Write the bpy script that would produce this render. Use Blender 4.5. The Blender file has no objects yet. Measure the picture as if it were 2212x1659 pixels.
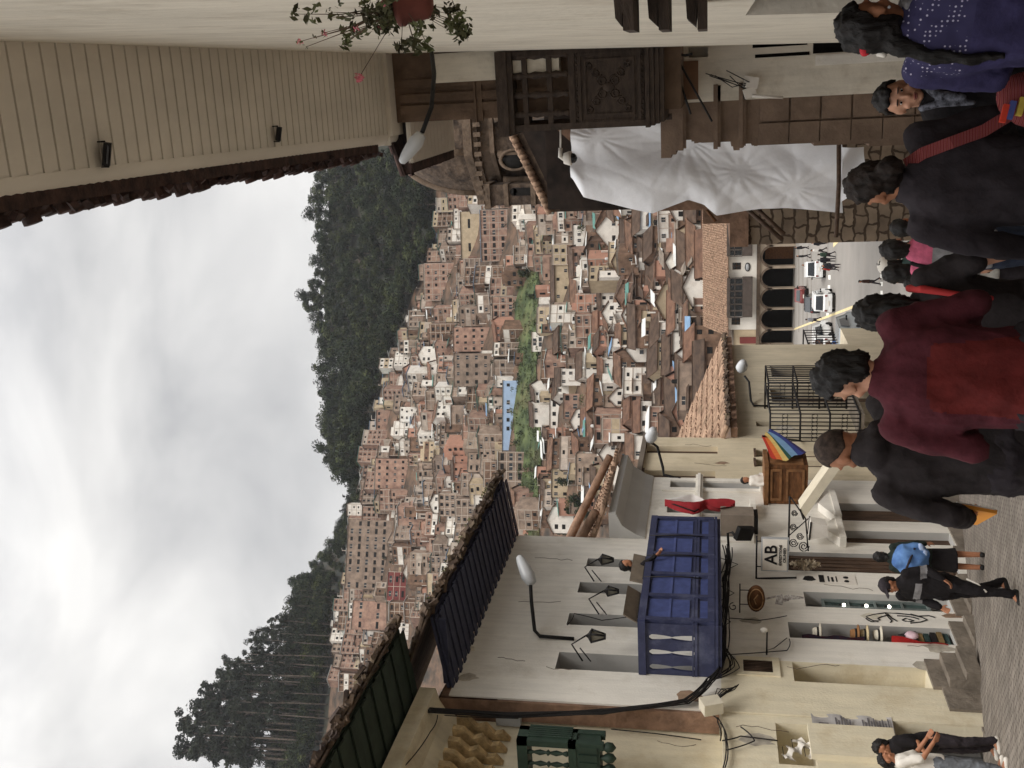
import bpy, bmesh, math, random
import numpy as np
from mathutils import Vector, Matrix, Euler
random.seed(7); np.random.seed(7)
SC = bpy.context.scene
COL = SC.collection
R_ = math.radians

# ------------------------------------------------------------------ camera
# The photograph is a portrait shot stored on its side: the camera is rolled 90 degrees.
FP, CX, CY = 2236.0, 1106.0, 829.5          # focal length and centre, in units of a 2212 x 1659 picture
PITCH = math.atan(434 / FP)
YAW = math.atan(690 / (FP / math.cos(PITCH)))
FW = np.array([-math.sin(YAW) * math.cos(PITCH), math.cos(YAW) * math.cos(PITCH), math.sin(PITCH)])
RT = np.array([math.cos(YAW), math.sin(YAW), 0.0])
UP = np.cross(RT, FW)
cam = bpy.data.cameras.new('camera'); camo = bpy.data.objects.new('camera', cam); COL.objects.link(camo)
cam.sensor_fit = 'HORIZONTAL'; cam.sensor_width = 36.0; cam.lens = 36.0 * FP / 2212
cam.clip_start = 0.1; cam.clip_end = 6000
M = Matrix.Identity(4)
ax_x, ax_y, ax_z = -UP, RT, -FW             # picture right = world down, picture up = world right
for i in range(3):
    M[i][0] = ax_x[i]; M[i][1] = ax_y[i]; M[i][2] = ax_z[i]
camo.matrix_world = M
SC.camera = camo

# ------------------------------------------------------------------ world: overcast sky
SUN_DIR = Vector((0.42, -0.42, 0.80)).normalized()
w = bpy.data.worlds.new('World'); SC.world = w; w.use_nodes = True
nt = w.node_tree; nt.nodes.clear()
N = nt.nodes.new; L = nt.links.new
out = N('ShaderNodeOutputWorld'); bg = N('ShaderNodeBackground'); L(bg.outputs[0], out.inputs[0])
tc = N('ShaderNodeTexCoord')
mp = N('ShaderNodeMapping'); mp.inputs['Scale'].default_value = (1.0, 1.0, 1.7); L(tc.outputs['Generated'], mp.inputs[0])
n1 = N('ShaderNodeTexNoise'); n1.inputs['Scale'].default_value = 4.2; n1.inputs['Detail'].default_value = 5; n1.inputs['Roughness'].default_value = .5
n1.inputs['Distortion'].default_value = .4
L(mp.outputs[0], n1.inputs['Vector'])
cr = N('ShaderNodeValToRGB'); e = cr.color_ramp.elements
e[0].position = .34; e[0].color = (.335, .335, .34, 1); e[1].position = .66; e[1].color = (.60, .59, .575, 1)
m_ = cr.color_ramp.elements.new(.5); m_.color = (.47, .465, .46, 1)
L(n1.outputs[0], cr.inputs[0])
sp = N('ShaderNodeSeparateXYZ'); L(tc.outputs['Generated'], sp.inputs[0])
mr = N('ShaderNodeMapRange'); mr.inputs[1].default_value = .55; mr.inputs[2].default_value = 1.0
mr.inputs[3].default_value = 1.0; mr.inputs[4].default_value = 3.2; L(sp.outputs[2], mr.inputs[0])   # overcast sky: brightest overhead
vm = N('ShaderNodeVectorMath'); vm.operation = 'SCALE'; L(cr.outputs[0], vm.inputs[0]); L(mr.outputs[0], vm.inputs['Scale'])
sky = N('ShaderNodeTexSky'); sky.sky_type = 'NISHITA'; sky.sun_disc = False
sky.sun_elevation = math.asin(SUN_DIR.z); sky.sun_rotation = math.atan2(SUN_DIR.x, SUN_DIR.y); sky.air_density = 1.5; sky.dust_density = 4
sv = N('ShaderNodeVectorMath'); sv.operation = 'SCALE'; sv.inputs['Scale'].default_value = .05; L(sky.outputs[0], sv.inputs[0])
mx = N('ShaderNodeMix'); mx.data_type = 'RGBA'; mx.inputs[0].default_value = .96
L(sv.outputs[0], mx.inputs['A']); L(vm.outputs[0], mx.inputs['B'])
L(mx.outputs['Result'], bg.inputs[0]); bg.inputs[1].default_value = 1.0

sd = bpy.data.lights.new('sun', 'SUN'); sd.energy = 1.35; sd.angle = R_(28); sd.color = (1, .965, .92)
so = bpy.data.objects.new('sun', sd); COL.objects.link(so)
so.rotation_euler = (-SUN_DIR).to_track_quat('-Z', 'Y').to_euler()
so['label'] = 'soft light through the cloud'; so['category'] = 'light'
SC.view_settings.view_transform = 'Standard'; SC.view_settings.look = 'None'
SC.view_settings.exposure = 0.80; SC.view_settings.gamma = 1.0
SC.render.engine = 'CYCLES'
SC.render.resolution_x = 1024; SC.render.resolution_y = 768
# ------------------------------------------------------------------ picture -> place
def ray(x, y):
    return FW * FP + RT * (CY - y) - UP * (x - CX)
def hx(x, y, X):            # point of the ray on the vertical plane X = const
    d = ray(x, y); return Vector(d * (X / d[0]))
def hy(x, y, Y):
    d = ray(x, y); return Vector(d * (Y / d[1]))
def hd(x, y, D):            # at horizontal distance D
    d = ray(x, y); return Vector(d * (D / math.hypot(d[0], d[1])))
def proj(P):
    P = np.array(P); k = FP / (P @ FW); return 1106 - (P @ UP) * k, 829.5 - (P @ RT) * k
GP = [(-12, -1.0), (0, -1.45), (4, -2.12), (8, -2.93), (12, -3.64), (20, -5.0), (38, -8.06), (52, -10.4), (57, -11.0), (62, -11.15), (400, -11.2)]
def gz(Y): return float(np.interp(Y, [a for a, b in GP], [b for a, b in GP]))
def hg(x, y):               # on the street
    d = ray(x, y); lo, hi = 1.0, 400.0
    f = lambda t: d[2] / d[1] * t - gz(t)
    for _ in range(60):
        m = (lo + hi) / 2
        if f(m) > 0: lo = m
        else: hi = m
    return Vector(d * (lo / d[1]))

# ------------------------------------------------------------------ materials
def lin(c):
    c = c / 255.; return c / 12.92 if c <= .04045 else ((c + .055) / 1.055) ** 2.4
def rgb(r, g, b): return (lin(r), lin(g), lin(b), 1)
MATS = {}
def mat(name, col, rough=.8, var=.18, scale=3., bump=0., bscale=None, col2=None, metal=0., rnd=0., spec=.3, detail=6, stretch=None, alpha=None, dirt=None, coords='Object'):
    """principled surface with a noise-mottled colour; col2: second colour mixed in by the noise; rnd: spread between objects; dirt: (colour, amount, scale)"""
    if name in MATS: return MATS[name]
    m = bpy.data.materials.new(name); m.use_nodes = True; MATS[name] = m
    nt = m.node_tree; N = nt.nodes.new; L = nt.links.new; b = nt.nodes['Principled BSDF']
    b.inputs['Roughness'].default_value = rough; b.inputs['Metallic'].default_value = metal; b.inputs['Specular IOR Level'].default_value = spec
    tc = N('ShaderNodeTexCoord'); src = tc.outputs[coords]
    if stretch:
        mp = N('ShaderNodeMapping'); mp.inputs['Scale'].default_value = stretch; L(src, mp.inputs[0]); src = mp.outputs[0]
    n = N('ShaderNodeTexNoise'); n.inputs['Scale'].default_value = scale; n.inputs['Detail'].default_value = detail; n.inputs['Roughness'].default_value = .6
    L(src, n.inputs['Vector'])
    c1 = Vector(col[:3]); c2 = Vector(col2[:3]) if col2 else c1 * (1 - var * 2.2)
    r = N('ShaderNodeValToRGB'); L(n.outputs[0], r.inputs[0]); e = r.color_ramp.elements
    e[0].position = .35; e[0].color = (*c2, 1); e[1].position = .65; e[1].color = (*(c1 * (1 + var * .3)), 1)
    cur = r.outputs[0]
    if dirt:
        n2 = N('ShaderNodeTexNoise'); n2.inputs['Scale'].default_value = dirt[2]; n2.inputs['Detail'].default_value = 8; n2.inputs['Roughness'].default_value = .7
        L(src, n2.inputs['Vector'])
        r2 = N('ShaderNodeValToRGB'); L(n2.outputs[0], r2.inputs[0]); r2.color_ramp.elements[0].position = .52; r2.color_ramp.elements[1].position = .72
        r2.color_ramp.elements[1].color = (dirt[1],) * 3 + (1,)
        x = N('ShaderNodeMix'); x.data_type = 'RGBA'; L(r2.outputs[0], x.inputs[0]); L(cur, x.inputs['A']); x.inputs['B'].default_value = dirt[0]; cur = x.outputs['Result']
    if rnd:
        oi = N('ShaderNodeObjectInfo'); mr = N('ShaderNodeMapRange'); mr.inputs[3].default_value = 1 - rnd; mr.inputs[4].default_value = 1 + rnd
        L(oi.outputs['Random'], mr.inputs[0]); v = N('ShaderNodeVectorMath'); v.operation = 'SCALE'; L(cur, v.inputs[0]); L(mr.outputs[0], v.inputs['Scale']); cur = v.outputs[0]
    L(cur, b.inputs['Base Color'])
    if bump:
        nb = N('ShaderNodeTexNoise'); nb.inputs['Scale'].default_value = bscale or scale * 6; nb.inputs['Detail'].default_value = 6
        L(src, nb.inputs['Vector'])
        bp = N('ShaderNodeBump'); bp.inputs['Strength'].default_value = 1; bp.inputs['Distance'].default_value = bump
        L(nb.outputs[0], bp.inputs['Height']); L(bp.outputs[0], b.inputs['Normal'])
    if alpha is not None: b.inputs['Alpha'].default_value = alpha
    return m

def brickmat(name, c1, c2, mortar, sx, bw=.5, rh=.25, ms=.02, rot=None, bump=.01, rough=.85, vary=.35, warp=.0):
    if name in MATS: return MATS[name]
    m = bpy.data.materials.new(name); m.use_nodes = True; MATS[name] = m
    nt = m.node_tree; N = nt.nodes.new; L = nt.links.new; b = nt.nodes['Principled BSDF']; b.inputs['Roughness'].default_value = rough
    b.inputs['Specular IOR Level'].default_value = .25
    tc = N('ShaderNodeTexCoord'); mp = N('ShaderNodeMapping'); L(tc.outputs['Object'], mp.inputs[0])
    if rot: mp.inputs['Rotation'].default_value = rot
    v = mp.outputs[0]
    if warp:
        nw = N('ShaderNodeTexNoise'); nw.inputs['Scale'].default_value = 2.5; L(v, nw.inputs['Vector'])
        sc = N('ShaderNodeVectorMath'); sc.operation = 'SCALE'; sc.inputs['Scale'].default_value = warp; L(nw.outputs['Color'], sc.inputs[0])
        ad = N('ShaderNodeVectorMath'); L(v, ad.inputs[0]); L(sc.outputs[0], ad.inputs[1]); v = ad.outputs[0]
    br = N('ShaderNodeTexBrick'); L(v, br.inputs['Vector'])
    br.inputs['Color1'].default_value = c1; br.inputs['Color2'].default_value = c2; br.inputs['Mortar'].default_value = mortar
    br.inputs['Scale'].default_value = sx; br.inputs['Brick Width'].default_value = bw; br.inputs['Row Height'].default_value = rh; br.inputs['Mortar Size'].default_value = ms
    br.inputs['Mortar Smooth'].default_value = .3; br.inputs['Bias'].default_value = 0
    n = N('ShaderNodeTexNoise'); n.inputs['Scale'].default_value = 2.; n.inputs['Detail'].default_value = 8; L(tc.outputs['Object'], n.inputs['Vector'])
    mr = N('ShaderNodeMapRange'); mr.inputs[1].default_value = .3; mr.inputs[2].default_value = .7; mr.inputs[3].default_value = 1 - vary; mr.inputs[4].default_value = 1 + vary * .5
    L(n.outputs[0], mr.inputs[0]); s = N('ShaderNodeVectorMath'); s.operation = 'SCALE'; L(br.outputs['Color'], s.inputs[0]); L(mr.outputs[0], s.inputs['Scale'])
    L(s.outputs[0], b.inputs['Base Color'])
    inv = N('ShaderNodeMath'); inv.operation = 'SUBTRACT'; inv.inputs[0].default_value = 1; L(br.outputs['Fac'], inv.inputs[1])
    bp = N('ShaderNodeBump'); bp.inputs['Distance'].default_value = bump; L(inv.outputs[0], bp.inputs['Height']); L(bp.outputs[0], b.inputs['Normal'])
    return m

# ------------------------------------------------------------------ mesh builder
class MB:
    def __init__(s): s.v = []; s.f = []; s.m = []; s.sm = []
    def add(s, vs, fs, mi=0, smooth=False):
        o = len(s.v); s.v += [tuple(p) for p in vs]
        for f in fs: s.f.append([i + o for i in f]); s.m.append(mi); s.sm.append(smooth)
        return s
    def box(s, a, b, mi=0, T=None):
        (x0, y0, z0), (x1, y1, z1) = a, b
        vs = [Vector(p) for p in ((x0, y0, z0), (x1, y0, z0), (x1, y1, z0), (x0, y1, z0), (x0, y0, z1), (x1, y0, z1), (x1, y1, z1), (x0, y1, z1))]
        if T: vs = [T @ p for p in vs]
        return s.add(vs, [(0, 3, 2, 1), (4, 5, 6, 7), (0, 1, 5, 4), (1, 2, 6, 5), (2, 3, 7, 6), (3, 0, 4, 7)], mi)
    def cbox(s, c, d, mi=0, rot=None):      # centre, size, optional euler
        T = Matrix.Translation(Vector(c)) @ (Euler(rot).to_matrix().to_4x4() if rot else Matrix.Identity(4))
        h = [q / 2 for q in d]; return s.box((-h[0], -h[1], -h[2]), h, mi, T)
    def quad(s, a, b, c, d, mi=0): return s.add([a, b, c, d], [(0, 1, 2, 3)], mi)
    def slab(s, pts, vec, mi=0):            # polygon extruded by vec
        n = len(pts); vs = [Vector(p) for p in pts]; v2 = [p + Vector(vec) for p in vs]
        fs = [tuple(range(n))[::-1], tuple(range(n, 2 * n))] + [(i, (i + 1) % n, n + (i + 1) % n, n + i) for i in range(n)]
        return s.add(vs + v2, fs, mi)
    def tube(s, path, r, n=8, mi=0, smooth=True):
        path = [Vector(p) for p in path]; rs = r if isinstance(r, (list, tuple)) else [r] * len(path)
        vs = []; up = None
        for i, p in enumerate(path):
            d = (path[min(i + 1, len(path) - 1)] - path[max(i - 1, 0)])
            d = d.normalized() if d.length > 1e-9 else Vector((0, 0, 1))
            if up is None: up = Vector((0, 0, 1)) if abs(d.z) < .9 else Vector((1, 0, 0))
            a = d.cross(up)
            if a.length < 1e-6: up = Vector((1, .3, .2)); a = d.cross(up)
            a.normalize(); b = d.cross(a)
            vs += [p + (a * math.cos(t) + b * math.sin(t)) * rs[i] for t in [2 * math.pi * k / n for k in range(n)]]
        fs = [(i * n + k, i * n + (k + 1) % n, (i + 1) * n + (k + 1) % n, (i + 1) * n + k) for i in range(len(path) - 1) for k in range(n)]
        fs += [tuple(range(n))[::-1], tuple(range((len(path) - 1) * n, len(path) * n))]
        return s.add(vs, fs, mi, smooth)
    def lathe(s, prof, n=12, T=None, mi=0, smooth=True):    # prof: (r, z)
        vs = [Vector((r * math.cos(2 * math.pi * k / n), r * math.sin(2 * math.pi * k / n), z)) for r, z in prof for k in range(n)]
        if T: vs = [T @ p for p in vs]
        m = len(prof); fs = [(i * n + k, i * n + (k + 1) % n, (i + 1) * n + (k + 1) % n, (i + 1) * n + k) for i in range(m - 1) for k in range(n)]
        fs += [tuple(range(n))[::-1], tuple(range((m - 1) * n, m * n))]
        return s.add(vs, fs, mi, smooth)
    def ball(s, c, r, n=10, mi=0, T=None, jit=0.):
        c = Vector(c); r = (r, r, r) if not isinstance(r, (tuple, list)) else r; m = max(4, n // 2 + 1); vs = []; fs = []
        for i in range(m + 1):
            th = math.pi * i / m
            for k in range(n):
                ph = 2 * math.pi * k / n; j = 1 + jit * (random.random() - .5)
                p = Vector((r[0] * math.sin(th) * math.cos(ph) * j, r[1] * math.sin(th) * math.sin(ph) * j, r[2] * math.cos(th) * j))
                vs.append(c + (T @ p if T else p))
        fs = [(i * n + k, (i + 1) * n + k, (i + 1) * n + (k + 1) % n, i * n + (k + 1) % n) for i in range(m) for k in range(n)]
        return s.add(vs, fs, mi, True)
    def grid(s, fn, nu, nv, mi=0, smooth=True, flip=False):
        vs = [fn(i / nu, j / nv) for i in range(nu + 1) for j in range(nv + 1)]
        fs = [(i * (nv + 1) + j, (i + 1) * (nv + 1) + j, (i + 1) * (nv + 1) + j + 1, i * (nv + 1) + j + 1) for i in range(nu) for j in range(nv)]
        if flip: fs = [f[::-1] for f in fs]
        return s.add(vs, fs, mi, smooth)
    def build(s, name, mats, parent=None, **tags):
        me = bpy.data.meshes.new(name); off = Vector((0, 0, 0)); q = parent
        while q is not None: off += q.location; q = q.parent
        me.from_pydata([(p[0] - off.x, p[1] - off.y, p[2] - off.z) for p in s.v], [], s.f)
        mats = mats if isinstance(mats, (list, tuple)) else [mats]
        for m in mats: me.materials.append(m)
        me.polygons.foreach_set('material_index', s.m); me.polygons.foreach_set('use_smooth', s.sm); me.update()
        o = bpy.data.objects.new(name, me); COL.objects.link(o)
        if parent is not None: o.parent = parent
        for k, v in tags.items(): o[k] = v
        return o
def thing(name, label, cat, loc=(0, 0, 0), rz=0, group=None):
    o = bpy.data.objects.new(name, None); COL.objects.link(o); o.location = loc; o.rotation_euler = (0, 0, rz); o.empty_display_size = .2
    o['label'] = label; o['category'] = cat
    if group: o['group'] = group
    return o
def structure(mb, name, mats): return mb.build(name, mats, None, kind='structure')
def copy_tree(o, parent=None):
    c = o.copy(); COL.objects.link(c)
    if parent is not None: c.parent = parent
    for ch in o.children: copy_tree(ch, c)
    return c
_o1 = ['zeroth', 'first', 'second', 'third', 'fourth', 'fifth', 'sixth', 'seventh', 'eighth', 'ninth', 'tenth', 'eleventh', 'twelfth', 'thirteenth', 'fourteenth', 'fifteenth', 'sixteenth', 'seventeenth', 'eighteenth', 'nineteenth']
ORD = _o1 + [x for t in ('twenty', 'thirty', 'forty', 'fifty', 'sixty', 'seventy', 'eighty', 'ninety') for x in [t[:-1] + 'ieth'] + [t + '-' + a for a in _o1[1:10]]]

# facade standing on a plane: axis 'X' (plane X=c facing sgn) or 'Y'
class Wall:
    """vertical wall plane through O along unit A with outward normal Nn; s runs along A"""
    def __init__(s, O, A, Nn): s.O = Vector(O); s.A = Vector(A).normalized(); s.N = Vector(Nn).normalized()
    def hit(s, x, y, off=0.):
        d = Vector(ray(x, y)); o = s.O + s.N * off; t = o.dot(s.N) / d.dot(s.N); return d * t
    def sz(s, x, y, off=0.): p = s.hit(x, y, off); return ((p - s.O).dot(s.A), p.z)
    def P(s, a, z, off=0.): q = s.O + s.A * a + s.N * off; return Vector((q.x, q.y, z))
    def box(s, mb, a0, a1, z0, z1, o0, o1, mi=0):
        pts = [s.P(a0, z0, o0), s.P(a1, z0, o0), s.P(a1, z0, o1), s.P(a0, z0, o1)]
        mb.slab(pts, (0, 0, z1 - z0), mi)
    def facade(s, mb, a0, a1, z0, z1, holes=(), back=.6, mi=0, rev=None):
        """wall sheet with real openings: holes (a0,a1,z0,z1,depth)"""
        rev = mi if rev is None else rev
        A = sorted({a0, a1, *[h[0] for h in holes], *[h[1] for h in holes]}); Z = sorted({z0, z1, *[h[2] for h in holes], *[h[3] for h in holes]})
        A = [a for a in A if a0 <= a <= a1]; Z = [z for z in Z if z0 <= z <= z1]
        for i in range(len(A) - 1):
            for j in range(len(Z) - 1):
                ca, cz = (A[i] + A[i + 1]) / 2, (Z[j] + Z[j + 1]) / 2
                if any(h[0] < ca < h[1] and h[2] < cz < h[3] for h in holes): continue
                mb.quad(s.P(A[i], Z[j]), s.P(A[i + 1], Z[j]), s.P(A[i + 1], Z[j + 1]), s.P(A[i], Z[j + 1]), mi)
        for h in holes:
            a, b, c, d, dp = h
            for (p, q) in (((a, c), (a, d)), ((a, d), (b, d)), ((b, d), (b, c)), ((b, c), (a, c))):
                mb.quad(s.P(p[0], p[1]), s.P(q[0], q[1]), s.P(q[0], q[1], -dp), s.P(p[0], p[1], -dp), rev)
        # ends, top and back of the wall
        for a in (a0, a1): mb.quad(s.P(a, z0), s.P(a, z1), s.P(a, z1, -back), s.P(a, z0, -back), mi)
        mb.quad(s.P(a0, z1), s.P(a1, z1), s.P(a1, z1, -back), s.P(a0, z1, -back), mi)
        mb.quad(s.P(a0, z0, -back), s.P(a1, z0, -back), s.P(a1, z1, -back), s.P(a0, z1, -back), mi)
def strip(mb, pts, w, h, mi=0):      # little rope of boxes
    mb.tube(pts, w, 6, mi)

def tiles(mb, W, a0, a1, z_e, o_e, z_r, o_r, pitch=.2, r=.07, rows=12, mi=0, jit=.02, thick=.03):
    """barrel-tile roof plane from the eave (z_e at offset o_e) up to the ridge (z_r, o_r)"""
    n = max(2, int(round((a1 - a0) / pitch))); p = (a1 - a0) / n; k = 6
    L_ = math.hypot(z_r - z_e, o_r - o_e); nz = Vector((0, 0, 1)) * (abs(o_r - o_e) / L_) + W.N * ((z_r - z_e) / L_)
    for i in range(n):
        dj = (random.random() - .5) * jit * 2
        for j in range(rows):
            t0 = j / rows; t1 = min(1, (j + 1.12) / rows); vs = []
            jz = (random.random() - .5) * jit; jl = (random.random() - .5) * jit * 2
            for t, sc, up_ in ((t0, 1.12, .028), (t1, .92, 0.)):
                tt = t + (dj + jl if (t == t0) else 0) / L_
                base = W.P(a0, z_e + (z_r - z_e) * tt, o_e + (o_r - o_e) * tt)
                for q in range(k + 1):
                    th = math.pi * q / k
                    vs.append(base + W.A * (p * (i + .5) + jz * .4 - math.cos(th) * p * .42 * sc) + nz * (math.sin(th) * r * sc + up_ + jz * .3))
            fs = [(q, q + 1, k + 2 + q, k + 1 + q) for q in range(k)] + [tuple(range(k + 1))[::-1]]
            mb.add(vs, fs, mi, False)
    # bed under the tiles
    a = [W.P(a0, z_e, o_e), W.P(a1, z_e, o_e), W.P(a1, z_r, o_r), W.P(a0, z_r, o_r)]
    mb.slab([q - nz * thick for q in a], nz * thick, mi)

def leafcloud(mb, c, r, n, size, mi=0, flat=1.):
    c = Vector(c); r = (r, r, r) if not isinstance(r, (tuple, list)) else r
    for _ in range(n):
        u = Vector((random.gauss(0, 1), random.gauss(0, 1), random.gauss(0, 1))).normalized() * (random.random() ** .45)
        p = c + Vector((u.x * r[0], u.y * r[1], u.z * r[2]))
        s_ = size * random.uniform(.6, 1.4)
        a = Vector((random.gauss(0, 1), random.gauss(0, 1), random.gauss(0, 1) * flat)).normalized(); b = a.cross(Vector((random.gauss(0, 1), random.gauss(0, 1), random.gauss(0, 1)))).normalized()
        mb.add([p - a * s_, p + b * s_ * .5, p + a * s_, p - b * s_ * .5], [(0, 1, 2, 3)], mi)

def textcurve(txt, size, T, name, m, parent, thick=.003, label=None):
    cu = bpy.data.curves.new(name, 'FONT'); cu.body = txt; cu.size = size; cu.extrude = thick; cu.offset = size * .018; cu.align_x = 'CENTER'; cu.align_y = 'CENTER'
    o = bpy.data.objects.new('tmp_text', cu); COL.objects.link(o)
    dg = bpy.context.evaluated_depsgraph_get(); me = bpy.data.meshes.new_from_object(o.evaluated_get(dg)); bpy.data.objects.remove(o)
    me.name = name; me.materials.clear(); me.materials.append(m)
    off = Vector((0, 0, 0)); q = parent
    while q is not None: off += q.location; q = q.parent
    me.transform(Matrix.Translation(-off) @ T); ob = bpy.data.objects.new(name, me); COL.objects.link(ob); ob.parent = parent
    return ob
def frameT(o, xaxis, yaxis):
    x = Vector(xaxis).normalized(); y = Vector(yaxis).normalized(); z = x.cross(y); T = Matrix.Identity(4)
    for i in range(3): T[i][0] = x[i]; T[i][1] = y[i]; T[i][2] = z[i]; T[i][3] = Vector(o)[i]
    return T
# ------------------------------------------------------------------ materials used over the whole scene
M_plaster = mat('white_plaster', rgb(236, 231, 221), .9, .04, 1.2, .006, 30, dirt=(rgb(190, 180, 162), .6, .8))
def streaks(m, amt=.22):
    nt = m.node_tree; N = nt.nodes.new; L = nt.links.new; b = nt.nodes['Principled BSDF']; src = b.inputs['Base Color'].links[0].from_socket
    tc = N('ShaderNodeTexCoord'); mp = N('ShaderNodeMapping'); mp.inputs['Scale'].default_value = (3.2, 3.2, .35); L(tc.outputs['Object'], mp.inputs[0])
    n = N('ShaderNodeTexNoise'); n.inputs['Scale'].default_value = 2.2; n.inputs['Detail'].default_value = 9; n.inputs['Roughness'].default_value = .65; L(mp.outputs[0], n.inputs['Vector'])
    r = N('ShaderNodeMapRange'); r.inputs[1].default_value = .42; r.inputs[2].default_value = .68; r.inputs[3].default_value = 1.0; r.inputs[4].default_value = 1 - amt * .55; L(n.outputs[0], r.inputs[0])
    v = N('ShaderNodeVectorMath'); v.operation = 'SCALE'; L(src, v.inputs[0]); L(r.outputs[0], v.inputs['Scale']); L(v.outputs[0], b.inputs['Base Color'])
streaks(M_plaster)
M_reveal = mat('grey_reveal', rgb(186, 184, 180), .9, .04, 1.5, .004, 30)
M_cream = mat('cream_plaster', rgb(228, 218, 192), .9, .05, 1.0, .006, 25, dirt=(rgb(190, 170, 132), .7, .8))
M_yellow = mat('yellow_plaster', rgb(218, 204, 176), .9, .05, 1.0, .006, 25, dirt=(rgb(170, 155, 120), .5, .8))
M_beige = mat('beige_plaster', rgb(204, 192, 168), .9, .06, .8, .006, 25, dirt=(rgb(160, 148, 122), .6, .7))
streaks(M_cream, .2); streaks(M_yellow, .2); streaks(M_beige, .28)
M_adobe = mat('adobe', rgb(148, 118, 98), .95, .22, 2.2, .03, 9, dirt=(rgb(90, 68, 54), .8, 2))
M_navy = mat('navy_paint', rgb(54, 58, 86), .55, .10, 5, .002, 60, spec=.35, dirt=(rgb(98, 102, 124), .7, 1.6))
M_green = mat('green_paint', rgb(42, 58, 48), .6, .14, 5, .002, 50)
M_iron = mat('black_iron', rgb(30, 28, 28), .6, .1, 8)
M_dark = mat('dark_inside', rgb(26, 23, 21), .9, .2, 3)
M_glass = mat('window_glass', rgb(34, 38, 42), .12, .25, 1.5, spec=.6)
M_wood = mat('dark_carved_wood', rgb(72, 60, 52), .75, .22, 5, .008, 30, stretch=(1, 1, 3))
M_brownwood = mat('brown_wood', rgb(112, 74, 44), .7, .22, 4, .006, 30, stretch=(1, 1, 3))
M_doorwood = mat('door_wood', rgb(92, 72, 58), .7, .2, 3, .006, 25, stretch=(3, 3, .7))
M_tile = mat('old_roof_tile', rgb(166, 138, 116), .95, .34, 3.5, .01, 18, col2=rgb(104, 80, 64), dirt=(rgb(84, 76, 60), .7, 1.6))
M_tiledark = mat('mossy_roof_tile', rgb(96, 80, 66), .95, .3, 4, .02, 12, col2=rgb(48, 38, 34), dirt=(rgb(80, 78, 50), .6, 2))
M_stone = brickmat('grey_brown_stone', rgb(136, 116, 98), rgb(118, 99, 84), rgb(96, 80, 66), 1., 1.1, .52, .012, (R_(90), 0, 0), .008)
M_stoneplain = mat('stone', rgb(132, 112, 96), .9, .16, 1.6, .012, 22, dirt=(rgb(92, 76, 64), .7, 1.2))
M_basestone = mat('base_stone', rgb(134, 124, 112), .9, .16, 2.5, .02, 12, dirt=(rgb(90, 80, 70), .7, 2))
M_metalgrey = mat('grey_metal', rgb(176, 178, 180), .45, .06, 4, spec=.5)
M_lampgrey = mat('lamp_housing', rgb(188, 190, 192), .35, .05, 3, spec=.5)
M_cable = mat('black_cable', rgb(34, 31, 30), .7, .15, 10)
M_leaf1 = mat('leaf_dark', rgb(54, 64, 42), .8, .3, .2, col2=rgb(20, 27, 21), rnd=.25, coords='Object', spec=.15)
M_leaf2 = mat('leaf_light', rgb(80, 86, 52), .8, .3, .2, col2=rgb(38, 47, 29), rnd=.25, spec=.15)
M_leafeuc = mat('leaf_eucalyptus', rgb(56, 62, 48), .8, .3, .3, col2=rgb(24, 30, 25), rnd=.2, spec=.15)
M_trunk = mat('trunk_bark', rgb(104, 94, 84), .9, .25, 2.)
M_grass = mat('hill_grass', rgb(84, 94, 58), .95, .3, .12, col2=rgb(44, 56, 34), dirt=(rgb(120, 98, 72), .5, .05))
M_hill = mat('hill_ground', rgb(44, 44, 34), .95, .3, .04, col2=rgb(24, 28, 22), dirt=(rgb(84, 66, 52), .5, .03))
M_townground = mat('town_ground', rgb(104, 82, 66), .95, .35, .12, col2=rgb(50, 46, 40))
M_brick = mat('bare_brick', rgb(168, 136, 118), .92, .18, .35, rnd=.2, col2=rgb(124, 98, 86), dirt=(rgb(146, 130, 116), .6, .2))
M_brickg = mat('greyish_brick', rgb(158, 138, 122), .92, .2, .35, rnd=.2, dirt=(rgb(120, 104, 92), .6, .2))
M_concrete = mat('bare_concrete', rgb(186, 172, 158), .92, .12, .6, rnd=.12)
M_farwhite = mat('whitewash', rgb(228, 222, 212), .9, .06, .4, rnd=.06, dirt=(rgb(170, 155, 138), .6, .3))
M_farcream = mat('cream_wash', rgb(190, 172, 144), .9, .1, .4, rnd=.14, dirt=(rgb(160, 140, 116), .6, .3))
M_farpink = mat('salmon_wash', rgb(180, 136, 116), .9, .08, .4, rnd=.1)
M_farblue = mat('pale_blue_wash', rgb(160, 182, 210), .9, .05, .4, dirt=(rgb(140, 150, 160), .5, .3))
M_farred = mat('red_wash', rgb(122, 62, 58), .9, .08, .4)
M_faradobe = mat('brown_mudwall', rgb(126, 100, 82), .95, .25, .4, rnd=.2)
M_sheet = mat('pale_roof_sheet', rgb(206, 206, 202), .6, .1, .5, rnd=.12)
M_sheetgreen = mat('green_roof_sheet', rgb(72, 118, 108), .6, .1, .5)
M_sheetblue = mat('blue_roof_sheet', rgb(110, 140, 170), .6, .1, .5)
M_slab = mat('roof_slab', rgb(130, 118, 106), .95, .25, .4, rnd=.2)
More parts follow.
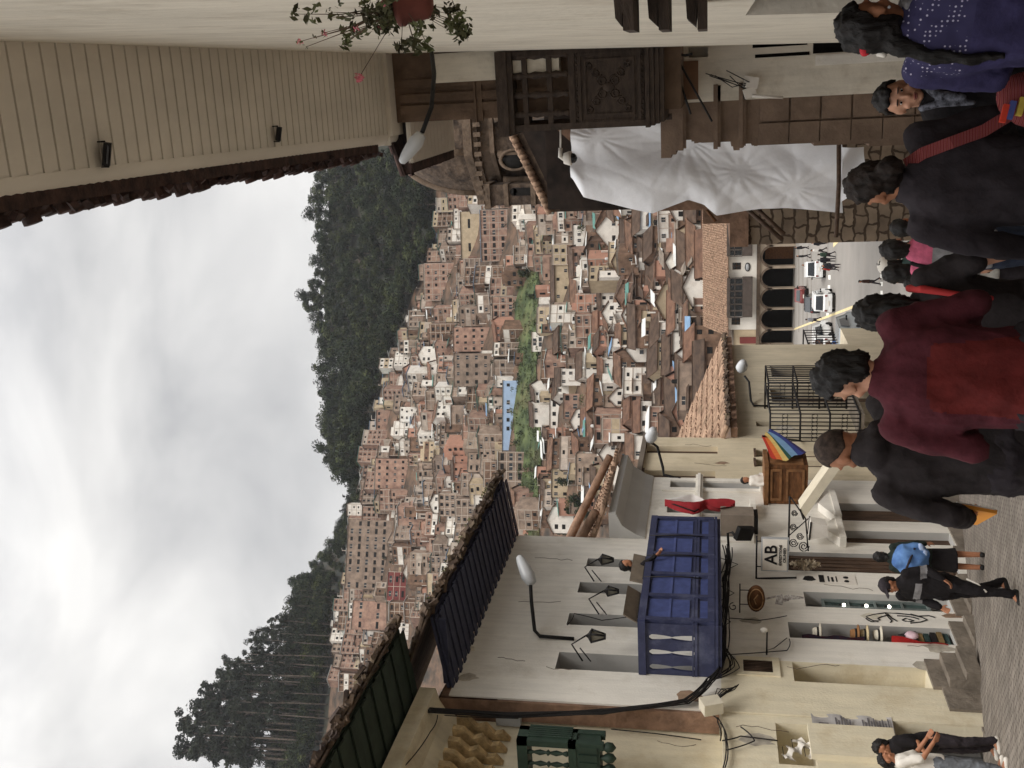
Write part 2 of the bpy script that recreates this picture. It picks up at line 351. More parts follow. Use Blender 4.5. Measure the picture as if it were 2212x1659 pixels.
def farroof(name, c1, c2, sc=3.2):
    m = mat(name, c1, .95, .25, .35, col2=c2, rnd=.16)
    nt = m.node_tree; N = nt.nodes.new; L = nt.links.new; b = nt.nodes['Principled BSDF']
    wv = N('ShaderNodeTexWave'); wv.inputs['Scale'].default_value = sc; wv.inputs['Distortion'].default_value = 1.2; wv.bands_direction = 'X'
    tc = N('ShaderNodeTexCoord'); L(tc.outputs['Object'], wv.inputs[0])
    bp = N('ShaderNodeBump'); bp.inputs['Distance'].default_value = .12; L(wv.outputs[0], bp.inputs['Height']); L(bp.outputs[0], b.inputs['Normal'])
    return m
M_farroof = farroof('terracotta_roof', rgb(144, 110, 88), rgb(98, 74, 60))
M_farroof2 = farroof('brown_tile_roof', rgb(112, 90, 74), rgb(74, 58, 48))
M_farroof3 = farroof('orange_tile_roof', rgb(150, 112, 90), rgb(112, 82, 66))

# ------------------------------------------------------------------ terrain of the far hillside
def vtan(V): return math.tan(PITCH + math.atan((1106 - V) / FP))
KY = [-500, 330, 500, 650, 800, 900, 1000, 1070, 1150, 1200, 1260, 1320, 1420, 1659, 2100]
TOPT = [.25, .25, .258, .288, .318, .330, .338, .345, .352, .358, .362, .362, .360, .358, .35]
SKYV = [690, 692, 684, 672, 706, 694, 704, 745, 728, 712, 690, 660, 650, 640, 640]
RIDG = [vtan(v) - (.016 if i < 10 else .0) for i, v in enumerate(SKYV)]
def azdist(X, Y):
    h = YAW; fx, fy = -math.sin(h), math.cos(h); rx, ry = math.cos(h), math.sin(h)
    f = X * fx + Y * fy; r = X * rx + Y * ry
    return math.hypot(X, Y), (829.5 - 2278 * r / max(f, 1e-3))
def elev(d, y):
    t = float(np.interp(y, KY, TOPT)); rg = float(np.interp(y, KY, RIDG))
    g = float(np.interp(d, [150, 200, 260, 330, 410, 500, 600], [0, .06, .2, .37, .56, .78, 1.0]))
    e = -.075 + (t + .075) * g
    if d > 600: e = t + (rg - t) * min(1, (d - 600) / 190) ** .9
    if d > 800: e = rg * (800 / d) ** 1.15
    return e
def tz(X, Y):
    d, y = azdist(X, Y); n = 1.6 * math.sin(X * .031 + 1) * math.sin(Y * .027) + .8 * math.sin(X * .11) * math.cos(Y * .09)
    return d * elev(d, y) + n * min(1, max(0, (d - 180) / 100))
def polar(y, d):       # place at picture column y (upright) and distance d
    a = -YAW + math.atan((829.5 - y) / 2278); return d * math.sin(a), d * math.cos(a)
def onhill(x, y):      # first hit of the picture ray on the terrain
    r = Vector(ray(x, y)); h = math.hypot(r.x, r.y); d = 170.
    while d < 1000:
        X, Y = r.x / h * d, r.y / h * d
        if r.z / h * d <= tz(X, Y): break
        d += 2
    return Vector((X, Y, tz(X, Y))), d
hb = MB()
ys = list(range(-900, 2700, 24)); ds = [150 + 8 * i for i in range(100)] + [960 + 40 * i for i in range(25)]
def hp(i, j):
    X, Y = polar(ys[i], ds[j]); return (X, Y, tz(X, Y))
vs = [hp(i, j) for i in range(len(ys)) for j in range(len(ds))]; nj = len(ds)
fa, fb = [], []
for i in range(len(ys) - 1):
    for j in range(nj - 1):
        (fb if ds[j] < 608 else fa).append((i * nj + j, i * nj + j + 1, (i + 1) * nj + j + 1, (i + 1) * nj + j))
hb.add(vs, fa, 0, True); hb.add(vs, fb, 1, True)
structure(hb, 'hillside_terrain', [M_hill, M_townground])

# ------------------------------------------------------------------ street, plaza
M_cobble = brickmat('street_cobbles', rgb(160, 151, 141), rgb(132, 123, 114), rgb(96, 88, 80), 3.4, .7, .3, .045, None, .03, vary=.3, warp=.05)
M_plaza = mat('plaza_paving', rgb(138, 133, 127), .85, .08, .25, dirt=(rgb(136, 128, 120), .6, .15))
M_grassplain = mat('far_ground', rgb(96, 84, 66), .95, .2, .02)
g = MB(); Ys = [-12, -6, 0, 2, 4, 6, 8, 10, 12, 16, 20, 28, 38, 52]
for a, b in zip(Ys[:-1], Ys[1:]):
    g.quad((-14, a, gz(a)), (9, a, gz(a)), (9, b, gz(b)), (-14, b, gz(b)))
structure(g, 'street', M_cobble)
g = MB(); Ys = [52, 57, 62, 175]
for a, b in zip(Ys[:-1], Ys[1:]): g.quad((-120, a, gz(a)), (60, a, gz(a)), (60, b, gz(b)), (-120, b, gz(b)))
structure(g, 'plaza_paving', M_plaza)
g = MB(); g.quad((-3000, -3000, -14), (3000, -3000, -14), (3000, 3000, -14), (-3000, 3000, -14)); structure(g, 'ground', M_grassplain)
# painted lines on the plaza road, dashes across at V~1800
M_white = mat('road_white', rgb(225, 222, 214), .8, .08, 3); M_lineyellow = mat('road_yellow', rgb(214, 196, 150), .8, .1, 3)
g = MB()
def gpt(x, y, up=.006): p = hg(x, y); return Vector((p.x, p.y, gz(p.y) + up))
for (y0, y1) in ((594, 604), (616, 626), (676, 686), (695, 704), (715, 724), (735, 742)):
    g.add([gpt(1789 - .05 * (y0 - 600), y0), gpt(1794 - .05 * (y0 - 600), y0), gpt(1794 - .05 * (y0 - 600), y1), gpt(1789 - .05 * (y0 - 600), y1)], [(0, 1, 2, 3)])
for (y0, y1) in ((592, 600), (609, 618), (628, 636), (648, 656)):
    g.add([gpt(1902, y0), gpt(1907, y0), gpt(1907, y1), gpt(1902, y1)], [(0, 1, 2, 3)])
structure(g, 'white_road_markings', M_white)
g = MB()
a, b = gpt(1716, 711, .01), gpt(1848, 661, .01); d = (b - a).cross(Vector((0, 0, 1))).normalized() * .12; g.quad(a - d, b - d, b + d, a + d)
a, b = gpt(1742, 580, .01), gpt(1764, 575, .01); d = (b - a).cross(Vector((0, 0, 1))).normalized() * .2; g.quad(a - d, b - d, b + d, a + d)
a, b = gpt(1840, 490, .01), gpt(1800, 530, .01); d = (b - a).cross(Vector((0, 0, 1))).normalized() * .2; g.quad(a - d, b - d, b + d, a + d)
structure(g, 'yellow_road_line', M_lineyellow)
g = MB()
for k in range(5):
    xx = 1716 + 9 * k
    for y0 in range(540, 716, 22):
        a, b = gpt(xx, y0, .008), gpt(xx, y0 + 23, .008); c_, d_ = gpt(xx + 1.3, y0 + 23, .008), gpt(xx + 1.3, y0, .008); g.add([a, b, c_, d_], [(0, 1, 2, 3)])
structure(g, 'plaza_paving_bands', mat('paving_band', rgb(120, 112, 104), .9, .1, 1))
# ------------------------------------------------------------------ the town on the hillside
VYM = [440, 445, 530, 531, 745, 850, 945, 955, 1000, 1165, 1175, 1176, 1040]
def vmax(y):          # lowest row still open to view at column y
    return float(np.interp(y, [430, 530, 560, 740, 850, 950, 960, 1040, 1100, 1170, 1320, 1420, 1500, 1659], [1640, 1570, 1518, 1518, 1520, 1445, 1385, 1330, 1310, 1100, 930, 800, 740, 600]))
winm = MB(); winm.box((-.5, -.04, -.5), (.5, .06, .5), 0); winm.box((-.56, -.07, -.56), (.56, .0, -.5), 1); winm.box((-.05, -.06, -.5), (.05, -.03, .5), 1)
_w = winm.build('window', [M_glass, M_concrete]); WIN = _w.data; bpy.data.objects.remove(_w)
winm = MB(); winm.box((-.5, -.04, -.5), (.5, .06, .5), 0)
_w = winm.build('window', [M_dark]); WIN2 = _w.data; bpy.data.objects.remove(_w)
def addwin(root, x, z, yf, ww, wh, me=None, name='window'):
    o = bpy.data.objects.new(name, me or WIN); COL.objects.link(o); o.parent = root; o.location = (x, yf, z); o.scale = (ww, 1, wh)
def child(root, mb, name, m):
    me = bpy.data.meshes.new(name); me.from_pydata(mb.v, [], mb.f)
    for q in (m if isinstance(m, list) else [m]): me.materials.append(q)
    me.polygons.foreach_set('material_index', mb.m); me.update(); o = bpy.data.objects.new(name, me); COL.objects.link(o); o.parent = root; return o
def flat_house(root, w, d, fl, wall, rng, ncol=None, fh=2.75, frame=True, roofkind=None, winstyle=None):
    h = fl * fh; b = MB(); b.box((-w / 2, -d / 2, -7), (w / 2, d / 2, h)); child(root, b, 'wall', wall)
    nc = ncol or max(2, int(w / 3.4)); cw = w / nc
    if frame and rng.random() < .8:
        b = MB()
        for i in range(nc + 1):
            x = -w / 2 + i * cw; b.box((x - .13, -d / 2 - .07, -7), (x + .13, -d / 2 + .1, h + (rng.random() * .9 if rng.random() < .4 else 0)))
        for k in range(fl + 1): b.box((-w / 2 - .1, -d / 2 - .1, k * fh - .13), (w / 2 + .1, -d / 2 + .1, k * fh + .13))
        child(root, b, 'concrete_frame', M_concrete)
    if ncol is None and rng.random() < .5:
        k = rng.randrange(fl); b = MB(); b.box((-w / 2 + .15, -d / 2 - .05, k * fh + .14), (w / 2 - .15, -d / 2 + .1, (k + 1) * fh - .14)); child(root, b, 'rendered_storey', rng.choice([M_farwhite, M_farcream, M_concrete, M_concrete, M_faradobe]))
    if ncol is None and rng.random() < .45:
        ww = w * rng.uniform(.3, .5); x = rng.choice([-w / 2 + ww / 2, w / 2 - ww / 2]); hh = h * rng.uniform(.3, .75); b = MB(); b.box((x - ww / 2, -d / 2 - 2.2, -7), (x + ww / 2, -d / 2 - .08, hh)); child(root, b, 'front_wing', rng.choice([wall, M_brickg, M_concrete, M_faradobe, M_farwhite]))
        b = MB(); b.slab([(x - ww / 2 - .3, -d / 2 - 2.5, hh), (x + ww / 2 + .3, -d / 2 - 2.5, hh), (x + ww / 2 + .3, -d / 2, hh + .6), (x - ww / 2 - .3, -d / 2, hh + .6)], (0, 0, .12)); child(root, b, 'wing_roof', rng.choice([M_sheet, M_slab, M_farroof2, M_sheetgreen, M_sheet]))
        addwin(root, x, hh * .5, -d / 2 - 2.2, ww * .4, 1.1, WIN2)
    if ncol is None and rng.random() < .4:
        k = rng.randrange(1, fl + 1) if fl > 1 else 1; b = MB(); z = k * fh - fh; b.box((-w * .4, -d / 2 - 1.0, z + .14), (w * .1, -d / 2 - .1, z + .28)); b.box((-w * .4, -d / 2 - 1.0, z + 1.0), (w * .1, -d / 2 - .94, z + 1.08)); child(root, b, 'balcony', M_concrete)
    wsx = rng.uniform(.26, .5); wsz = rng.uniform(.8, 1.5)
    for k in range(fl):
        for i in range(nc):
            if rng.random() < (.1 if ncol else .3): continue
            st = winstyle or 'a'; ww = cw * (.62 if st == 'b' else wsx if ncol is None else .42) * rng.uniform(.8, 1.2); wh = (wsz if ncol is None else 1.35) if st == 'a' else 1.5
            addwin(root, -w / 2 + (i + .5 + (rng.uniform(-.12, .12) if ncol is None else 0)) * cw, (k + .52) * fh, -d / 2 - (.06 if ncol is None else 0), ww, wh, WIN if rng.random() < .5 else WIN2)
    rk = roofkind or rng.choice(['slab', 'slab', 'sheet', 'parapet', 'parapet', 'sheet', 'upper'])
    b = MB(); mm = M_slab
    if rk == 'slab': b.box((-w / 2 - .25, -d / 2 - .3, h), (w / 2 + .25, d / 2 + .2, h + .22))
    elif rk == 'sheet':
        mm = rng.choice([M_sheet, M_sheet, M_sheet, M_slab, M_sheetgreen, M_sheetblue]); t = rng.uniform(.5, 1.6)
        b.add([(-w / 2 - .3, -d / 2 - .5, h + .1), (w / 2 + .3, -d / 2 - .5, h + .1), (w / 2 + .3, d / 2, h + t), (-w / 2 - .3, d / 2, h + t),
               (-w / 2 - .3, -d / 2 - .5, h + .25), (w / 2 + .3, -d / 2 - .5, h + .25), (w / 2 + .3, d / 2, h + t + .15), (-w / 2 - .3, d / 2, h + t + .15)],
              [(0, 3, 2, 1), (4, 5, 6, 7), (0, 1, 5, 4), (1, 2, 6, 5), (2, 3, 7, 6), (3, 0, 4, 7)])
    else:
        b.box((-w / 2, -d / 2, h), (w / 2, -d / 2 + .2, h + .7)); b.box((-w / 2, d / 2 - .2, h), (w / 2, d / 2, h + .7)); b.box((-w / 2, -d / 2 + .2, h), (-w / 2 + .2, d / 2 - .2, h + .7)); b.box((w / 2 - .2, -d / 2 + .2, h), (w / 2, d / 2 - .2, h + .7))
        if rk == 'upper': b.box((-w / 2 + .6, -d / 2 + 1.2, h), (w * rng.uniform(-.1, .3), d / 2 - .5, h + 2.3)); mm = wall
    ro = child(root, b, 'roof', mm)
    if rng.random() < .35:
        b = MB(); x = rng.uniform(-.3, .3) * w; b.lathe([(.5, h + .3), (.55, h + .5), (.55, h + 1.5), (.2, h + 1.75)], 8, Matrix.Translation((x, 0, 0))); child(root, b, 'water_tank', M_dark if rng.random() < .5 else M_sheet)
def gable_house(root, w, d, fl, wall, roofm, rng, ridge='x', ncol=None, fh=2.7, pitch=.5, winstyle=None):
    h = fl * fh; b = MB(); b.box((-w / 2, -d / 2, -7), (w / 2, d / 2, h)); r = MB(); t = .22; ov = .55
    if ridge == 'x':
        rz_ = h + d / 2 * pitch
        b.slab([(-w / 2, -d / 2, h), (-w / 2, d / 2, h), (-w / 2, 0, rz_ - .1)], (.3, 0, 0)); b.slab([(w / 2 - .3, -d / 2, h), (w / 2 - .3, d / 2, h), (w / 2 - .3, 0, rz_ - .1)], (.3, 0, 0))
        for sg in (-1, 1):
            r.slab([(-w / 2 - ov, sg * (d / 2 + ov), h - ov * pitch), (w / 2 + ov, sg * (d / 2 + ov), h - ov * pitch), (w / 2 + ov, 0, rz_), (-w / 2 - ov, 0, rz_)], (0, 0, t))
        r.box((-w / 2 - ov, -.18, rz_ + t - .05), (w / 2 + ov, .18, rz_ + t + .14))
    else:
        rz_ = h + w / 2 * pitch
        for yy in (-d / 2, d / 2 - .3): b.slab([(-w / 2, yy, h), (w / 2, yy, h), (0, yy, rz_ - .1)], (0, .3, 0))
        for sg in (-1, 1):
            r.slab([(sg * (w / 2 + ov), -d / 2 - ov, h - ov * pitch), (sg * (w / 2 + ov), d / 2 + ov, h - ov * pitch), (0, d / 2 + ov, rz_), (0, -d / 2 - ov, rz_)], (0, 0, t))
    child(root, b, 'wall', wall); child(root, r, 'roof', roofm)
    nc = ncol or max(2, int(w / 3.2)); cw = w / nc
    for k in range(fl):
        for i in range(nc):
            if rng.random() < .2: continue
            addwin(root, -w / 2 + (i + .5) * cw, (k + .5) * fh, -d / 2, cw * .36, 1.25, WIN if rng.random() < .5 else WIN2)
    if rng.random() < .25:
        b = MB(); x = w * rng.uniform(-.3, .3); yy = d * .15 if ridge == 'x' else 0; b.box((x - .3, yy - .3, h), (x + .3, yy + .3, rz_ + .9)); child(root, b, 'chimney', wall)
WC = {'bare brick': M_brick, 'greyish brick': M_brickg, 'whitewashed': M_farwhite, 'cream': M_farcream, 'salmon': M_farpink, 'mud-walled': M_faradobe, 'pale blue': M_farblue, 'red': M_farred}
RC = {'terracotta': M_farroof, 'brown tile': M_farroof2, 'orange tile': M_farroof3}
HOUSES = []
def place_house(X, Y, zb, yawj, spec, label=None):
    rz = math.atan2(-X, Y) + yawj; rng = random.Random(int(X * 17 + Y * 131) & 0xffffff)
    root = thing('house', '', 'house', (X, Y, zb), rz, 'houses on the hillside')
    if spec['kind'] == 'flat': flat_house(root, spec['w'], spec['d'], spec['fl'], WC[spec['wall']], rng, spec.get('nc'), spec.get('fh', 2.75), spec.get('frame', True), spec.get('roofkind'), spec.get('ws'))
    else: gable_house(root, spec['w'], spec['d'], spec['fl'], WC[spec['wall']], RC[spec['roof']], rng, spec['ridge'], spec.get('nc'), spec.get('fh', 2.7), spec.get('pitch', .5))
    HOUSES.append((root, spec, label, X, Y))
# hand-placed buildings: (bottom row x, y0, y1, storeys, columns, kind...)
SPECIAL = []
def special(xb, y0, y1, xt, spec, label, yawj=0):
    yc = (y0 + y1) / 2; P, d = onhill(xb, yc); X, Y = P.x, P.y; sc = 2260 / d
    w = (y1 - y0) / sc; h = (xb - xt) / sc; s = dict(spec); s['w'] = w; s.setdefault('d', min(10, max(5, w * .6)))
    if s['kind'] == 'flat': s['fh'] = h / s['fl']
    else: s['fh'] = h * .72 / s['fl']
    r = math.hypot(X, Y); k = (r + s['d'] / 2) / r
    place_house(X * k, Y * k, P.z - .3, yawj, s, label); SPECIAL.append((xt - 4, xb + 2, y0 - 3, y1 + 3, d))
F = lambda wall, fl, nc, **k: dict(kind='flat', wall=wall, fl=fl, nc=nc, **k)
G = lambda wall, roof, fl, nc, ridge, **k: dict(kind='gable', wall=wall, roof=roof, fl=fl, nc=nc, ridge=ridge, **k)
special(838, 1122, 1276, 742, F('greyish brick', 5, 9, ws='b', roofkind='slab'), 'big unfinished greyish block with open window bays at the upper left of the town')
special(1232, 556, 668, 1184, G('cream', 'brown tile', 2, 6, 'x', d=8), 'long pale house with two rows of windows in the middle right of town')
special(1264, 486, 539, 1236, F('whitewashed', 1, 4, roofkind='slab', frame=False), 'bright white low house with four dark windows beside the church tower')
special(1331, 614, 672, 1288, G('whitewashed', 'brown tile', 2, 3, 'x'), 'white two-storey house with dark windows above the arcade roof')
special(1096, 452, 564, 1036, F('bare brick', 3, 8, ws='b', roofkind='sheet'), 'wide orange brick block with two rows of windows next to the dome')
special(1034, 456, 560, 994, F('cream', 1, 2, frame=False, roofkind='sheet'), 'long shed with cream and pale roof bands above the wide brick block')
special(968, 567, 650, 915, F('bare brick', 3, 6, roofkind='parapet'), 'brick block with white crown and row of windows under the forest')
special(1058, 762, 835, 974, F('greyish brick', 4, 4, frame=False, roofkind='slab'), 'tall grey and brick block with four rows of dark windows in mid town')
special(1052, 706, 760, 976, F('bare brick', 4, 4, frame=False, roofkind='slab'), 'plain brick block with very small windows right of the tall grey block')
special(1112, 820, 975, 1086, F('pale blue', 1, 8, frame=False, roofkind='slab', d=5), 'long low pale blue wall building above the green bank')
special(1175, 717, 760, 1150, F('whitewashed', 2, 1, frame=False, roofkind='slab'), 'small bright white box house standing on the edge of the green bank')
special(1292, 788, 816, 1264, F('whitewashed', 2, 2, frame=False, roofkind='slab'), 'narrow white house with pink end wall in the lower town')
special(1206, 862, 926, 1186, F('whitewashed', 1, 3, frame=False, roofkind='slab'), 'low white house with two dark windows below the green bank')
special(1332, 950, 1013, 1306, G('whitewashed', 'brown tile', 1, 2, 'y', pitch=.7), 'white gabled house with two windows just above the brown wing roof')
special(1346, 840, 880, 1326, G('whitewashed', 'terracotta', 1, 2, 'y', pitch=.9), 'small white gabled house left of the lower town square')
special(1402, 728, 782, 1362, G('whitewashed', 'brown tile', 1, 1, 'y', pitch=.8), 'blank white gable wall above the brown roofs by the arcade')
special(1132, 976, 1062, 1072, F('greyish brick', 3, 4, ws='b', roofkind='sheet'), 'block with large dark glass bays beside the dark blue soffit')
special(1042, 1104, 1136, 1018, F('whitewashed', 1, 1, frame=False, roofkind='slab'), 'tiny white box house near the roof corner of the balcony building')
special(880, 1236, 1300, 836, F('red', 3, 2, roofkind='slab'), 'dark red and white striped house in the upper left of town')
special(836, 1300, 1362, 756, F('bare brick', 2, 3, ws='b', roofkind='slab'), 'brick house with tall narrow window bays under the eucalyptus grove')
special(886, 1346, 1382, 834, F('whitewashed', 2, 4, roofkind='slab', ws='b'), 'pale house with white columns beside the roof verge')
special(840, 885, 945, 812, F('bare brick', 2, 4, roofkind='sheet'), 'brick house with pale sheet roof at the very top edge of town')
special(880, 990, 1060, 806, F('bare brick', 4, 5, roofkind='parapet'), 'four-storey brick block with grid of dark windows below the forest edge')
special(1230, 1000, 1075, 1190, F('cream', 2, 5, frame=False, roofkind='slab'), 'cream building with dark window strip left of the low white house')
special(1250, 850, 905, 1215, F('bare brick', 2, 3, roofkind='slab', ws='b'), 'brick house with two large dark openings in mid lower town')
special(1340, 465, 530, 1300, G('whitewashed', 'orange tile', 1, 2, 'y', pitch=.8), 'white gabled house beside the orange tile roof near the tarpaulin')
special(1110, 640, 700, 1060, F('bare brick', 3, 4, roofkind='slab', ws='b'), 'brick block with dark windows directly above the green bank')
# rows of other houses
rng = random.Random(11); d = 196.; row = 0; ROWN = {}
nh = 0; FAR = []
while d < 598:
    y = 400 + rng.uniform(-20, 20)
    while y < 1500:
        low = d < 330 + (.12 * max(0, 900 - y)) ; w = rng.uniform(6, 12) if not low else rng.uniform(6.5, 13)
        wp = w * 2260 / d; yc = y + wp / 2
        X, Y = polar(yc, d + rng.uniform(-2.5, 2.5)); z = tz(X, Y)
        isflat = rng.random() < (.9 if d > 440 else .55 if d > 360 else .12)
        fl = rng.choice([2, 2, 3, 3, 4]) if isflat else rng.choice([1, 1, 2, 2])
        top = z + fl * 2.75 + 1; px, py = proj((X, Y, top)); pb, _ = proj((X, Y, z))
        ok = px < vmax(py) - 4 and 425 < py < 1480 and px > 700
        for (a, b, c, e_, dd) in SPECIAL:
            if c - 2 < py < e_ + 2 and d < dd + 6 and px < b and pb > a + 6: ok = False
            if c < py < e_ and abs(d - dd) < 10: ok = False
        # the grassy ravine stays open
        if 585 < py < 1010 and (1118 + (py - 585) * -.02) < (px + pb) / 2 + 4 < 1168: ok = False
        if 1010 < py < 1180 and 1132 < px < 1170: ok = False
        if rng.random() < .05: ok = False
        if ok and nh >= 268: FAR.append((X, Y, z, w, fl, isflat)); nh += 1
        elif ok:
            if isflat: sp_ = F(rng.choice(['bare brick'] * 5 + ['greyish brick'] * 5 + ['cream', 'whitewashed', 'whitewashed', 'salmon', 'mud-walled', 'mud-walled']), fl, None)
            else: sp_ = G(rng.choice(['whitewashed', 'whitewashed', 'cream', 'mud-walled', 'mud-walled', 'salmon', 'bare brick']), rng.choice(['terracotta', 'brown tile', 'brown tile', 'orange tile']), fl, None, rng.choice('xxxy'))
            sp_['w'] = w; sp_['d'] = rng.uniform(7, 10) if isflat else rng.uniform(8, 12); sp_['row'] = row
            if sp_.get('ridge') == 'y': sp_['w'] = w = min(w, 9.5)
            place_house(X, Y, z, rng.uniform(-.6, .6), sp_); nh += 1
        y += wp * rng.uniform(1.0, 1.12)
    d += 11.5 if d < 400 else 12.5; row += 1
NROW = row
# labels: terraces counted upwards, houses counted from the left
byrow = {}
for h in HOUSES:
    if h[2] is None: byrow.setdefault(h[1]['row'], []).append(h)
used = 0
for k, rw in enumerate(sorted(byrow)):
    hs = sorted(byrow[rw], key=lambda h: math.atan2(h[3], h[4]))
    for i, h in enumerate(hs):
        s = h[1]; st = {1: 'one', 2: 'two', 3: 'three', 4: 'four', 5: 'five'}[s['fl']]
        kind = ('flat-roofed' if s['kind'] == 'flat' else s['roof'].replace(' tile', '') + '-roofed')
        h[0]['label'] = f"{s['wall']} {kind} {st}-storey house, {ORD[i + 1]} from left in {ORD[k + 1]} hillside row from the bottom"
for h in HOUSES:
    if h[2]: h[0]['label'] = h[2]
# the houses beyond the nearest 300, and the sheds, yard walls and lean-tos between all of them: one mass
fm = [M_brick, M_brickg, M_concrete, M_farwhite, M_farcream, M_faradobe, M_dark, M_slab, M_sheet, M_farroof, M_farroof2, M_sheetgreen, M_sheetblue, M_farpink]
q = MB()
for (X, Y, z, w, fl, isf) in FAR:
    yj = rng.uniform(-.6, .6); T = Matrix.Translation((X, Y, z)) @ Matrix.Rotation(math.atan2(-X, Y) + yj, 4, 'Z'); dd = rng.uniform(6, 9); h = fl * 2.75; wi = rng.choice([0, 0, 0, 1, 1, 1, 3, 4, 5])
    q.box((-w / 2, -dd / 2, -7), (w / 2, dd / 2, h), wi, T); nc = max(2, int(w / 3)); cw = w / nc
    for i in range(nc + 1): q.box((-w / 2 + i * cw - .12, -dd / 2 - .06, -5), (-w / 2 + i * cw + .12, -dd / 2 + .05, h + (rng.random() if rng.random() < .4 else 0)), 2, T)
    for k in range(fl + 1): q.box((-w / 2, -dd / 2 - .08, k * 2.75 - .12), (w / 2, -dd / 2 + .05, k * 2.75 + .1), 2, T)
    if rng.random() < .4: k = rng.randrange(fl); q.box((-w / 2 + .15, -dd / 2 - .04, k * 2.75 + .14), (w / 2 - .15, -dd / 2 + .1, (k + 1) * 2.75 - .14), rng.choice([3, 4, 2]), T)
    sx = rng.uniform(.25, .5); sz = rng.uniform(.8, 1.5)
    for k in range(fl):
        for i in range(nc):
            if rng.random() < .7: cx_ = -w / 2 + (i + .5) * cw; q.box((cx_ - cw * sx / 2, -dd / 2 - .05, (k + .5) * 2.75 - sz / 2), (cx_ + cw * sx / 2, -dd / 2 + .03, (k + .5) * 2.75 + sz / 2), 6, T)
    t = rng.uniform(.1, 1.3); q.slab([T @ Vector(p) for p in ((-w / 2 - .3, -dd / 2 - .4, h + .12), (w / 2 + .3, -dd / 2 - .4, h + .12), (w / 2 + .3, dd / 2, h + t), (-w / 2 - .3, dd / 2, h + t))], (0, 0, .15), rng.choice([7, 7, 8, 8, 9, 10, 11]))
nc_ = 0
while nc_ < 1500:
    y = rng.uniform(430, 1480); d_ = 190 + 412 * rng.random() ** .8; X, Y = polar(y, d_); z = tz(X, Y); px, py = proj((X, Y, z + 3))
    if px > vmax(py) or (570 < py < 1185 and 1114 < px < 1172): nc_ += .2; continue
    if any(c - 6 < py < e_ + 6 and d_ < dd_ + 4 and a_ - 4 < px < b_ + 14 for (a_, b_, c, e_, dd_) in SPECIAL): nc_ += .2; continue
    nc_ += 1; T = Matrix.Translation((X, Y, z)) @ Matrix.Rotation(math.atan2(-X, Y) + rng.uniform(-1, 1), 4, 'Z'); kd = rng.random(); lowt = d_ < 340
    if kd < .5:
        w, dd, h = rng.uniform(2.5, 6), rng.uniform(2.5, 5), rng.uniform(2.2, 6.5); q.box((-w / 2, -dd / 2, -3), (w / 2, dd / 2, h), rng.choice([0, 1, 2, 3, 4, 5, 5, 13]), T); t = rng.uniform(.2, 1.6)
        q.slab([T @ Vector(p) for p in ((-w / 2 - .3, -dd / 2 - .4, h), (w / 2 + .3, -dd / 2 - .4, h), (w / 2 + .3, dd / 2, h + t), (-w / 2 - .3, dd / 2, h + t))], (0, 0, .14), rng.choice([9, 10, 10, 7] if lowt else [8, 8, 7, 10, 11, 12]))
        q.box((-.5, -dd / 2 - .04, h * .3), (.5, -dd / 2 + .03, h * .7), 6, T)
    elif kd < .75: w = rng.uniform(4, 11); h = rng.uniform(1.2, 3.5); q.box((-w / 2, -.15, -3), (w / 2, .15, h), rng.choice([3, 3, 4, 2, 1, 5, 0]), T)
    elif kd < .88: h = rng.uniform(3, 8); q.box((-.16, -.16, -2), (.16, .16, h), rng.choice([2, 3, 7]), T); q.box((-.3, -.08, h), (rng.uniform(1, 3), .08, h + .15), rng.choice([2, 3]), T)
    else: w = rng.uniform(3, 8); h = rng.uniform(3, 6); q.slab([T @ Vector(p) for p in ((-w / 2, -2, h), (w / 2, -2, h), (w / 2, 2, h + 1.4), (-w / 2, 2, h + 1.4))], (0, 0, .12), rng.choice([8, 8, 7, 11, 12, 9, 10])); q.box((-w / 2, -1.9, -3), (-w / 2 + .2, -1.7, h), 2, T); q.box((w / 2 - .2, -1.9, -3), (w / 2, -1.7, h), 2, T)
for _ in range(420):
    y = rng.uniform(430, 1480); d_ = rng.uniform(190, 605); X, Y = polar(y, d_); px, py = proj((X, Y, tz(X, Y) + 3))
    if px > vmax(py): continue
q.build('dense_hillside_sheds', fm, None, kind='stuff', label='mass of sheds, lean-tos and yard walls crowded between the hillside houses', category='sheds')
gq = MB(); random.seed(77)
for _ in range(260):
    y = random.uniform(430, 1480); d_ = random.uniform(190, 605); X, Y = polar(y, d_); px, py = proj((X, Y, tz(X, Y) + 3))
    if px > vmax(py): continue
    leafcloud(gq, (X, Y, tz(X, Y) + random.uniform(.5, 3)), (random.uniform(1, 3.2), random.uniform(1, 3), random.uniform(.8, 2)), 46, .42, 0 if random.random() < .6 else 1)
gq.build('garden_shrubs', [M_leaf1, M_leaf2], None, kind='stuff', label='green garden shrubs scattered between the hillside houses', category='shrubs')
print('HOUSES', len(HOUSES), 'FAR', len(FAR))

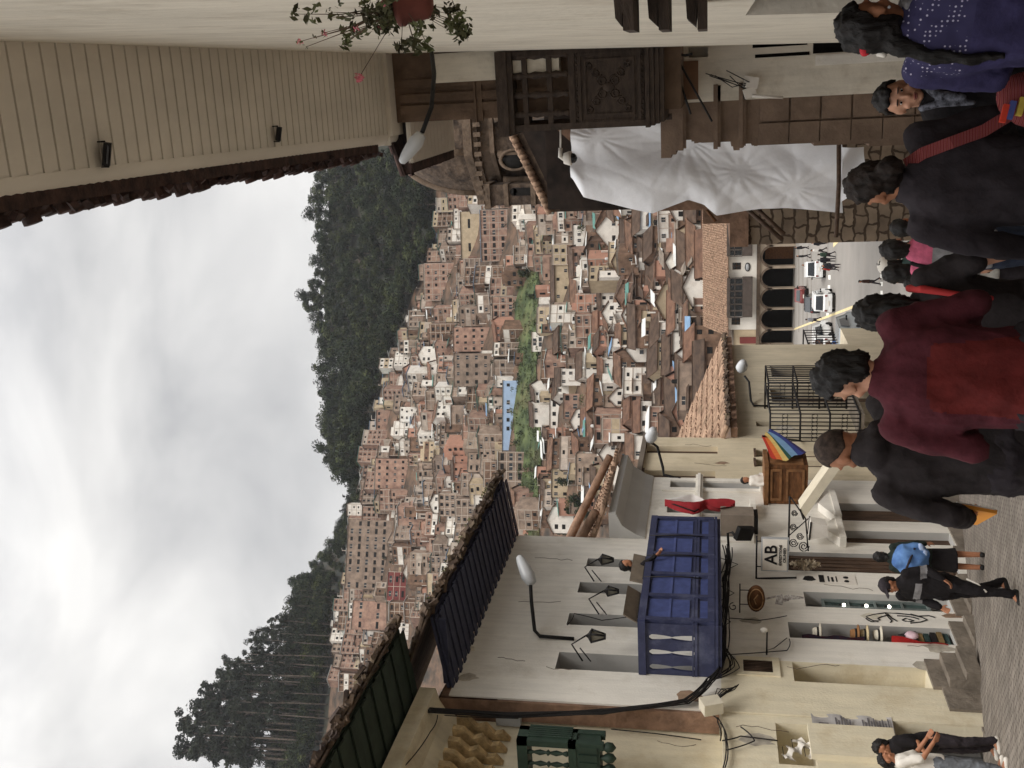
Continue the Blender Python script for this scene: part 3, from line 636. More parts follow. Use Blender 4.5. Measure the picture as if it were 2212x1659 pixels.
# green bank in the ravine and other grass patches, laid on the terrain
def patch(pts, name, up=.5, n=14, m=None):
    q = MB()
    (x0, y0), (x1, y1) = pts[0], pts[-1]
    rows = []
    for (xa, xb, y) in pts2:
        rows.append([onhill(xa + (xb - xa) * t / 5, y)[0] + Vector((0, 0, up)) for t in range(6)])
    vs = [p for r in rows for p in r]; fs = [(i * 6 + k, i * 6 + k + 1, (i + 1) * 6 + k + 1, (i + 1) * 6 + k) for i in range(len(rows) - 1) for k in range(5)]
    q.add(vs, fs, 0, True)
    for r in rows:
        for p in r:
            for _ in range(3): leafcloud(q, p + Vector((random.uniform(-3, 3), random.uniform(-3, 3), .3)), (1.6, 1.6, .7), 24, .35, 0)
    return q.build(name, m or M_grass, None, kind='stuff', label='grass and weeds on the green bank of the hillside', category='grass')
pts2 = [(1140, 1165, 570)] + [(1124 - .02 * (y - 600) - 6 * math.sin(y * .03), 1166 + .01 * (y - 600) + 6 * math.sin(y * .021), y) for y in range(590, 1012, 20)]
patch([(0, 0), (1, 1)], 'grass_bank')
pts2 = [(1130, 1168, y) for y in range(1020, 1190, 20)]
patch([(0, 0), (1, 1)], 'grass_bank')
# ------------------------------------------------------------------ trees: dense rounded ones, tall thin eucalyptus
def broad(seed, H=14., W=5., leafm=(M_leaf1, M_leaf2), n=15):
    st = random.getstate(); random.seed(seed)
    t = bpy.data.objects.new('tree', None); COL.objects.link(t)
    tr = MB(); tr.tube([(0, 0, -2), (.1, 0, H * .3), (.3, .2, H * .8)], [.32, .24, .08], 6)
    c = MB()
    for k in range(n):
        a = random.uniform(0, 6.28); rr = W * random.uniform(.2, .75); z = H * random.uniform(.3, .95); rr *= 1.2 - z / H * .75
        p = Vector((math.cos(a) * rr, math.sin(a) * rr, z)); r = W * random.uniform(.26, .46)
        tr.tube([(.1, 0, z * .6), p], [.14, .05], 5)
        leafcloud(c, p, (r, r, r * .85), 120, .62, 0 if random.random() < .62 else 1)
    c.build('crown', list(leafm), t); tr.build('trunk', M_trunk, t); random.setstate(st); return t
def euca(seed, H=30., dense=1.):
    st = random.getstate(); random.seed(seed)
    t = bpy.data.objects.new('eucalyptus_tree', None); COL.objects.link(t)
    tr = MB(); bx, by = random.uniform(-1, 1), random.uniform(-1, 1)
    tr.tube([(0, 0, -3), (bx * .3, by * .3, H * .35), (bx, by, H * .7), (bx * 1.3, by, H * .95)], [.24, .19, .12, .05], 6)
    c = MB()
    for k in range(int(13 * dense)):
        z = H * random.uniform(.42, 1.0); a = random.uniform(0, 6.28); rr = random.uniform(.3, 3.4) * (1.25 - z / H * .7)
        p = Vector((bx * z / H + math.cos(a) * rr, by * z / H + math.sin(a) * rr, z)); r = random.uniform(.8, 1.9)
        tr.tube([(bx * z / H * .9, by * z / H * .9, z - 2.2), p], [.1, .04], 4)
        leafcloud(c, p, (r, r, r * .8), 120, .34, 0)
    c.build('crown', M_leafeuc, t); tr.build('trunk', M_trunk, t); random.setstate(st); return t
BT = [broad(100 + i, random.uniform(15, 21), random.uniform(7.5, 9.5)) for i in range(6)]
ET = [euca(200 + i, 30, random.uniform(.8, 1.3)) for i in range(6)]
usedp = set()
def put(pt, X, Y, z, s, label, cat, group, sz=None):
    o = pt if id(pt) not in usedp else copy_tree(pt); usedp.add(id(pt))
    o.location = (X, Y, z); o.rotation_euler = (0, 0, random.uniform(0, 6.28)); o.scale = (s, s, sz or s)
    o['label'] = label; o['category'] = cat; o['group'] = group
random.seed(5)
TR = []
# forest above the town, up to the ridge
for k, d in enumerate([612, 632, 655, 680, 708, 740, 768, 796]):
    y = 300 + random.uniform(0, 30); i = 0
    while y < 1330:
        top = float(np.interp(y, KY, RIDG)); tt = float(np.interp(y, KY, TOPT))
        if k < 7 and (top - tt) < .035 and k % 2: y += 30; continue
        X, Y = polar(y, d + random.uniform(-6, 6)); TR.append((k, y, X, Y)); y += random.uniform(27, 40) * (1.0 if k < 6 else .85)
for k in range(8):
    rw = sorted([t for t in TR if t[0] == k], key=lambda t: -t[1])
    for i, (kk, y, X, Y) in enumerate(rw):
        s = random.uniform(.75, 1.15)
        if k == 7: s = random.uniform(.6, 1.1)
        if y > 1035: s *= .55
        put(random.choice(BT), X, Y, tz(X, Y) - 2, s * 1.25, f"dark green tree, {ORD[min(i + 1, 98)]} from left in the {ORD[k + 1]} forest row above the houses", 'tree', 'trees of the hill forest', s * random.uniform(.85, 1.2))
print('FOREST', len(TR))
# eucalyptus grove on the left shoulder of the hill and on the saddle
EU = []
y = 1018.
TOPV = lambda y: float(np.interp(y, [1000, 1060, 1100, 1150, 1200, 1240, 1270, 1290, 1320, 1400, 1500, 1600, 1659, 1750], [712, 745, 728, 732, 722, 712, 690, 668, 640, 560, 505, 462, 440, 425]))
for k, d in enumerate([690, 664, 640, 618]):
    y = (1262 if k else 1030) + k * 5.
    while y < 1720:
        yy = y + random.uniform(-4, 4); dd = d + random.uniform(-8, 8); X, Y = polar(yy, dd); z = tz(X, Y)
        want = vtan(TOPV(yy) + random.uniform(-8, 60) + k * 8) * dd - z
        if yy < 1262: want = max(10, min(want, 20)); 
        EU.append((k, yy, X, Y, z, max(9, want))); y += random.uniform(15, 27) if yy > 1262 else random.uniform(18, 46)
for k in range(4):
    for i, (kk, yy, X, Y, z, H) in enumerate(sorted([t for t in EU if t[0] == k], key=lambda t: -t[1])):
        s = H / 30; put(random.choice(ET), X, Y, z, max(.55, s * random.uniform(.85, 1.1)), f"tall thin-trunked eucalyptus, {ORD[min(i + 1, 98)]} from left in the {['back', 'third', 'second', 'front'][k]} row of the left-hand grove", 'eucalyptus', 'eucalyptus trees of the left grove', s)
# dark undergrowth filling the foot of the grove
UG = []
for d in (622, 650, 684, 718):
    y = 1290.
    while y < 1720: X, Y = polar(y, d); UG.append((y, X, Y)); y += random.uniform(21, 26)
for i, (y, X, Y) in enumerate(sorted(UG, key=lambda t: -t[0])):
    put(random.choice(BT), X, Y, tz(X, Y) - 1, random.uniform(.85, 1.25), f"bushy dark tree, {ORD[min(i + 1, 98)]} from left at the foot of the eucalyptus grove", 'tree', 'bushy trees under the grove')
# single trees among the houses
TT = [(1150, 590, 1.), (1160, 640, .6), (1250, 1040, .9), (1275, 1080, 1.), (1285, 1110, .8), (1250, 1100, .8), (1300, 1050, .8), (1210, 1070, .6), (1225, 950, .6), (1010, 600, .6), (1020, 640, .5), (900, 780, .5), (905, 1185, .5), (1240, 510, .5), (1190, 480, .6), (1130, 460, .6), (960, 480, .8), (980, 450, .9), (940, 440, 1.), (950, 400, 1.), (1060, 880, .4), (1180, 1010, .6), (1100, 700, .5), (1400, 620, .5), (1450, 500, .5), (880, 900, .4), (1190, 1130, .6), (1230, 1150, .6)]
for i, (x, y, s) in enumerate(sorted(TT, key=lambda t: -t[1])):
    P, d = onhill(x, y); put(random.choice(BT), P.x, P.y, P.z - .5, s * .42, f"small green tree among the houses, {ORD[i + 1]} such tree from the left", 'tree', 'trees between the houses')
# ================================================================== left side of the street
WL = Wall((-10.1, 0, 0), (0, 1, 0), (1, 0, 0))
def soffit(mb, W, a0, a1, zi, oi, zo, oo, n, mi=0, amp=.02):      # boarded or corrugated underside
    w = (a1 - a0) / n
    for i in range(n):
        a = a0 + i * w; t = .03
        pts = [W.P(a + w * .06, zi, oi), W.P(a + w * .94, zi, oi), W.P(a + w * .94, zo, oo), W.P(a + w * .06, zo, oo)]
        mb.slab([q - Vector((0, 0, amp if i % 2 else 0)) for q in pts], (0, 0, t), mi)
    mb.slab([W.P(a0, zi + .03 + amp, oi), W.P(a1, zi + .03 + amp, oi), W.P(a1, zo + .03 + amp, oo), W.P(a0, zo + .03 + amp, oo)], (0, 0, .05), mi)
def panes(root, W, a0, a1, z0, z1, o, m_frame, m_glass, nx=2, nz=3, name='window'):
    b = MB(); t = .05
    W.box(b, a0, a1, z0, z0 + t, o, o + .05); W.box(b, a0, a1, z1 - t, z1, o, o + .05); W.box(b, a0, a0 + t, z0 + t, z1 - t, o, o + .05); W.box(b, a1 - t, a1, z0 + t, z1 - t, o, o + .05)
    for i in range(1, nx): a = a0 + (a1 - a0) * i / nx; W.box(b, a - .02, a + .02, z0 + t, z1 - t, o + .005, o + .045)
    for j in range(1, nz): z = z0 + (z1 - z0) * j / nz; W.box(b, a0 + t, a1 - t, z - .02, z + .02, o + .008, o + .04)
    fr = b.build(name, m_frame, root); g = MB(); W.box(g, a0 + .01, a1 - .01, z0 + .01, z1 - .01, o - .02, o + .002); g.build('pane', m_glass, fr); return fr

# ---------- white building with the blue balcony
B2 = thing('plastered_building', 'tall white plastered building with blue wooden balcony and dark blue soffit', 'building', (-10.1, 18, -5))
Y0, Y1, ZT = 14.95, 21.35, 4.45
H2 = [(15.93, 16.48, -.05, 2.75, .62), (17.47, 17.91, -.05, 2.75, .62), (18.75, 19.2, -.05, 2.7, .6), (19.93, 20.3, -.05, 2.66, .55)]
HG = [(17.36, 17.92, -4.25, -1.38, .4), (18.55, 19.14, -4.45, -1.76, .3), (20.05, 20.92, -4.9, -1.53, .12)]
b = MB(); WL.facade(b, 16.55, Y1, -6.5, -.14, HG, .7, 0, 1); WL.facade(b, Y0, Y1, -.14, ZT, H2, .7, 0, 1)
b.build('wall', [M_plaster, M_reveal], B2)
b = MB(); WL.facade(b, Y0, 16.55, -6.5, -.14, [(15.93, 16.53, -3.58, -1.36, .5)], .7); WL.box(b, Y0 - .0, 16.4, -3.58, -1.36, -.56, -.5); b.build('cream_ground_floor_wall', M_cream, B2)
b = MB(); b.box((-19, 14.98, -6), (-10.85, 21.3, 4.6)); b.build('building_mass', M_adobe, B2)
# gable end of crumbling mud wall + rough plinth
b = MB(); b.slab([(-10.85, 14.9, 3.6), (-10.13, 14.9, 3.6), (-10.13, 14.9, 4.6), (-14.6, 14.9, 7.1), (-19, 14.9, 4.6), (-19, 14.9, 3.6)], (0, .4, 0)); 
b.slab([(-10.5, 14.88, -.1), (-10.13, 14.88, -.1), (-10.13, 14.88, 4.6), (-10.5, 14.88, 4.6)], (0, .06, 0))
b.build('gable_wall', M_adobe, B2)
b = MB(); soffit(b, WL, 15.15, 21.45, 4.42, 0.0, 4.62, 1.35, 40, 0, .03); b.build('soffit', mat('blue_black_soffit', rgb(62, 64, 84), .7, .15, 6), B2)
b = MB()
b.box((-10.05, 15.2, 4.47), (-8.8, 15.26, 4.6))
b.build('end_rafter', mat('blue_black_soffit', rgb(44, 46, 62)), B2)
b = MB(); tiles(b, WL, 14.85, 21.55, 4.72, 1.5, 7.25, -4.5, .19, .075, 26, 0, .03); tiles(b, Wall((-19, 0, 0), (0, 1, 0), (-1, 0, 0)), 14.85, 21.55, 4.5, .4, 7.25, -4.4, .4, .1, 8)
for _ in range(70):
    y = random.uniform(14.9, 21.5); b.cbox((-8.6 + random.uniform(-.1, .05), y, 4.72 + random.uniform(-.02, .1)), (.22, .1, .07), 0, (random.random(), random.random(), random.random()))
b.build('roof', M_tiledark, B2)
b = MB()
for _ in range(60): leafcloud(b, (-8.6 - random.random() * .5, random.uniform(15, 21.5), 4.86), (.12, .1, .07), 14, .035, 0)
b.build('moss', mat('roof_moss', rgb(98, 96, 60), .95, .2), B2, kind='stuff')
b = MB(); [(lambda q: (WL.box(q, y0, y1, z0, z1, .0, .05), q.build('plinth', M_basestone, B2)))(MB()) for (y0, y1, z0, z1) in ((16.5, 17.36, -5.2, -4.3), (17.92, 18.55, -5.3, -4.62), (WL.sz(2060, 1537)[0], WL.sz(2060, 1483)[0], -5.0, WL.sz(2040, 1505)[1]), (19.14, 20.05, -5.6, -4.8), (20.92, 21.35, -5.8, -5.0))]
# reveal backs: upper window doors
for (a0, a1, z0, z1, dp), nm in zip(H2, 'abcd'):
    b = MB(); WL.box(b, a0, a1, z0, z1, -dp - .05, -dp + .02); b.build('balcony_door', M_doorwood if nm != 'd' else M_green, B2)
b = MB(); WL.box(b, 20.05, 20.92, -4.9, -1.53, -.2, -.1); 
for i in range(5): WL.box(b, 20.08 + i * .17, 20.2 + i * .17, -4.8, -1.6, -.1, -.075)
b.build('plank_door', M_doorwood, B2)
for (a0, a1, z0) in ((17.2, 18.1, -4.25), (18.4, 19.3, -4.45), (15.9, 16.75, -3.58)):
    b = MB()
    for k in range(3): WL.box(b, a0, a1, z0 - .25 * (k + 1), z0 - .25 * k - .003, -.3, .06 + k * .14)
    b.build('door_step', M_basestone, B2)
# shop door with its goods
b = MB(); WL.box(b, 17.36, 17.92, -4.25, -1.38, -.45, -.38); b.build('shop_interior', M_dark, B2)
panes(B2, WL, 18.56, 19.13, -4.1, -2.1, -.18, mat('shop_frame', rgb(120, 130, 128), .5), mat('shop_glass', rgb(70, 88, 86), .15, .3, 4, spec=.6), 2, 4, 'shop_window')
for k in range(3):
    b = MB(); p = WL.P(18.85, -2.5 - .42 * k, -.1); b.ball(p, .035, 8)
    m = mat('lit_bulb', (1, .95, .85, 1)); m.node_tree.nodes['Principled BSDF'].inputs['Emission Color'].default_value = (1, .93, .8, 1); m.node_tree.nodes['Principled BSDF'].inputs['Emission Strength'].default_value = 4
    t = thing('shop_lamp', f"small lit bulb, {['top', 'middle', 'lowest'][k]} of three in the glass shop doorway", 'lamp', p, 0, 'bulbs in the glass doorway'); b.build('bulb', m, t)
    c = MB(); c.tube([p + Vector((0, 0, .03)), p + Vector((0, 0, .1))], .02, 6); c.build('socket', M_iron, t)
hat = MB()
def makehat(pos, m, name_label, r=.17, stack=1):
    t = thing('hat', name_label, 'hat', pos, 0, 'goods in the hat shop doorway'); q = MB(); pos = Vector(pos)
    q.lathe([(r, 0), (r * 1.05, .015), (r * .6, .035), (r * .52, .12), (r * .4, .15), (.01, .13)], 14, Matrix.Translation(pos)); q.build('crown_and_brim', m, t)
    q = MB(); q.lathe([(r * .62, .04), (r * .6, .075)], 14, Matrix.Translation(pos)); q.build('hat_band', M_iron, t)
M_straw = mat('straw', rgb(214, 196, 156), .85, .15, 20); M_felt = mat('tan_felt', rgb(150, 108, 70), .9, .1, 10); M_felt2 = mat('cream_felt', rgb(222, 214, 196), .9, .06, 10)
for z, m, l in ((-1.95, M_felt2, 'cream hat at the top of the shop doorway rack'), (-2.62, M_felt, 'tan hat on the shop doorway rack above the gold hat'), (-2.78, M_straw, 'straw hat on the shop doorway rack under the tan hat'), (-3.02, M_felt2, 'white hat lowest on the shop doorway rack')): makehat(WL.P(17.62, z, -.02), m, l)
t = thing('hat_rack', 'thin metal rack holding hats inside the shop doorway', 'rack', WL.P(17.75, -4.2, -.3)); b = MB()
for a in (17.55, 17.85): b.tube([WL.P(a, -4.2, -.35), WL.P(a, -1.5, -.35)], .014, 6)
for z in (-1.97, -2.64, -2.8, -3.04, -3.5): b.tube([WL.P(17.5, z, -.35), WL.P(17.9, z, -.35)], .01, 6); b.tube([WL.P(17.62, z, -.35), WL.P(17.62, z, .0)], .01, 6)
b.build('frame', M_metalgrey, t)
t = thing('hanging_garment', 'dark woollen garments hanging in the shop doorway', 'clothes', WL.P(17.4, -2.4, .03)); b = MB()
b.grid(lambda u, v: WL.P(17.38 + .05 * math.sin(v * 9), -1.6 - 1.1 * u, -.45 + .5 * v + .02 * math.sin(u * 14)), 10, 8); b.build('cloth', mat('maroon_wool', rgb(70, 34, 38), .95, .3, 8, col2=rgb(40, 44, 60)), t)
t = thing('red_cloth', 'bright red cloth hanging low on the edge of the shop doorway', 'cloth', WL.P(17.45, -3.6, .03)); b = MB()
b.grid(lambda u, v: WL.P(17.36 + .04 * math.sin(v * 9 + u * 2), -3.15 - .95 * u, -.3 + (.42 - .1 * u) * v + .02 * math.sin(u * 9)), 10, 8); b.build('cloth', mat('red_cloth', rgb(176, 40, 38), .9, .12, 5), t)
t = thing('pink_bag', 'small pale pink bag lying on the red cloth', 'bag', WL.P(17.5, -3.6, .1)); b = MB(); b.ball(WL.P(17.45, -3.5, .1), (.07, .1, .12), 10, jit=.1); b.build('bag_body', mat('pale_pink', rgb(226, 196, 206), .7), t); b = MB(); b.tube([WL.P(17.42, -3.4, .1), WL.P(17.45, -3.28, .1), WL.P(17.5, -3.4, .1)], .01, 5); b.build('strap', M_cable, t)
t = thing('goods_stack', 'dark folded textiles stacked in the lower shop doorway', 'textiles', WL.P(17.7, -4.2, -.3)); b = MB()
for k in range(7): WL.box(b, 17.5 + random.uniform(0, .05), 17.88, -4.2 + k * .11, -4.11 + k * .11, -.38, -.08 + random.uniform(-.03, .03), k % 3)
b.build('folded_cloth', [mat('teal_wool', rgb(60, 80, 78), .9, .2, 6), mat('tan_wool', rgb(146, 120, 80), .9, .2, 6), mat('dark_wool', rgb(44, 38, 40), .9, .2, 6)], t)
# barred vent
b = MB(); W0 = WL; b2 = MB(); z0, z1, a0, a1 = -1.02, -.52, 16.12, 16.5
W0.box(b2, a0 - .1, a1 + .1, z0 - .12, z0, .003, .03); W0.box(b2, a0 - .1, a1 + .1, z1, z1 + .12, .003, .03); W0.box(b2, a0 - .1, a0, z0, z1, .003, .03); W0.box(b2, a1, a1 + .1, z0, z1, .003, .03)
v = thing('wall_vent', 'barred vent with plaster frame over the cream doorway', 'vent', WL.P(16.3, -.8, 0)); b2.build('frame', M_cream, v)
W0.box(b, a0, a1, z0, z1, .003, .008); b.build('opening', M_dark, v)
b = MB()
for i in range(8): a = a0 + (i + .5) * (a1 - a0) / 8; b.tube([WL.P(a, z0, .02), WL.P(a, z1, .02)], .009, 6)
b.build('bars', M_doorwood, v)

# ---------- blue balcony
BB = thing('wooden_balcony', 'long deep blue enclosed wooden balcony on the white building', 'balcony', (-9.6, 18, 0))
za, zb = -.03, 1.27; ya, yb = 15.9, 20.3; P_ = 1.0
b = MB(); WL.box(b, ya, yb, za - .12, za, 0, P_); WL.box(b, ya - .03, yb + .03, za - .06, za - .01, 0, P_ + .04); b.build('floor', M_navy, BB)
b = MB()     # near end panel with three baluster-shaped openings
def baluster_outline(zc0, zc1, hw, n=16):
    o = []
    for i in range(n + 1):
        t = i / n; z = zc0 + (zc1 - zc0) * t; r = hw * (.38 + .62 * abs(math.cos(math.pi * t)) ** .7) if .06 < t < .94 else hw * (.85 if .02 < t < .98 else .45)
        o.append((r, z))
    return o
def end_panel(b, y, x0, x1, z0, z1, cen, hw, zo0, zo1, th=.05, mi=0):
    bot = [baluster_outline(zo0, zo1, hw) for _ in cen]; n = len(bot[0])
    f = lambda x, z, yy: (x, yy, z)
    for yy in (y, y + th):
        b.add([f(x0, z0, yy), f(x1, z0, yy), f(x1, zo0, yy), f(x0, zo0, yy)], [(0, 1, 2, 3)], mi); b.add([f(x0, zo1, yy), f(x1, zo1, yy), f(x1, z1, yy), f(x0, z1, yy)], [(0, 1, 2, 3)], mi)
        for i in range(n - 1):
            edges = [x0]
            zz0, zz1 = bot[0][i][1], bot[0][i + 1][1]; L0 = [x0]; L1 = [x0]
            for c, o in zip(cen, bot): L0 += [c - o[i][0], c + o[i][0]]; L1 += [c - o[i + 1][0], c + o[i + 1][0]]
            L0.append(x1); L1.append(x1)
            for k in range(0, len(L0), 2): b.add([f(L0[k], zz0, yy), f(L0[k + 1], zz0, yy), f(L1[k + 1], zz1, yy), f(L1[k], zz1, yy)], [(0, 1, 2, 3)], mi)
    for c, o in zip(cen, bot):
        for sg in (-1, 1):
            for i in range(n - 1): b.add([f(c + sg * o[i][0], o[i][1], y), f(c + sg * o[i + 1][0], o[i + 1][1], y), f(c + sg * o[i + 1][0], o[i + 1][1], y + th), f(c + sg * o[i][0], o[i][1], y + th)], [(0, 1, 2, 3)], mi)
end_panel(b, ya, -10.09, -9.1, za, zb, [-9.95, -9.66, -9.37], .062, .3, 1.08)
b.build('end_panel', M_navy, BB)
b = MB()
for zz, hh, oo in ((za, .12, .03), (zb - .13, .13, .04), (.26, .05, .015), (.32, .03, .02)): b.box((-10.09, ya - oo, zz), (-9.1 + oo, ya - .002, zz + hh)); WL.box(b, ya, yb, zz, zz + hh, P_ + .012, P_ + oo + .012)
b.build('rail_moulding', M_navy, BB)
b = MB(); WL.box(b, ya + .052, yb, za, zb, P_ - .05, P_)
n = 5
for i in range(n + 1): a = ya + .06 + i * (yb - ya - .18) / n; WL.box(b, a, a + .1, za, zb, P_, P_ + .05)
b.build('front_panel', M_navy, BB)
b = MB()
for i in range(n):
    a0 = ya + .2 + i * (yb - ya - .18) / n; wd = (yb - ya - .18) / n - .2; N_ = 15
    for k in range(N_): a = a0 + wd * k / N_; WL.box(b, a + .005, a + wd / N_ * .72, .4, zb - .16, P_, P_ + .02); WL.box(b, a, a + wd / N_ * .5, .06, .22, P_, P_ + .014)
    WL.box(b, a0 - .02, a0 + wd, .72, .76, P_ + .02, P_ + .032)
b.build('lattice', mat('navy_light', rgb(74, 84, 132), .6, .12, 6), BB)
b = MB(); WL.box(b, yb - .05, yb, za, zb, 0.02, P_ - .05); b.build('far_end_panel', M_navy, BB)
b = MB()
for a in (17.5, 18.4, 19.3): b.tube([WL.P(a, 1.27, P_ + .05), WL.P(a + .02, .6, P_ + .07), WL.P(a, .2, P_ + .06)], .012, 5)
b.build('cable', M_cable, BB)
for (y0, y1, z, tilt, l) in ((15.95, 17.0, 1.28, .15, 'nearer raised brown shutter flap on the blue balcony'), (17.4, 18.5, 1.28, .05, 'farther raised brown shutter flap on the blue balcony')):
    t = thing('shutter_flap', l, 'shutter', WL.P(y0, z, P_ - .1), 0, 'shutter flaps of the blue balcony'); b = MB()
    b.slab([WL.P(y0, z, P_ - .02), WL.P(y1, z, P_ - .02), WL.P(y1, z + .24, P_ - .02 + tilt), WL.P(y0, z + .24, P_ - .02 + tilt)], (-.025, 0, 0)); b.build('panel', mat('flap_wood', rgb(128, 116, 102), .8, .12, 5), t)
    q = MB(); q.tube([WL.P(y0 + .1, z, P_ + .01), WL.P(y1 - .1, z, P_ + .01)], .012, 6); q.build('hinge', M_iron, t)

# ---------- cream building at the near left
B1 = thing('cream_building', 'cream building with dark green soffit at the near left edge', 'building', (-10.6, 12, -5))
W1 = Wall((-10.55, 0, 0), (0, 1, 0), (1, 0, 0))
zt = W1.sz(830, 1540)[1]
def hole(x0, x1, y0, y1, dp=.4, W=W1):      # rows x0..x1, columns y0 (right)..y1 (left)
    p = W.sz(x0, y1); q = W.sz(x1, y0); return (p[0], q[0], q[1], p[1], dp)
Wg = Wall((-10.13, 0, 0), (0, 1, 0), (1, 0, 0)); hA = hole(1683, 1753, 1566, 1650, .5, Wg); hB = hole(1932, 2117, 1548, 1700, .35, Wg)
hC = (12.0, 12.9, -3.2, -1.3, .5)
b = MB(); W1.facade(b, 8.5, 14.95, -.2, 4.9, [], .6); b.build('wall', M_cream, B1)
b = MB(); Wg.facade(b, 8.5, 14.94, -6, -.15, [hA, hB], .42); b.build('ground_floor_wall', M_cream, B1)
b = MB(); b.box((-18, 8.5, -6), (-11.1, 14.9, 4.7)); b.build('building_mass', M_cream, B1)
b = MB(); soffit(b, W1, 8.4, 14.9, 4.95, 0.0, 5.15, 1.7, 26, 0, .03); b.build('soffit', mat('green_soffit', rgb(50, 62, 52), .7, .15, 4), B1)
b = MB(); tiles(b, W1, 8.4, 14.98, 5.2, 1.85, 7.2, -3.0, .2, .08, 20, 0, .03)
for _ in range(60): b.cbox((-8.75 + random.uniform(-.08, .08), random.uniform(8.5, 15), 5.25 + random.uniform(-.03, .1)), (.24, .1, .06), 0, (random.random(), random.random(), random.random()))
b.build('roof', M_tiledark, B1)
b = MB()
prof = [(0, 4.2), (.06, 4.2), (.08, 4.32), (.2, 4.5), (.42, 4.62), (.6, 4.66), (.6, 4.94), (0, 4.94)]
b.slab([W1.P(8.5, z, o) for o, z in prof], (0, 6.4, 0)); b.build('cornice', M_cream, B1)
for i in range(18):
    b = MB(); y = 9.1 + i * .31
    pr = [(0.02, 3.3), (.2, 3.42), (.16, 3.55), (.36, 3.7), (.3, 3.84), (.5, 4.0), (.52, 4.18), (0.02, 4.18)]
    b.slab([W1.P(y, z, o * .8) for o, z in pr], (0, .12, 0)); b.build('carved_bracket', mat('ochre_carving', rgb(200, 172, 126), .85, .25, 6, .01, 20), B1)
b = MB(); Wg.box(b, *hB[:2], hB[2], hB[3], -.4, -.33); 
for k in range(4): Wg.box(b, hB[0] + .05 + k * .4, hB[0] + .4 + k * .4, hB[2] + .1, hB[3] - .1, -.33, -.3)
b.build('metal_door', mat('grey_door', rgb(84, 84, 84), .5, .12, 3), B1)
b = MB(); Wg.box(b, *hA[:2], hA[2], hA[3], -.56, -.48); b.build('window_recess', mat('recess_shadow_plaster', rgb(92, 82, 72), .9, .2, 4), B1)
b = MB(); Wg.box(b, 14.5, 14.9, -4.9, -4.1, .0, .05); b.build('plinth', M_basestone, B1)
b = MB(); p = Wg.sz(1753, 1640); q = Wg.sz(1928, 1584); Wg.box(b, p[0], q[0], q[1], p[1], .0, .1); b.build('pilaster', M_cream, B1)
b = MB(); p = Wg.sz(1757, 1581, .02); q = Wg.sz(1925, 1552, .02); n_ = thing('notice_banner', 'pale printed banner hanging on the cream wall', 'banner', Wg.P(p[0], p[1], .02))
b.grid(lambda u, v: Wg.P(p[0] + (q[0] - p[0]) * u, p[1] + (q[1] - p[1]) * v, .03 + .015 * math.sin(v * 17 + u * 3)), 6, 16); bo = b.build('sheet', mat('banner_sheet', rgb(188, 184, 182), .5, .12, 5), n_)
b = MB()
for k in range(16):
    v = .3 + .035 * k + (.12 if k > 5 else 0); Wg.box(b, p[0] + (q[0] - p[0]) * .15, p[0] + (q[0] - p[0]) * random.uniform(.6, .9), p[1] + (q[1] - p[1]) * v - .01, p[1] + (q[1] - p[1]) * v + .01, .048, .052)
Wg.box(b, p[0] + .1, p[0] + .22, p[1] - .25, p[1] - .1, .048, .053); b.build('print', mat('grey_print', rgb(110, 106, 110), .7), n_)
# laundry in the little window
for k, (oy, oz) in enumerate(((.1, -.1), (.3, -.25), (.2, -.42))):
    t = thing('white_laundry', f"white cloth, {['top', 'middle', 'lowest'][k]} of three bundled in the cream building window", 'laundry', Wg.P(hA[0] + oy, hA[3] + oz, -.05), 0, 'laundry in the cream window'); b = MB()
    b.grid(lambda u, v: Wg.P(hA[0] + oy + .3 * u, hA[3] + oz - .16 * v + .06 * math.sin(u * 6 + k), .02 + .05 * math.sin(u * 9 + v * 4 + k)), 8, 6); b.build('cloth', M_farwhite, t)
    q = MB(); q.tube([Wg.P(hA[0] + oy, hA[3] + oz + .02, .02), Wg.P(hA[0] + oy + .3, hA[3] + oz + .03, .02)], .006, 5); q.build('line', M_cable, t)
# green balcony
GB = thing('green_balcony', 'dark green turned-baluster balcony cut by the left picture edge', 'balcony', (-10.1, 12.8, 1.5))
p = hx(1115, 1598, -9.65); q = hx(1320, 1598, -9.65); yA = p.y; z1g, z0g = p.z, q.z
p2 = hx(1115, 1566, -9.65); yB = p2.y
b = MB()
zs = z0g + (z1g - z0g) * .42
end_z0 = zs
for zz, hh in ((z1g - .16, .16), (zs - .08, .12)): b.box((-10.55, yA, zz), (-9.65, yB, zz + hh))
b.box((-9.75, yA, z0g + .1), (-9.65, yA + .1, z1g)); b.box((-9.75, yB - .1, z0g + .1), (-9.65, yB, z1g)); b.build('frame', M_green, GB)
for i in range(4):
    x = -9.88 - i * .2; o = MB(); hgt = z1g - .16 - zs - .04
    o.lathe([(.03, 0), (.045, .05 * hgt), (.02, .15 * hgt), (.045, .3 * hgt), (.02, .45 * hgt), (.05, .5 * hgt), (.02, .55 * hgt), (.045, .7 * hgt), (.02, .85 * hgt), (.04, .95 * hgt), (.03, hgt)], 8, Matrix.Translation((x, yA + .05, zs + .04))); o.build('baluster', M_green, GB)
b = MB(); b.box((-10.55, yA + .01, z0g + .16), (-9.67, yB - .01, zs - .08))
for i in range(6): b.box((-9.8 - i * .14, yA - .01, z0g + .2), (-9.7 - i * .14, yA + .01, zs - .12))
b.build('lower_panel', M_green, GB)
b = MB()
for i in range(5): b.lathe([(.01, -.1), (.07, -.05), (.08, .03), (.04, .1), (.05, .17)], 8, Matrix.Translation((-9.72 - i * .19, yA + .06, z0g + .02)))
for i in range(6): b.box((-9.68, yA + .1 + i * .05, zs), (-9.63, yA + .13 + i * .05, z1g - .16))
b.build('pendant', M_green, GB)

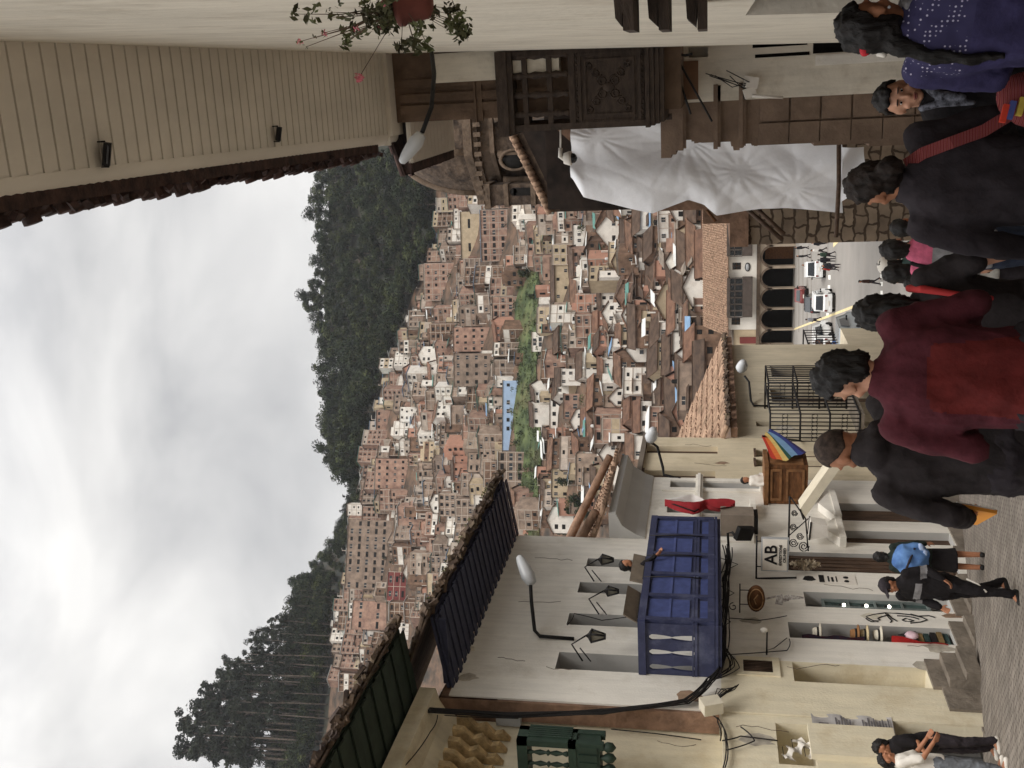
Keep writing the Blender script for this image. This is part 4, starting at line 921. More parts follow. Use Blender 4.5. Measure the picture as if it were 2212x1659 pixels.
# ---------- white building with pediment doors (third)
B3 = thing('white_cornice_building', 'white building with deep textured cornice and narrow framed windows', 'building', (-10.1, 24, -5))
YA, YB = 21.36, 25.05
def h3(x0, x1, y0, y1, dp=.45): p = WL.sz(x0, y1); q = WL.sz(x1, y0); return (p[0], q[0], q[1], p[1], dp)
hs = [h3(1447, 1640, 1045, 1056), h3(1440, 1620, 1100, 1111), h3(1430, 1615, 1148, 1160), h3(1820, 2040, 1092, 1124, .2), h3(1830, 2050, 1152, 1172, .2)]
zz3 = WL.sz(1380, 1100)[1]
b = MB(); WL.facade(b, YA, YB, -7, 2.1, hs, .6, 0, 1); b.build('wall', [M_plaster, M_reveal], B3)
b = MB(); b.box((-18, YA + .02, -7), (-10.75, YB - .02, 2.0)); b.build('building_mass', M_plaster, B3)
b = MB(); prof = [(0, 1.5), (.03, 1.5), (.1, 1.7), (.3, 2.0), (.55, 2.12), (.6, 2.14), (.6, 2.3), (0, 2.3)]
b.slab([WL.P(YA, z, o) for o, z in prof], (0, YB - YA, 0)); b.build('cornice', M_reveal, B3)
b = MB(); tiles(b, WL, YA, YB + .1, 2.35, .75, 4.2, -4.2, .2, .08, 18, 0, .03); b.build('roof', M_tile, B3)
b = MB()       # mud verge rolls along the roof end
for k, (o0, z0, o1, z1) in enumerate(((.6, 2.6, -3.6, 4.55),)):
    b.tube([WL.P(YA + .1, z0, o0), WL.P(YA + .15, (z0 + z1) / 2 + .1, (o0 + o1) / 2), WL.P(YA + .1, z1, o1)], [.1, .12, .1], 9)
    b.build('roof_verge', M_adobe, B3); b = MB(); b.tube([WL.P(YB - .1, z0, o0), WL.P(YB - .05, (z0 + z1) / 2 + .05, (o0 + o1) / 2), WL.P(YB - .1, z1, o1)], [.1, .12, .1], 9)
b.build('roof_verge', M_adobe, B3)
zz = WL.sz(1508, 1100)[1]; b = MB(); WL.box(b, YA, YB, zz - .1, zz + .08, .003, .1); WL.box(b, YA, YB, zz - .04, zz + .03, .1, .14); b.build('string_course', M_plaster, B3)
for h in hs[:3]:
    b = MB(); WL.box(b, h[0] - .18, h[0], h[2], h[3] + .2, .003, .05); WL.box(b, h[1], h[1] + .18, h[2], h[3] + .2, .003, .05); WL.box(b, h[0], h[1], h[3], h[3] + .2, .003, .05)
    WL.box(b, h[0] - .2, h[1] + .2, h[2] - .12, h[2], .003, .22); f = b.build('window', M_plaster, B3)
    b = MB(); WL.box(b, h[0], h[1], h[2], h[3], -.5, -.44); b.build('pane', M_glass, f)
for h in hs[3:]:
    b = MB(); WL.box(b, h[0] - .25, h[1] + .25, h[3] + .05, h[3] + .18, .003, .25); b.slab([WL.P(h[0] - .25, h[3] + .18, .01), WL.P(h[1] + .25, h[3] + .18, .01), WL.P((h[0] + h[1]) / 2, h[3] + .5, .01)], (.2, 0, 0)); b.build('pediment', M_plaster, B3)
    b = MB(); WL.box(b, h[0], h[1], h[2], h[3], -.25, -.18)
    WL.box(b, h[0] + .05, (h[0] + h[1]) / 2 - .02, h[2] + .1, h[3] - .1, -.18, -.15); b.build('door', M_doorwood, B3)
b = MB(); WL.box(b, YA, YB, -7, -5.1, 0, .05); b.build('plinth', M_basestone, B3)
# ---------- yellow building with long dark windows (fourth)
B4 = thing('yellow_building', 'pale yellow building with tall thin dark windows beside the rainbow flag', 'building', (-10.1, 27, -6))
YA, YB = 25.06, 28.1
hs = [h3(1395, 1550, 965, 978, .2), h3(1390, 1545, 1018, 1030, .2), h3(1634, 1815, 975, 986, .2), h3(1634, 1815, 996, 1007, .2)]
b = MB(); WL.facade(b, YA, YB, -8, 1.82, hs, .6); b.build('wall', M_yellow, B4)
b = MB(); b.box((-18, YA + .02, -8), (-10.75, YB - .02, 1.7)); b.build('building_mass', M_yellow, B4)
b = MB(); WL.box(b, YA - .02, YB + .05, 1.82, 1.95, -7, .12); b.build('roof', M_slab, B4)
for h in hs: b = MB(); WL.box(b, h[0], h[1], h[2], h[3], -.26, -.15); WL.box(b, h[0] - .04, h[1] + .04, h[3], h[3] + .06, .003, .05); b.build('window', M_doorwood, B4)
# ---------- beige building with iron balconies, big tiled roof (fifth)
B5 = thing('beige_building', 'beige building with broad straw-coloured tiled roof and iron balconies', 'building', (-10.1, 33, -7))
YA, YB = 28.12, 38.4
h5 = [h3(1668, 1900, 838, 868, .4), h3(1668, 1900, 790, 815, .4), h3(1634, 1890, 912, 921, .2)]
b = MB(); WL.facade(b, YA, YB, -9.5, -.62, h5, .6); b.build('wall', M_beige, B5)
b = MB(); b.box((-20, YA + .05, -9.5), (-10.75, YB - .02, -.7)); b.build('building_mass', M_beige, B5)
b = MB(); tiles(b, WL, YA - .1, YB + .2, -.45, .35, 2.0, -5.5, .24, .09, 13, 0, .035); b.build('roof', M_tile, B5)
b = MB(); b.slab([WL.P(YA, -.62, 0), WL.P(YA, 1.9, -5.3), WL.P(YA, -.62, -7)], (0, .3, 0)); b.build('gable_wall', M_adobe, B5)
b = MB(); WL.box(b, YA, YB, -.68, -.5, .003, .3); b.build('eave_board', M_adobe, B5)
for h in h5: b = MB(); WL.box(b, h[0], h[1], h[2], h[3], -.45, -.35); b.build('window', M_doorwood, B5)
b = MB()
for k in range(90): a = random.uniform(YA, YB); b.cbox(WL.P(a, -.42 + random.uniform(-.03, .04), .4), (.2, .12, .05), 0, (random.random(), random.random(), random.random()))
b.build('eave_tiles', M_tiledark, B5)
def ironrail(label, x0, x1, y0, y1, pr=.8, tall=True):
    t = thing('iron_balcony', label, 'balcony', WL.P(*WL.sz(x1, (y0 + y1) / 2)), 0, 'black iron balconies of the beige building')
    p = WL.hit(x0, y1, pr); q = WL.hit(x1, y0, pr); a0, a1, z1, z0 = p.y, q.y, p.z, q.z; b = MB(); n = 9
    for z in (z0, z0 + (z1 - z0) * .33, z0 + (z1 - z0) * .66, z1):
        b.tube([WL.P(a0, z, 0), WL.P(a0, z, pr), WL.P(a1, z, pr), WL.P(a1, z, 0)], .03, 6)
    b.build('rail', M_iron, t); b = MB()
    for i in range(n + 1): a = a0 + (a1 - a0) * i / n; b.tube([WL.P(a, z0, pr), WL.P(a, z1, pr)], .018, 5)
    for i in range(7): o = pr * i / 7; b.tube([WL.P(a0, z0, o), WL.P(a0, z1, o)], .018, 5)
    for i in range(7):
        for j in range(3):
            c = WL.P(a0, z0 + (z1 - z0) * (j + .5) / 3, pr * (i + .5) / 7); b.tube([c + Vector((math.cos(u), 0, math.sin(u) * 1.6)) * .05 for u in [k * .7 for k in range(9)]], .01, 4)
    b.build('bars', M_iron, t); b = MB(); WL.box(b, a0, a1, z0 - .12, z0 - .03, 0, pr); b.build('slab', M_basestone, t)
ironrail('nearer black scrolled iron balcony on the beige wall', 1664, 1830, 828, 894)
ironrail('farther black scrolled iron balcony on the beige wall', 1660, 1830, 790, 826)
# low terrace building below with planters, in front of the arcade
B6 = thing('roof_terrace', 'roof terrace with railings and pots at the foot of the beige building', 'terrace', (-11, 41, -8))
b = MB(); x0, x1 = -15.5, -10.1
b.box((-16, 38.45, -9.5), (-10.15, 41, -4.9)); b.build('wall', M_beige, B6)
b = MB()
for yy in (38.6, 41): b.tube([(-16, yy, -3.5), (-10.2, yy, -3.5)], .03, 5); b.tube([(-16, yy, -4.0), (-10.2, yy, -4.0)], .02, 5)
b.tube([(-10.2, 38.6, -3.5), (-10.2, 41, -3.5)], .03, 5)
for i in range(7): b.tube([(-10.2, 38.6 + i * .39, -4.6), (-10.2, 38.6 + i * .39, -3.5)], .02, 5); b.tube([(-16 + i * .3, 38.6, -4.6), (-16 + i * .3, 38.6, -3.5)], .02, 5)
b.build('railing', M_iron, B6)
for i in range(7):
    P = Vector((-10.55 - .6 * i, 39.0 + .5 * (i % 3), -4.9)); t = thing('potted_plant', f"leafy potted plant on the roof terrace, {ORD[i + 1]} from the right", 'plant', P, 0, 'pots on the terrace')
    b = MB(); b.lathe([(.14, 0), (.2, .35), (.22, .38)], 10, Matrix.Translation(P)); b.build('pot', M_farroof3, t); b = MB(); leafcloud(b, P + Vector((0, 0, .9)), (.5, .5, .6), 260, .07); b.build('foliage', M_leaf2 if i % 2 else mat('reddish_leaf', rgb(110, 74, 58), .8, .3, 4), t)

# cracks, patched plaster and old nail marks on the left facades
def scar(parent, W, x, y, kind, s=1.):
    c = W.hit(x, y, .004); a0, z0 = (c - W.O).dot(W.A), c.z; b = MB()
    if kind == 'crack':
        pts = [W.P(a0, z0, .003)]; 
        for k in range(7): a0 += random.uniform(-.05, .05) * s; z0 -= random.uniform(.05, .12) * s; pts.append(W.P(a0, z0, .003))
        b.tube(pts, .006, 4); b.build('plaster_crack', mat('crack_line', rgb(120, 104, 90), .95), parent)
    else:
        n = 11; b.slab([W.P(a0 + math.cos(k / n * 6.28) * random.uniform(.07, .16) * s, z0 + math.sin(k / n * 6.28) * random.uniform(.12, .26) * s, .002) for k in range(n)], W.N * .004); b.build('plaster_patch', mat('patch_' + kind, rgb(*{'grey': (188, 180, 166), 'bare': (156, 130, 108), 'pale': (222, 214, 196)}[kind]), .95, .15, 6), parent)
random.seed(44)
for (P_, W_, lst) in ((B2, WL, [(1010, 1462, 'grey'), (1075, 1420, 'crack'), (1120, 1300, 'crack'), (1180, 1440, 'crack'), (1005, 1400, 'pale'), (1155, 1205, 'crack'), (1490, 1505, 'bare'), (1700, 1440, 'crack'), (1880, 1330, 'pale'), (2060, 1330, 'bare'), (2030, 1400, 'grey'), (1960, 1395, 'crack'), (1780, 1262, 'crack'), (2050, 1270, 'bare'), (2000, 1440, 'grey'), (1620, 1340, 'grey')]),
                  (B1, Wg, [(1590, 1570, 'crack'), (1640, 1600, 'grey'), (1850, 1610, 'pale')]), (B1, W1, [(1420, 1600, 'crack'), (1000, 1600, 'crack')]), (B4, WL, [(1480, 960, 'crack'), (1560, 1000, 'bare'), (1500, 1000, 'crack')]), (B5, WL, [(1700, 925, 'grey'), (1640, 850, 'crack')])):
    for x, y, k in lst: scar(P_, W_, x, y, k, random.uniform(.8, 1.5))
# ================================================================== right side of the street
M_rwall = mat('right_white_plaster', rgb(224, 216, 200), .9, .05, .9, .01, 12, dirt=(rgb(170, 156, 136), .5, 1.6))
M_soff = mat('painted_boards', rgb(222, 214, 201), .8, .06, 1.2, .003, 20, stretch=(1, .3, 1))
streaks(M_rwall, .25)
R1 = thing('eaves_building', 'tall whitewashed building on the right with wide boarded eaves and flower pot', 'building', (2, 12, -5))
WR = Wall((.335, 0, 0), (0, 1, 0), (-1, 0, 0))
def batter(mb): mb.v = [(x + .036 * z, y, z) for x, y, z in mb.v]; return mb
b = MB()
_p = hx(1700, 36, .30); _q = hx(1618, 20, .33); hd_ = (2.5, _p.y, -5.6, _q.z, .35)
WR.facade(b, -3, 20.4, -7, 6.36, [hd_], .5)
b.v = [(x, y, z) for x, y, z in b.v]; batter(b).build('wall', M_rwall, R1)
b = MB(); b.box((1.4, -3, -7), (7, 20.3, 6.3)); b.build('building_mass', M_adobe, R1)
b = MB(); WR.box(b, hd_[0], hd_[1], -5.6, hd_[3], -.42, -.33)
for k in range(5): WR.box(b, hd_[0] + .1 + .95 * k, hd_[0] + .95 + .95 * k, -5.6, hd_[3] - .1, -.33, -.29)
batter(b).build('recessed_door', M_doorwood, R1)
b = MB()
for k in range(22):
    y = -2 + k; h = random.uniform(1.0, 1.7) + (.5 if k > 15 else 0)
    WR.box(b, y, y + .99, gz(y) - 1, gz(y) + h, .004, .1 + random.uniform(0, .05)) if not (2 < y + .5 < hd_[1] + 1.2) else None
batter(b).build('stone_plinth', brickmat('plinth_rubble', rgb(150, 132, 112), rgb(120, 104, 90), rgb(98, 84, 72), 1., .62, .3, .02, (R_(90), 0, R_(90)), .02, warp=.15), R1)
nb = 190; b = MB()
for i in range(nb):
    a = -3 + i * 24.2 / nb; w = 24.2 / nb
    pts = [(a + .006, 0.3), (a + w - .006, .3)]
    z0 = 6.36; o1 = 1.3; jz = .012 * (i % 2)
    b.slab([(.6, a + .008, z0 + jz), (.6, a + w - .008, z0 + jz), (-.98, a + w - .008, z0 + .02 + jz), (-.98, a + .008, z0 + .02 + jz)], (0, 0, .03))
b.slab([(.6, -3, 6.42), (.6, 21.2, 6.42), (-1.0, 21.2, 6.43), (-1.0, -3, 6.43)], (0, 0, .03))
def narrow(mb):      # the eave is not parallel to the wall: it narrows towards the near end and bows a little
    mb.v = [(x + (.026 * (19.5 - y) + .05 * math.sin((y + 3) / 24 * math.pi)) * min(1, max(0, (.6 - x) / 1.6)), y, z) for x, y, z in mb.v]; return mb
narrow(b).build('board_soffit', M_soff, R1)
b = MB()
b.grid(lambda u, v: (-.96 - .22 * math.sin(v * 1.45), -3 + 24.2 * u, 6.38 + .20 * (1 - math.cos(v * 1.45)) + .006 * math.sin(u * 900)), 300, 6); narrow(b).build('curved_eave_lining', M_soff, R1)
WRT = Wall((-0.0, 0, 0), (0, 1, 0), (-1, 0, 0))
b = MB(); tiles(b, WRT, -3, 20.6, 6.84, 1.38, 9.0, -5, .21, .08, 16, 0, .03)
for k in range(112): yy = -3 + k * .21; jz = random.uniform(-.03, .03); b.tube([(-1.42 + random.uniform(-.05, .03), yy, 6.74 + jz), (-1.1, yy, 6.86 + jz)], [.1, .09], 7)
for k in range(160): b.cbox((-1.32 + random.uniform(-.02, .04), random.uniform(-3, 20.5), 6.6 + random.uniform(-.14, .1)), (.08, .16, .06), 0, (random.random(), random.random(), random.random()))
[b.box((-1.28, -3 + k, 6.46), (-1.12, -2 + k, 6.84)) for k in range(23)]; narrow(b).build('roof', mat('dark_eave_tile', rgb(74, 54, 48), .95, .3, 6, .02, 14, col2=rgb(44, 34, 32)), R1)
b = MB(); b.box((-1.02, 20.5, 6.3), (.6, 21.25, 6.36)); b.box((-1.2, 20.5, 6.36), (.6, 20.56, 6.5)); b.build('end_boards', M_soff, R1)
for (x0, x1, y0, y1, l) in ((212, 250, 306, 360, 'nearer black floodlight under the boarded eaves'), (592, 612, 272, 306, 'farther black floodlight under the boarded eaves')):
    d = Vector(ray((x0 + x1) / 2, (y0 + y1) / 2)); P = d * (6.3 / d.z); t = thing('floodlight', l, 'floodlight', P, 0, 'floodlights under the eaves')
    s = (y1 - y0) / 2236 * P.length * .75
    b = MB(); b.cbox(P, (s * 1.1, s * .9, s * .35), 0, (.5, .2, .1)); b.build('housing', M_iron, t)
    b = MB(); b.cbox(P - Vector((0, .06, s * .22)), (s * .9, s * .7, .02), 0, (.5, .2, .1)); b.build('glass', M_glass, t)
    b = MB(); b.tube([P + Vector((-s * .6, 0, 0)), P + Vector((-s * .6, 0, .12)), P + Vector((s * .6, 0, .12)), P + Vector((s * .6, 0, 0))], .012, 5); b.tube([P + Vector((0, 0, .1)), P + Vector((.25, -.3, .1)), P + Vector((.45, -.1, .1))], .008, 5); b.build('bracket', M_iron, t)
for k, (xa, xb) in enumerate(((1322, 1362), (1394, 1436), (1476, 1516))):
    p = hx(xa, 41, .24); q = hx(xb, 41, .24); b = MB(); b.slab([(.55, p.y - .05, p.z), (.24, p.y - .05, p.z - .02), (.2, p.y - .05, q.z + .03), (.55, p.y - .05, q.z)], (0, .34, 0)); b.box((.18, p.y - .1, q.z - .03), (.6, p.y + .33, q.z + .02)); b.build('wooden_corbel', M_wood, R1)
# flower pot
P = hx(900, 6, .26); GS = P.y / 8.35 * .74; t = thing('hanging_geranium', 'trailing geranium in a red pot fixed to the white wall', 'plant', P)
b = MB(); b.lathe([(.1 * GS, -.16 * GS), (.17 * GS, -.12 * GS), (.2 * GS, .12 * GS), (.23 * GS, .14 * GS), (.23 * GS, .2 * GS), (.19 * GS, .2 * GS)], 12, Matrix.Translation(P)); b.build('pot', mat('red_pot', rgb(110, 62, 54), .85, .2, 6), t)
b = MB(); b.tube([P + Vector((0, 0, .1)), P + Vector((.18, 0, .1)), P + Vector((.2, 0, -.1))], .02, 6); b.build('wall_bracket', M_iron, t)
b = MB(); lf = MB(); fl = MB()
random.seed(31)
for k in range(26):
    a = random.uniform(-2.6, .6) if k % 3 else random.uniform(0, 6.28); up_ = random.uniform(.2, 1.15) if k < 17 else random.uniform(-.1, .35); out_ = random.uniform(.1, .42)
    p0 = P + Vector((0, 0, .18)); p2 = P + Vector((-abs(math.cos(a)) * out_, math.sin(a) * .5, .15 + up_)); pm = (p0 + p2) / 2 + Vector((-.05, random.uniform(-.1, .1), .05))
    b.tube([p0, pm, p2], [.009, .006, .003], 5)
    if k >= 13 or k % 4 == 0:
        for _ in range(9 if k >= 13 else 3):
            c = pm.lerp(p2, random.random()) + Vector((random.gauss(0, .05), random.gauss(0, .07), random.gauss(0, .05))); leafcloud(lf, c, .05, 4, .045)
    else:
        leafcloud(lf, p2, .04, 5, .02); 
    if k % 5 == 0: leafcloud(fl, p2, .035, 14, .018)
for k in range(14):      # leaves hanging towards the street
    c = P + Vector((-.05 - .4 * random.random(), random.uniform(-.4, .5), random.uniform(-.45, .2))); leafcloud(lf, c, .09, 22, .05); b.tube([P + Vector((0, 0, .15)), c], .004, 4)
c = P + Vector((-.72, .2, .78)); leafcloud(fl, c, .05, 40, .028); b.tube([P + Vector((0, 0, .2)), P + Vector((-.3, .2, .45)), c], .004, 4)
for q in (b, lf, fl): q.v = [(P.x + (v[0] - P.x) * GS, P.y + (v[1] - P.y) * GS, P.z + (v[2] - P.z) * GS) for v in q.v]
b.build('stems', mat('stem', rgb(92, 74, 58), .8, .2, 9), t); lf.build('foliage', mat('geranium_leaf', rgb(92, 98, 60), .7, .3, 7, col2=rgb(58, 52, 40)), t); fl.build('flowers', mat('pink_petals', rgb(214, 126, 136), .7, .2, 9), t)

# ---------- second building: brown upper wall, balcony, stone portal
R2 = thing('portal_building', 'brown stone building with carved portal behind the dark balcony on the right', 'building', (0, 23, -5))
b = MB(); b.box((-.78, 20.9, .6), (3, 24.6, 6.36)); b.build('upper_wall', mat('brown_stonewall', rgb(112, 92, 76), .9, .2, 1.3, .015, 14, dirt=(rgb(74, 58, 48), .7, 1.5)), R2)
b = MB()
for k, xx in enumerate((-.62, -.4, -.12)): b.box((xx, 20.85, 3.2), (xx + .16, 20.9, 6.2))
b.box((-.82, 20.84, 4.5), (.4, 20.9, 4.62)); b.box((-.84, 20.8, 4.62), (.4, 20.9, 4.66)); b.build('pilaster_strip', mat('brown_stonewall', rgb(112, 92, 76)), R2)
b = MB(); b.box((-.05, 20.6, 2.9), (.5, 20.9, 5.4)); b.build('white_pier', M_rwall, R2)
b = MB(); b.box((-1.62, 21.0, 6.1), (-.78, 24.7, 6.16)); 
for i in range(12): b.box((-1.6, 21.02 + i * .31, 6.07), (-.78, 21.02 + i * .31 + .28, 6.1))
b.build('board_soffit', M_soff, R2)
b = MB(); tiles(b, WRT, 20.9, 24.8, 6.25, 1.85, 8.2, -4, .21, .08, 12, 0, .03); b.box((-1.8, 20.95, 6.1), (-1.6, 24.7, 6.26)); b.build('roof', mat('dark_eave_tile', rgb(74, 54, 48)), R2)
# lower frontal white wall with slots
WF = Wall((0, 22.9, 0), (1, 0, 0), (0, -1, 0))
b = MB(); WF.facade(b, -.74, .6, -7, .75, [(.28, .4, -1.9, -.8, .2), (.08, .15, -1.95, -.85, .2), (.1, .34, -4.6, -2.0, .25), (.16, .36, .1, .5, .2)], .3); b.build('lower_wall', M_rwall, R2)
b = MB(); WF.box(b, .02, .42, -4.7, -.05, -.3, -.24); b.build('slot_back', M_dark, R2)
b = MB(); WF.box(b, -.14, .07, -4.5, -2.05, .004, .05); WF.box(b, -.11, .04, -3.4, -2.2, .05, .06); b.build('door_leaf', M_plaster, R2)
b = MB(); WF.box(b, -.7, .12, .82, 1.0, .0, .06); WF.box(b, -.68, .1, .3, .82, .003, .03); b.build('brown_board', mat('brown_board', rgb(128, 98, 76), .8, .12, 3), R2)
rb = lambda X, Y: (1371.5 + .2977 * X, 54.9 + .2977 * Y)
prof = [(185, 740), (190, 960), (265, 965), (300, 910), (350, 905), (352, 832), (410, 830), (430, 855), (460, 855), (482, 845), (700, 850), (716, 905), (760, 907), (792, 862), (848, 855), (864, 888), (890, 862), (1300, 862), (1700, 868), (2050, 872)]
pts = [hy(*rb(*p), 23.0) for p in prof]; Yc = 23.0
b = MB(); zb = -7.
lx = -.66
poly = [(p.x, 23.0, p.z) for p in pts]; poly[-1] = (poly[-1][0], 23.0, zb)
# built as courses so that every block keeps its own depth
for p, q in zip(poly[:-1], poly[1:]):
    if p[2] - q[2] < .01: continue
    x = (p[0] + q[0]) / 2; b.box((x, 23.0 - .0, q[2]), (-.2 if p[2] > -.5 else lx, 24.4, p[2]))
b.build('portal_stone', M_stoneplain, R2)
b = MB()
for k in range(9):
    z1 = -.95 - k * .62; w = .5
    b.box((-1.66, 22.9, z1 - .6), (-1.24, 22.998, z1)); b.box((-1.2, 22.93, z1 - .6), (-.68, 22.998, z1 - .02))
b.build('portal_block', M_stoneplain, R2)
b = MB()
for z in (-.62, -.1, .62): 
    b.box((-1.72, 22.86, z), (-.4, 22.998, z + .09)); b.box((-1.68, 22.9, z - .06), (-.42, 22.998, z))
b.build('portal_moulding', M_stoneplain, R2)
t = thing('electric_box', 'white battered electric meter cluster with wires on the stone portal', 'electric box', hy(1620, 190, 22.8)); p = hy(1622, 178, 22.75)
b = MB(); b.cbox(p, (.22, .12, .3), 0, (0, .2, .1)); b.cbox(p + Vector((-.2, 0, .02)), (.2, .1, .24), 0, (.1, -.3, 0)); b.build('box', M_farwhite, t)
b = MB(); a = hy(1625, 207, 22.7); c = hy(1692, 211, 22.7); b.tube([a, c], .03, 8); b.build('tube', M_farwhite, t)
b = MB()
for k in range(6): q = p + Vector((random.uniform(-.2, .3), 0, random.uniform(-.1, .3))); b.tube([p, q + Vector((0, -.1, .15)), q + Vector((.25, -.05, .4 + .1 * k))], .01, 5)
b.build('wires', M_cable, t)
t = thing('iron_struts', 'two thin slanting iron rods under the dark carved balcony', 'strut', hy(1500, 150, 22.2)); b = MB()
b.tube([hy(1445, 103, 21.2), hy(1492, 246, 21.9)], .022, 6); b.tube([hy(1450, 103, 21.2), hy(1538, 262, 21.9)], .022, 6); b.build('rod', M_iron, t)
b = MB(); b.tube([hy(1440, 112, 21.2), hy(1480, 120, 21.2), hy(1496, 116, 21.2)], .03, 6); b.build('hook', M_iron, t)
# ---------- carved dark balcony
RB = thing('carved_balcony', 'dark carved wooden balcony with balustered upper openings on the right', 'balcony', (-.3, 21, 1))
x0, x1, y0, y1 = -1.05, .46, 20.5, 22.6
zt, zr, zp, zbt = 4.12, 2.62, 1.28, .84
b = MB(); b.box((x0 - .08, y0 - .08, zt - .22), (x1, y1, zt)); b.box((x0 - .04, y0 - .04, zt - .32), (x1, y1, zt - .22)); b.build('cornice', M_wood, RB)
b = MB(); b.box((x0, y0, zt - 3.0), (x0 + .12, y0 + .12, zt - .32)); b.build('post', M_wood, RB); b = MB(); b.box((x0, y1 - .12, zbt), (x0 + .12, y1, zt - .32)); b.build('post', M_wood, RB); b = MB(); b.box((x1 - .1, y0, zbt), (x1, y0 + .12, zt - .32)); b.build('post', M_wood, RB)
b = MB(); b.box((x0, y0 + .01, zr - .02), (x1, y0 + .12, zr + .1)); b.box((x0, y0 + .012, zr + .42), (x1, y0 + .11, zr + .52)); b.box((x0, y0 + .013, zt - .6), (x1, y0 + .11, zt - .5)); b.build('rail', M_wood, RB)
for k in range(4):
    xx = x0 + .32 + k * .36; H_ = zt - .32 - (zr + .1); b = MB()
    b.lathe([(.05, 0), (.07, .04 * H_), (.04, .1 * H_), (.075, .22 * H_), (.05, .3 * H_), (.08, .36 * H_), (.05, .45 * H_), (.075, .6 * H_), (.045, .7 * H_), (.07, .85 * H_), (.06, H_)], 10, Matrix.Translation((xx, y0 + .06, zr + .1))); b.build('baluster', M_wood, RB)
for k in range(4):
    yy = y0 + .45 + k * .45; b = MB(); b.lathe([(.05, 0), (.07, .05), (.04, .15), (.075, .4), (.05, .6), (.07, .9), (.05, 1.1)], 8, Matrix.Translation((x0 + .06, yy, zr + .1))); b.build('baluster', M_wood, RB)
b = MB(); b.box((x0 + .01, y0 + .04, zp), (x1, y0 + .1, zr - .02)); b.box((x0 + .02, y0 + .1, zp), (x0 + .08, y1, zr - .02)); b.build('panel', M_wood, RB)
b = MB()      # relief: frame and scrolls
for (a, c, d, e) in ((.1, 1.4, .06, .12), (.22, 1.28, .18, .22)):
    b.box((x0 + a, y0 + .01, zp + d), (x0 + c, y0 + .04, zp + e)); b.box((x0 + a, y0 + .01, zr - .02 - e), (x0 + c, y0 + .04, zr - .02 - d))
    b.box((x0 + a, y0 + .012, zp + e), (x0 + a + .05, y0 + .04, zr - .02 - e)); b.box((x0 + c - .05, y0 + .012, zp + e), (x0 + c, y0 + .04, zr - .02 - e))
for sx in (-1, 1):
    for sz_ in (-1, 1):
        for q in range(3):
            c = Vector((x0 + .75 + sx * (.12 + .14 * q), y0 + .03, (zp + zr) / 2 + sz_ * (.12 + .12 * q))); r = .11 - .02 * q
            b.tube([c + Vector((math.cos(u) * r * (1 - u / 14), 0, math.sin(u) * r * (1 - u / 14))) for u in [k * .6 for k in range(16)]], .016, 5)
for q in range(14): b.ball((x0 + .1 + q * .1, y0 + .03, zp + .04), .025, 6); b.ball((x0 + .1 + q * .1, y0 + .03, zr - .06), .025, 6)
b.ball((x0 + .75, y0 + .03, (zp + zr) / 2), (.09, .03, .12), 10); b.build('carving', M_wood, RB)
b = MB()
for q in range(4): b.box((x0 - .03 * q + .06, y0 - .03 * q + .03, zp - .1 - (3 - q) * .09 - .0), (x1, y1, zp - .02 - (3 - q) * .09))
for q in range(15): b.ball((x0 + .02 + q * .1, y0 - .03, zp - .06), .035, 6)
b.build('base_moulding', M_wood, RB)
# ---------- street lamps on long arms
def streetlamp(label, head0, head1, arm, grp='street lamps on wall arms', r=.11):
    t = thing('street_lamp', label, 'street lamp', arm[-1], 0, grp); a, c = Vector(head0), Vector(head1); b = MB()
    L = (c - a).length; b.tube([a + (c - a) * q for q in (0, .04, .3, .55, .8, .96, 1)], [.02, r * .8, r * 1.15, r * 1.0, r * .8, r * .55, .02], 12); b.build('lamp_head', M_lampgrey, t)
    q = MB(); q.tube([a + (c - a) * f - Vector((0, 0, r * .35)) for f in (.1, .3, .6, .7)], [.03, r * .8, r * .75, .03], 10); q.build('lamp_glass', mat('lamp_diffuser', rgb(206, 208, 206), .2, .04, 3), t)
    b = MB(); b.tube(arm, .035, 8); b.build('arm', M_iron, t)
streetlamp('grey street lamp on an arm in front of the boarded soffit on the right', hy(912, 288, 15), hy(866, 352, 15), [hy(912, 286, 15), hy(932, 232, 15.2), hy(938, 160, 15.8), Vector((.5, 16.4, 4.3))], r=.1)
streetlamp('grey street lamp on a long bent arm on the white balcony building', hx(1150, 1263, -9.3), hx(1120, 1200, -8.9), [hx(1146, 1262, -9.3), hx(1148, 1300, -9.6), hx(1155, 1362, -10.0), hx(1166, 1374, -10.05), hx(1240, 1380, -10.07)], r=.12)
streetlamp('grey street lamp on a long arm over the yellow building roof', hx(1404, 952, -9.0), hx(1412, 925, -8.6), [hx(1403, 953, -9.1), hx(1420, 965, -9.4), hx(1432, 1010, -9.9), hx(1434, 1026, -10.05), hx(1470, 1034, -10.07)], r=.14)
streetlamp('dark street lamp on a curved arm on the beige wall', hx(1600, 800, -9.4), hx(1606, 780, -9.0), [hx(1608, 812, -9.4), hx(1618, 825, -9.6), hx(1622, 865, -10.0), hx(1628, 876, -10.05), hx(1658, 877, -10.07)], r=.16)
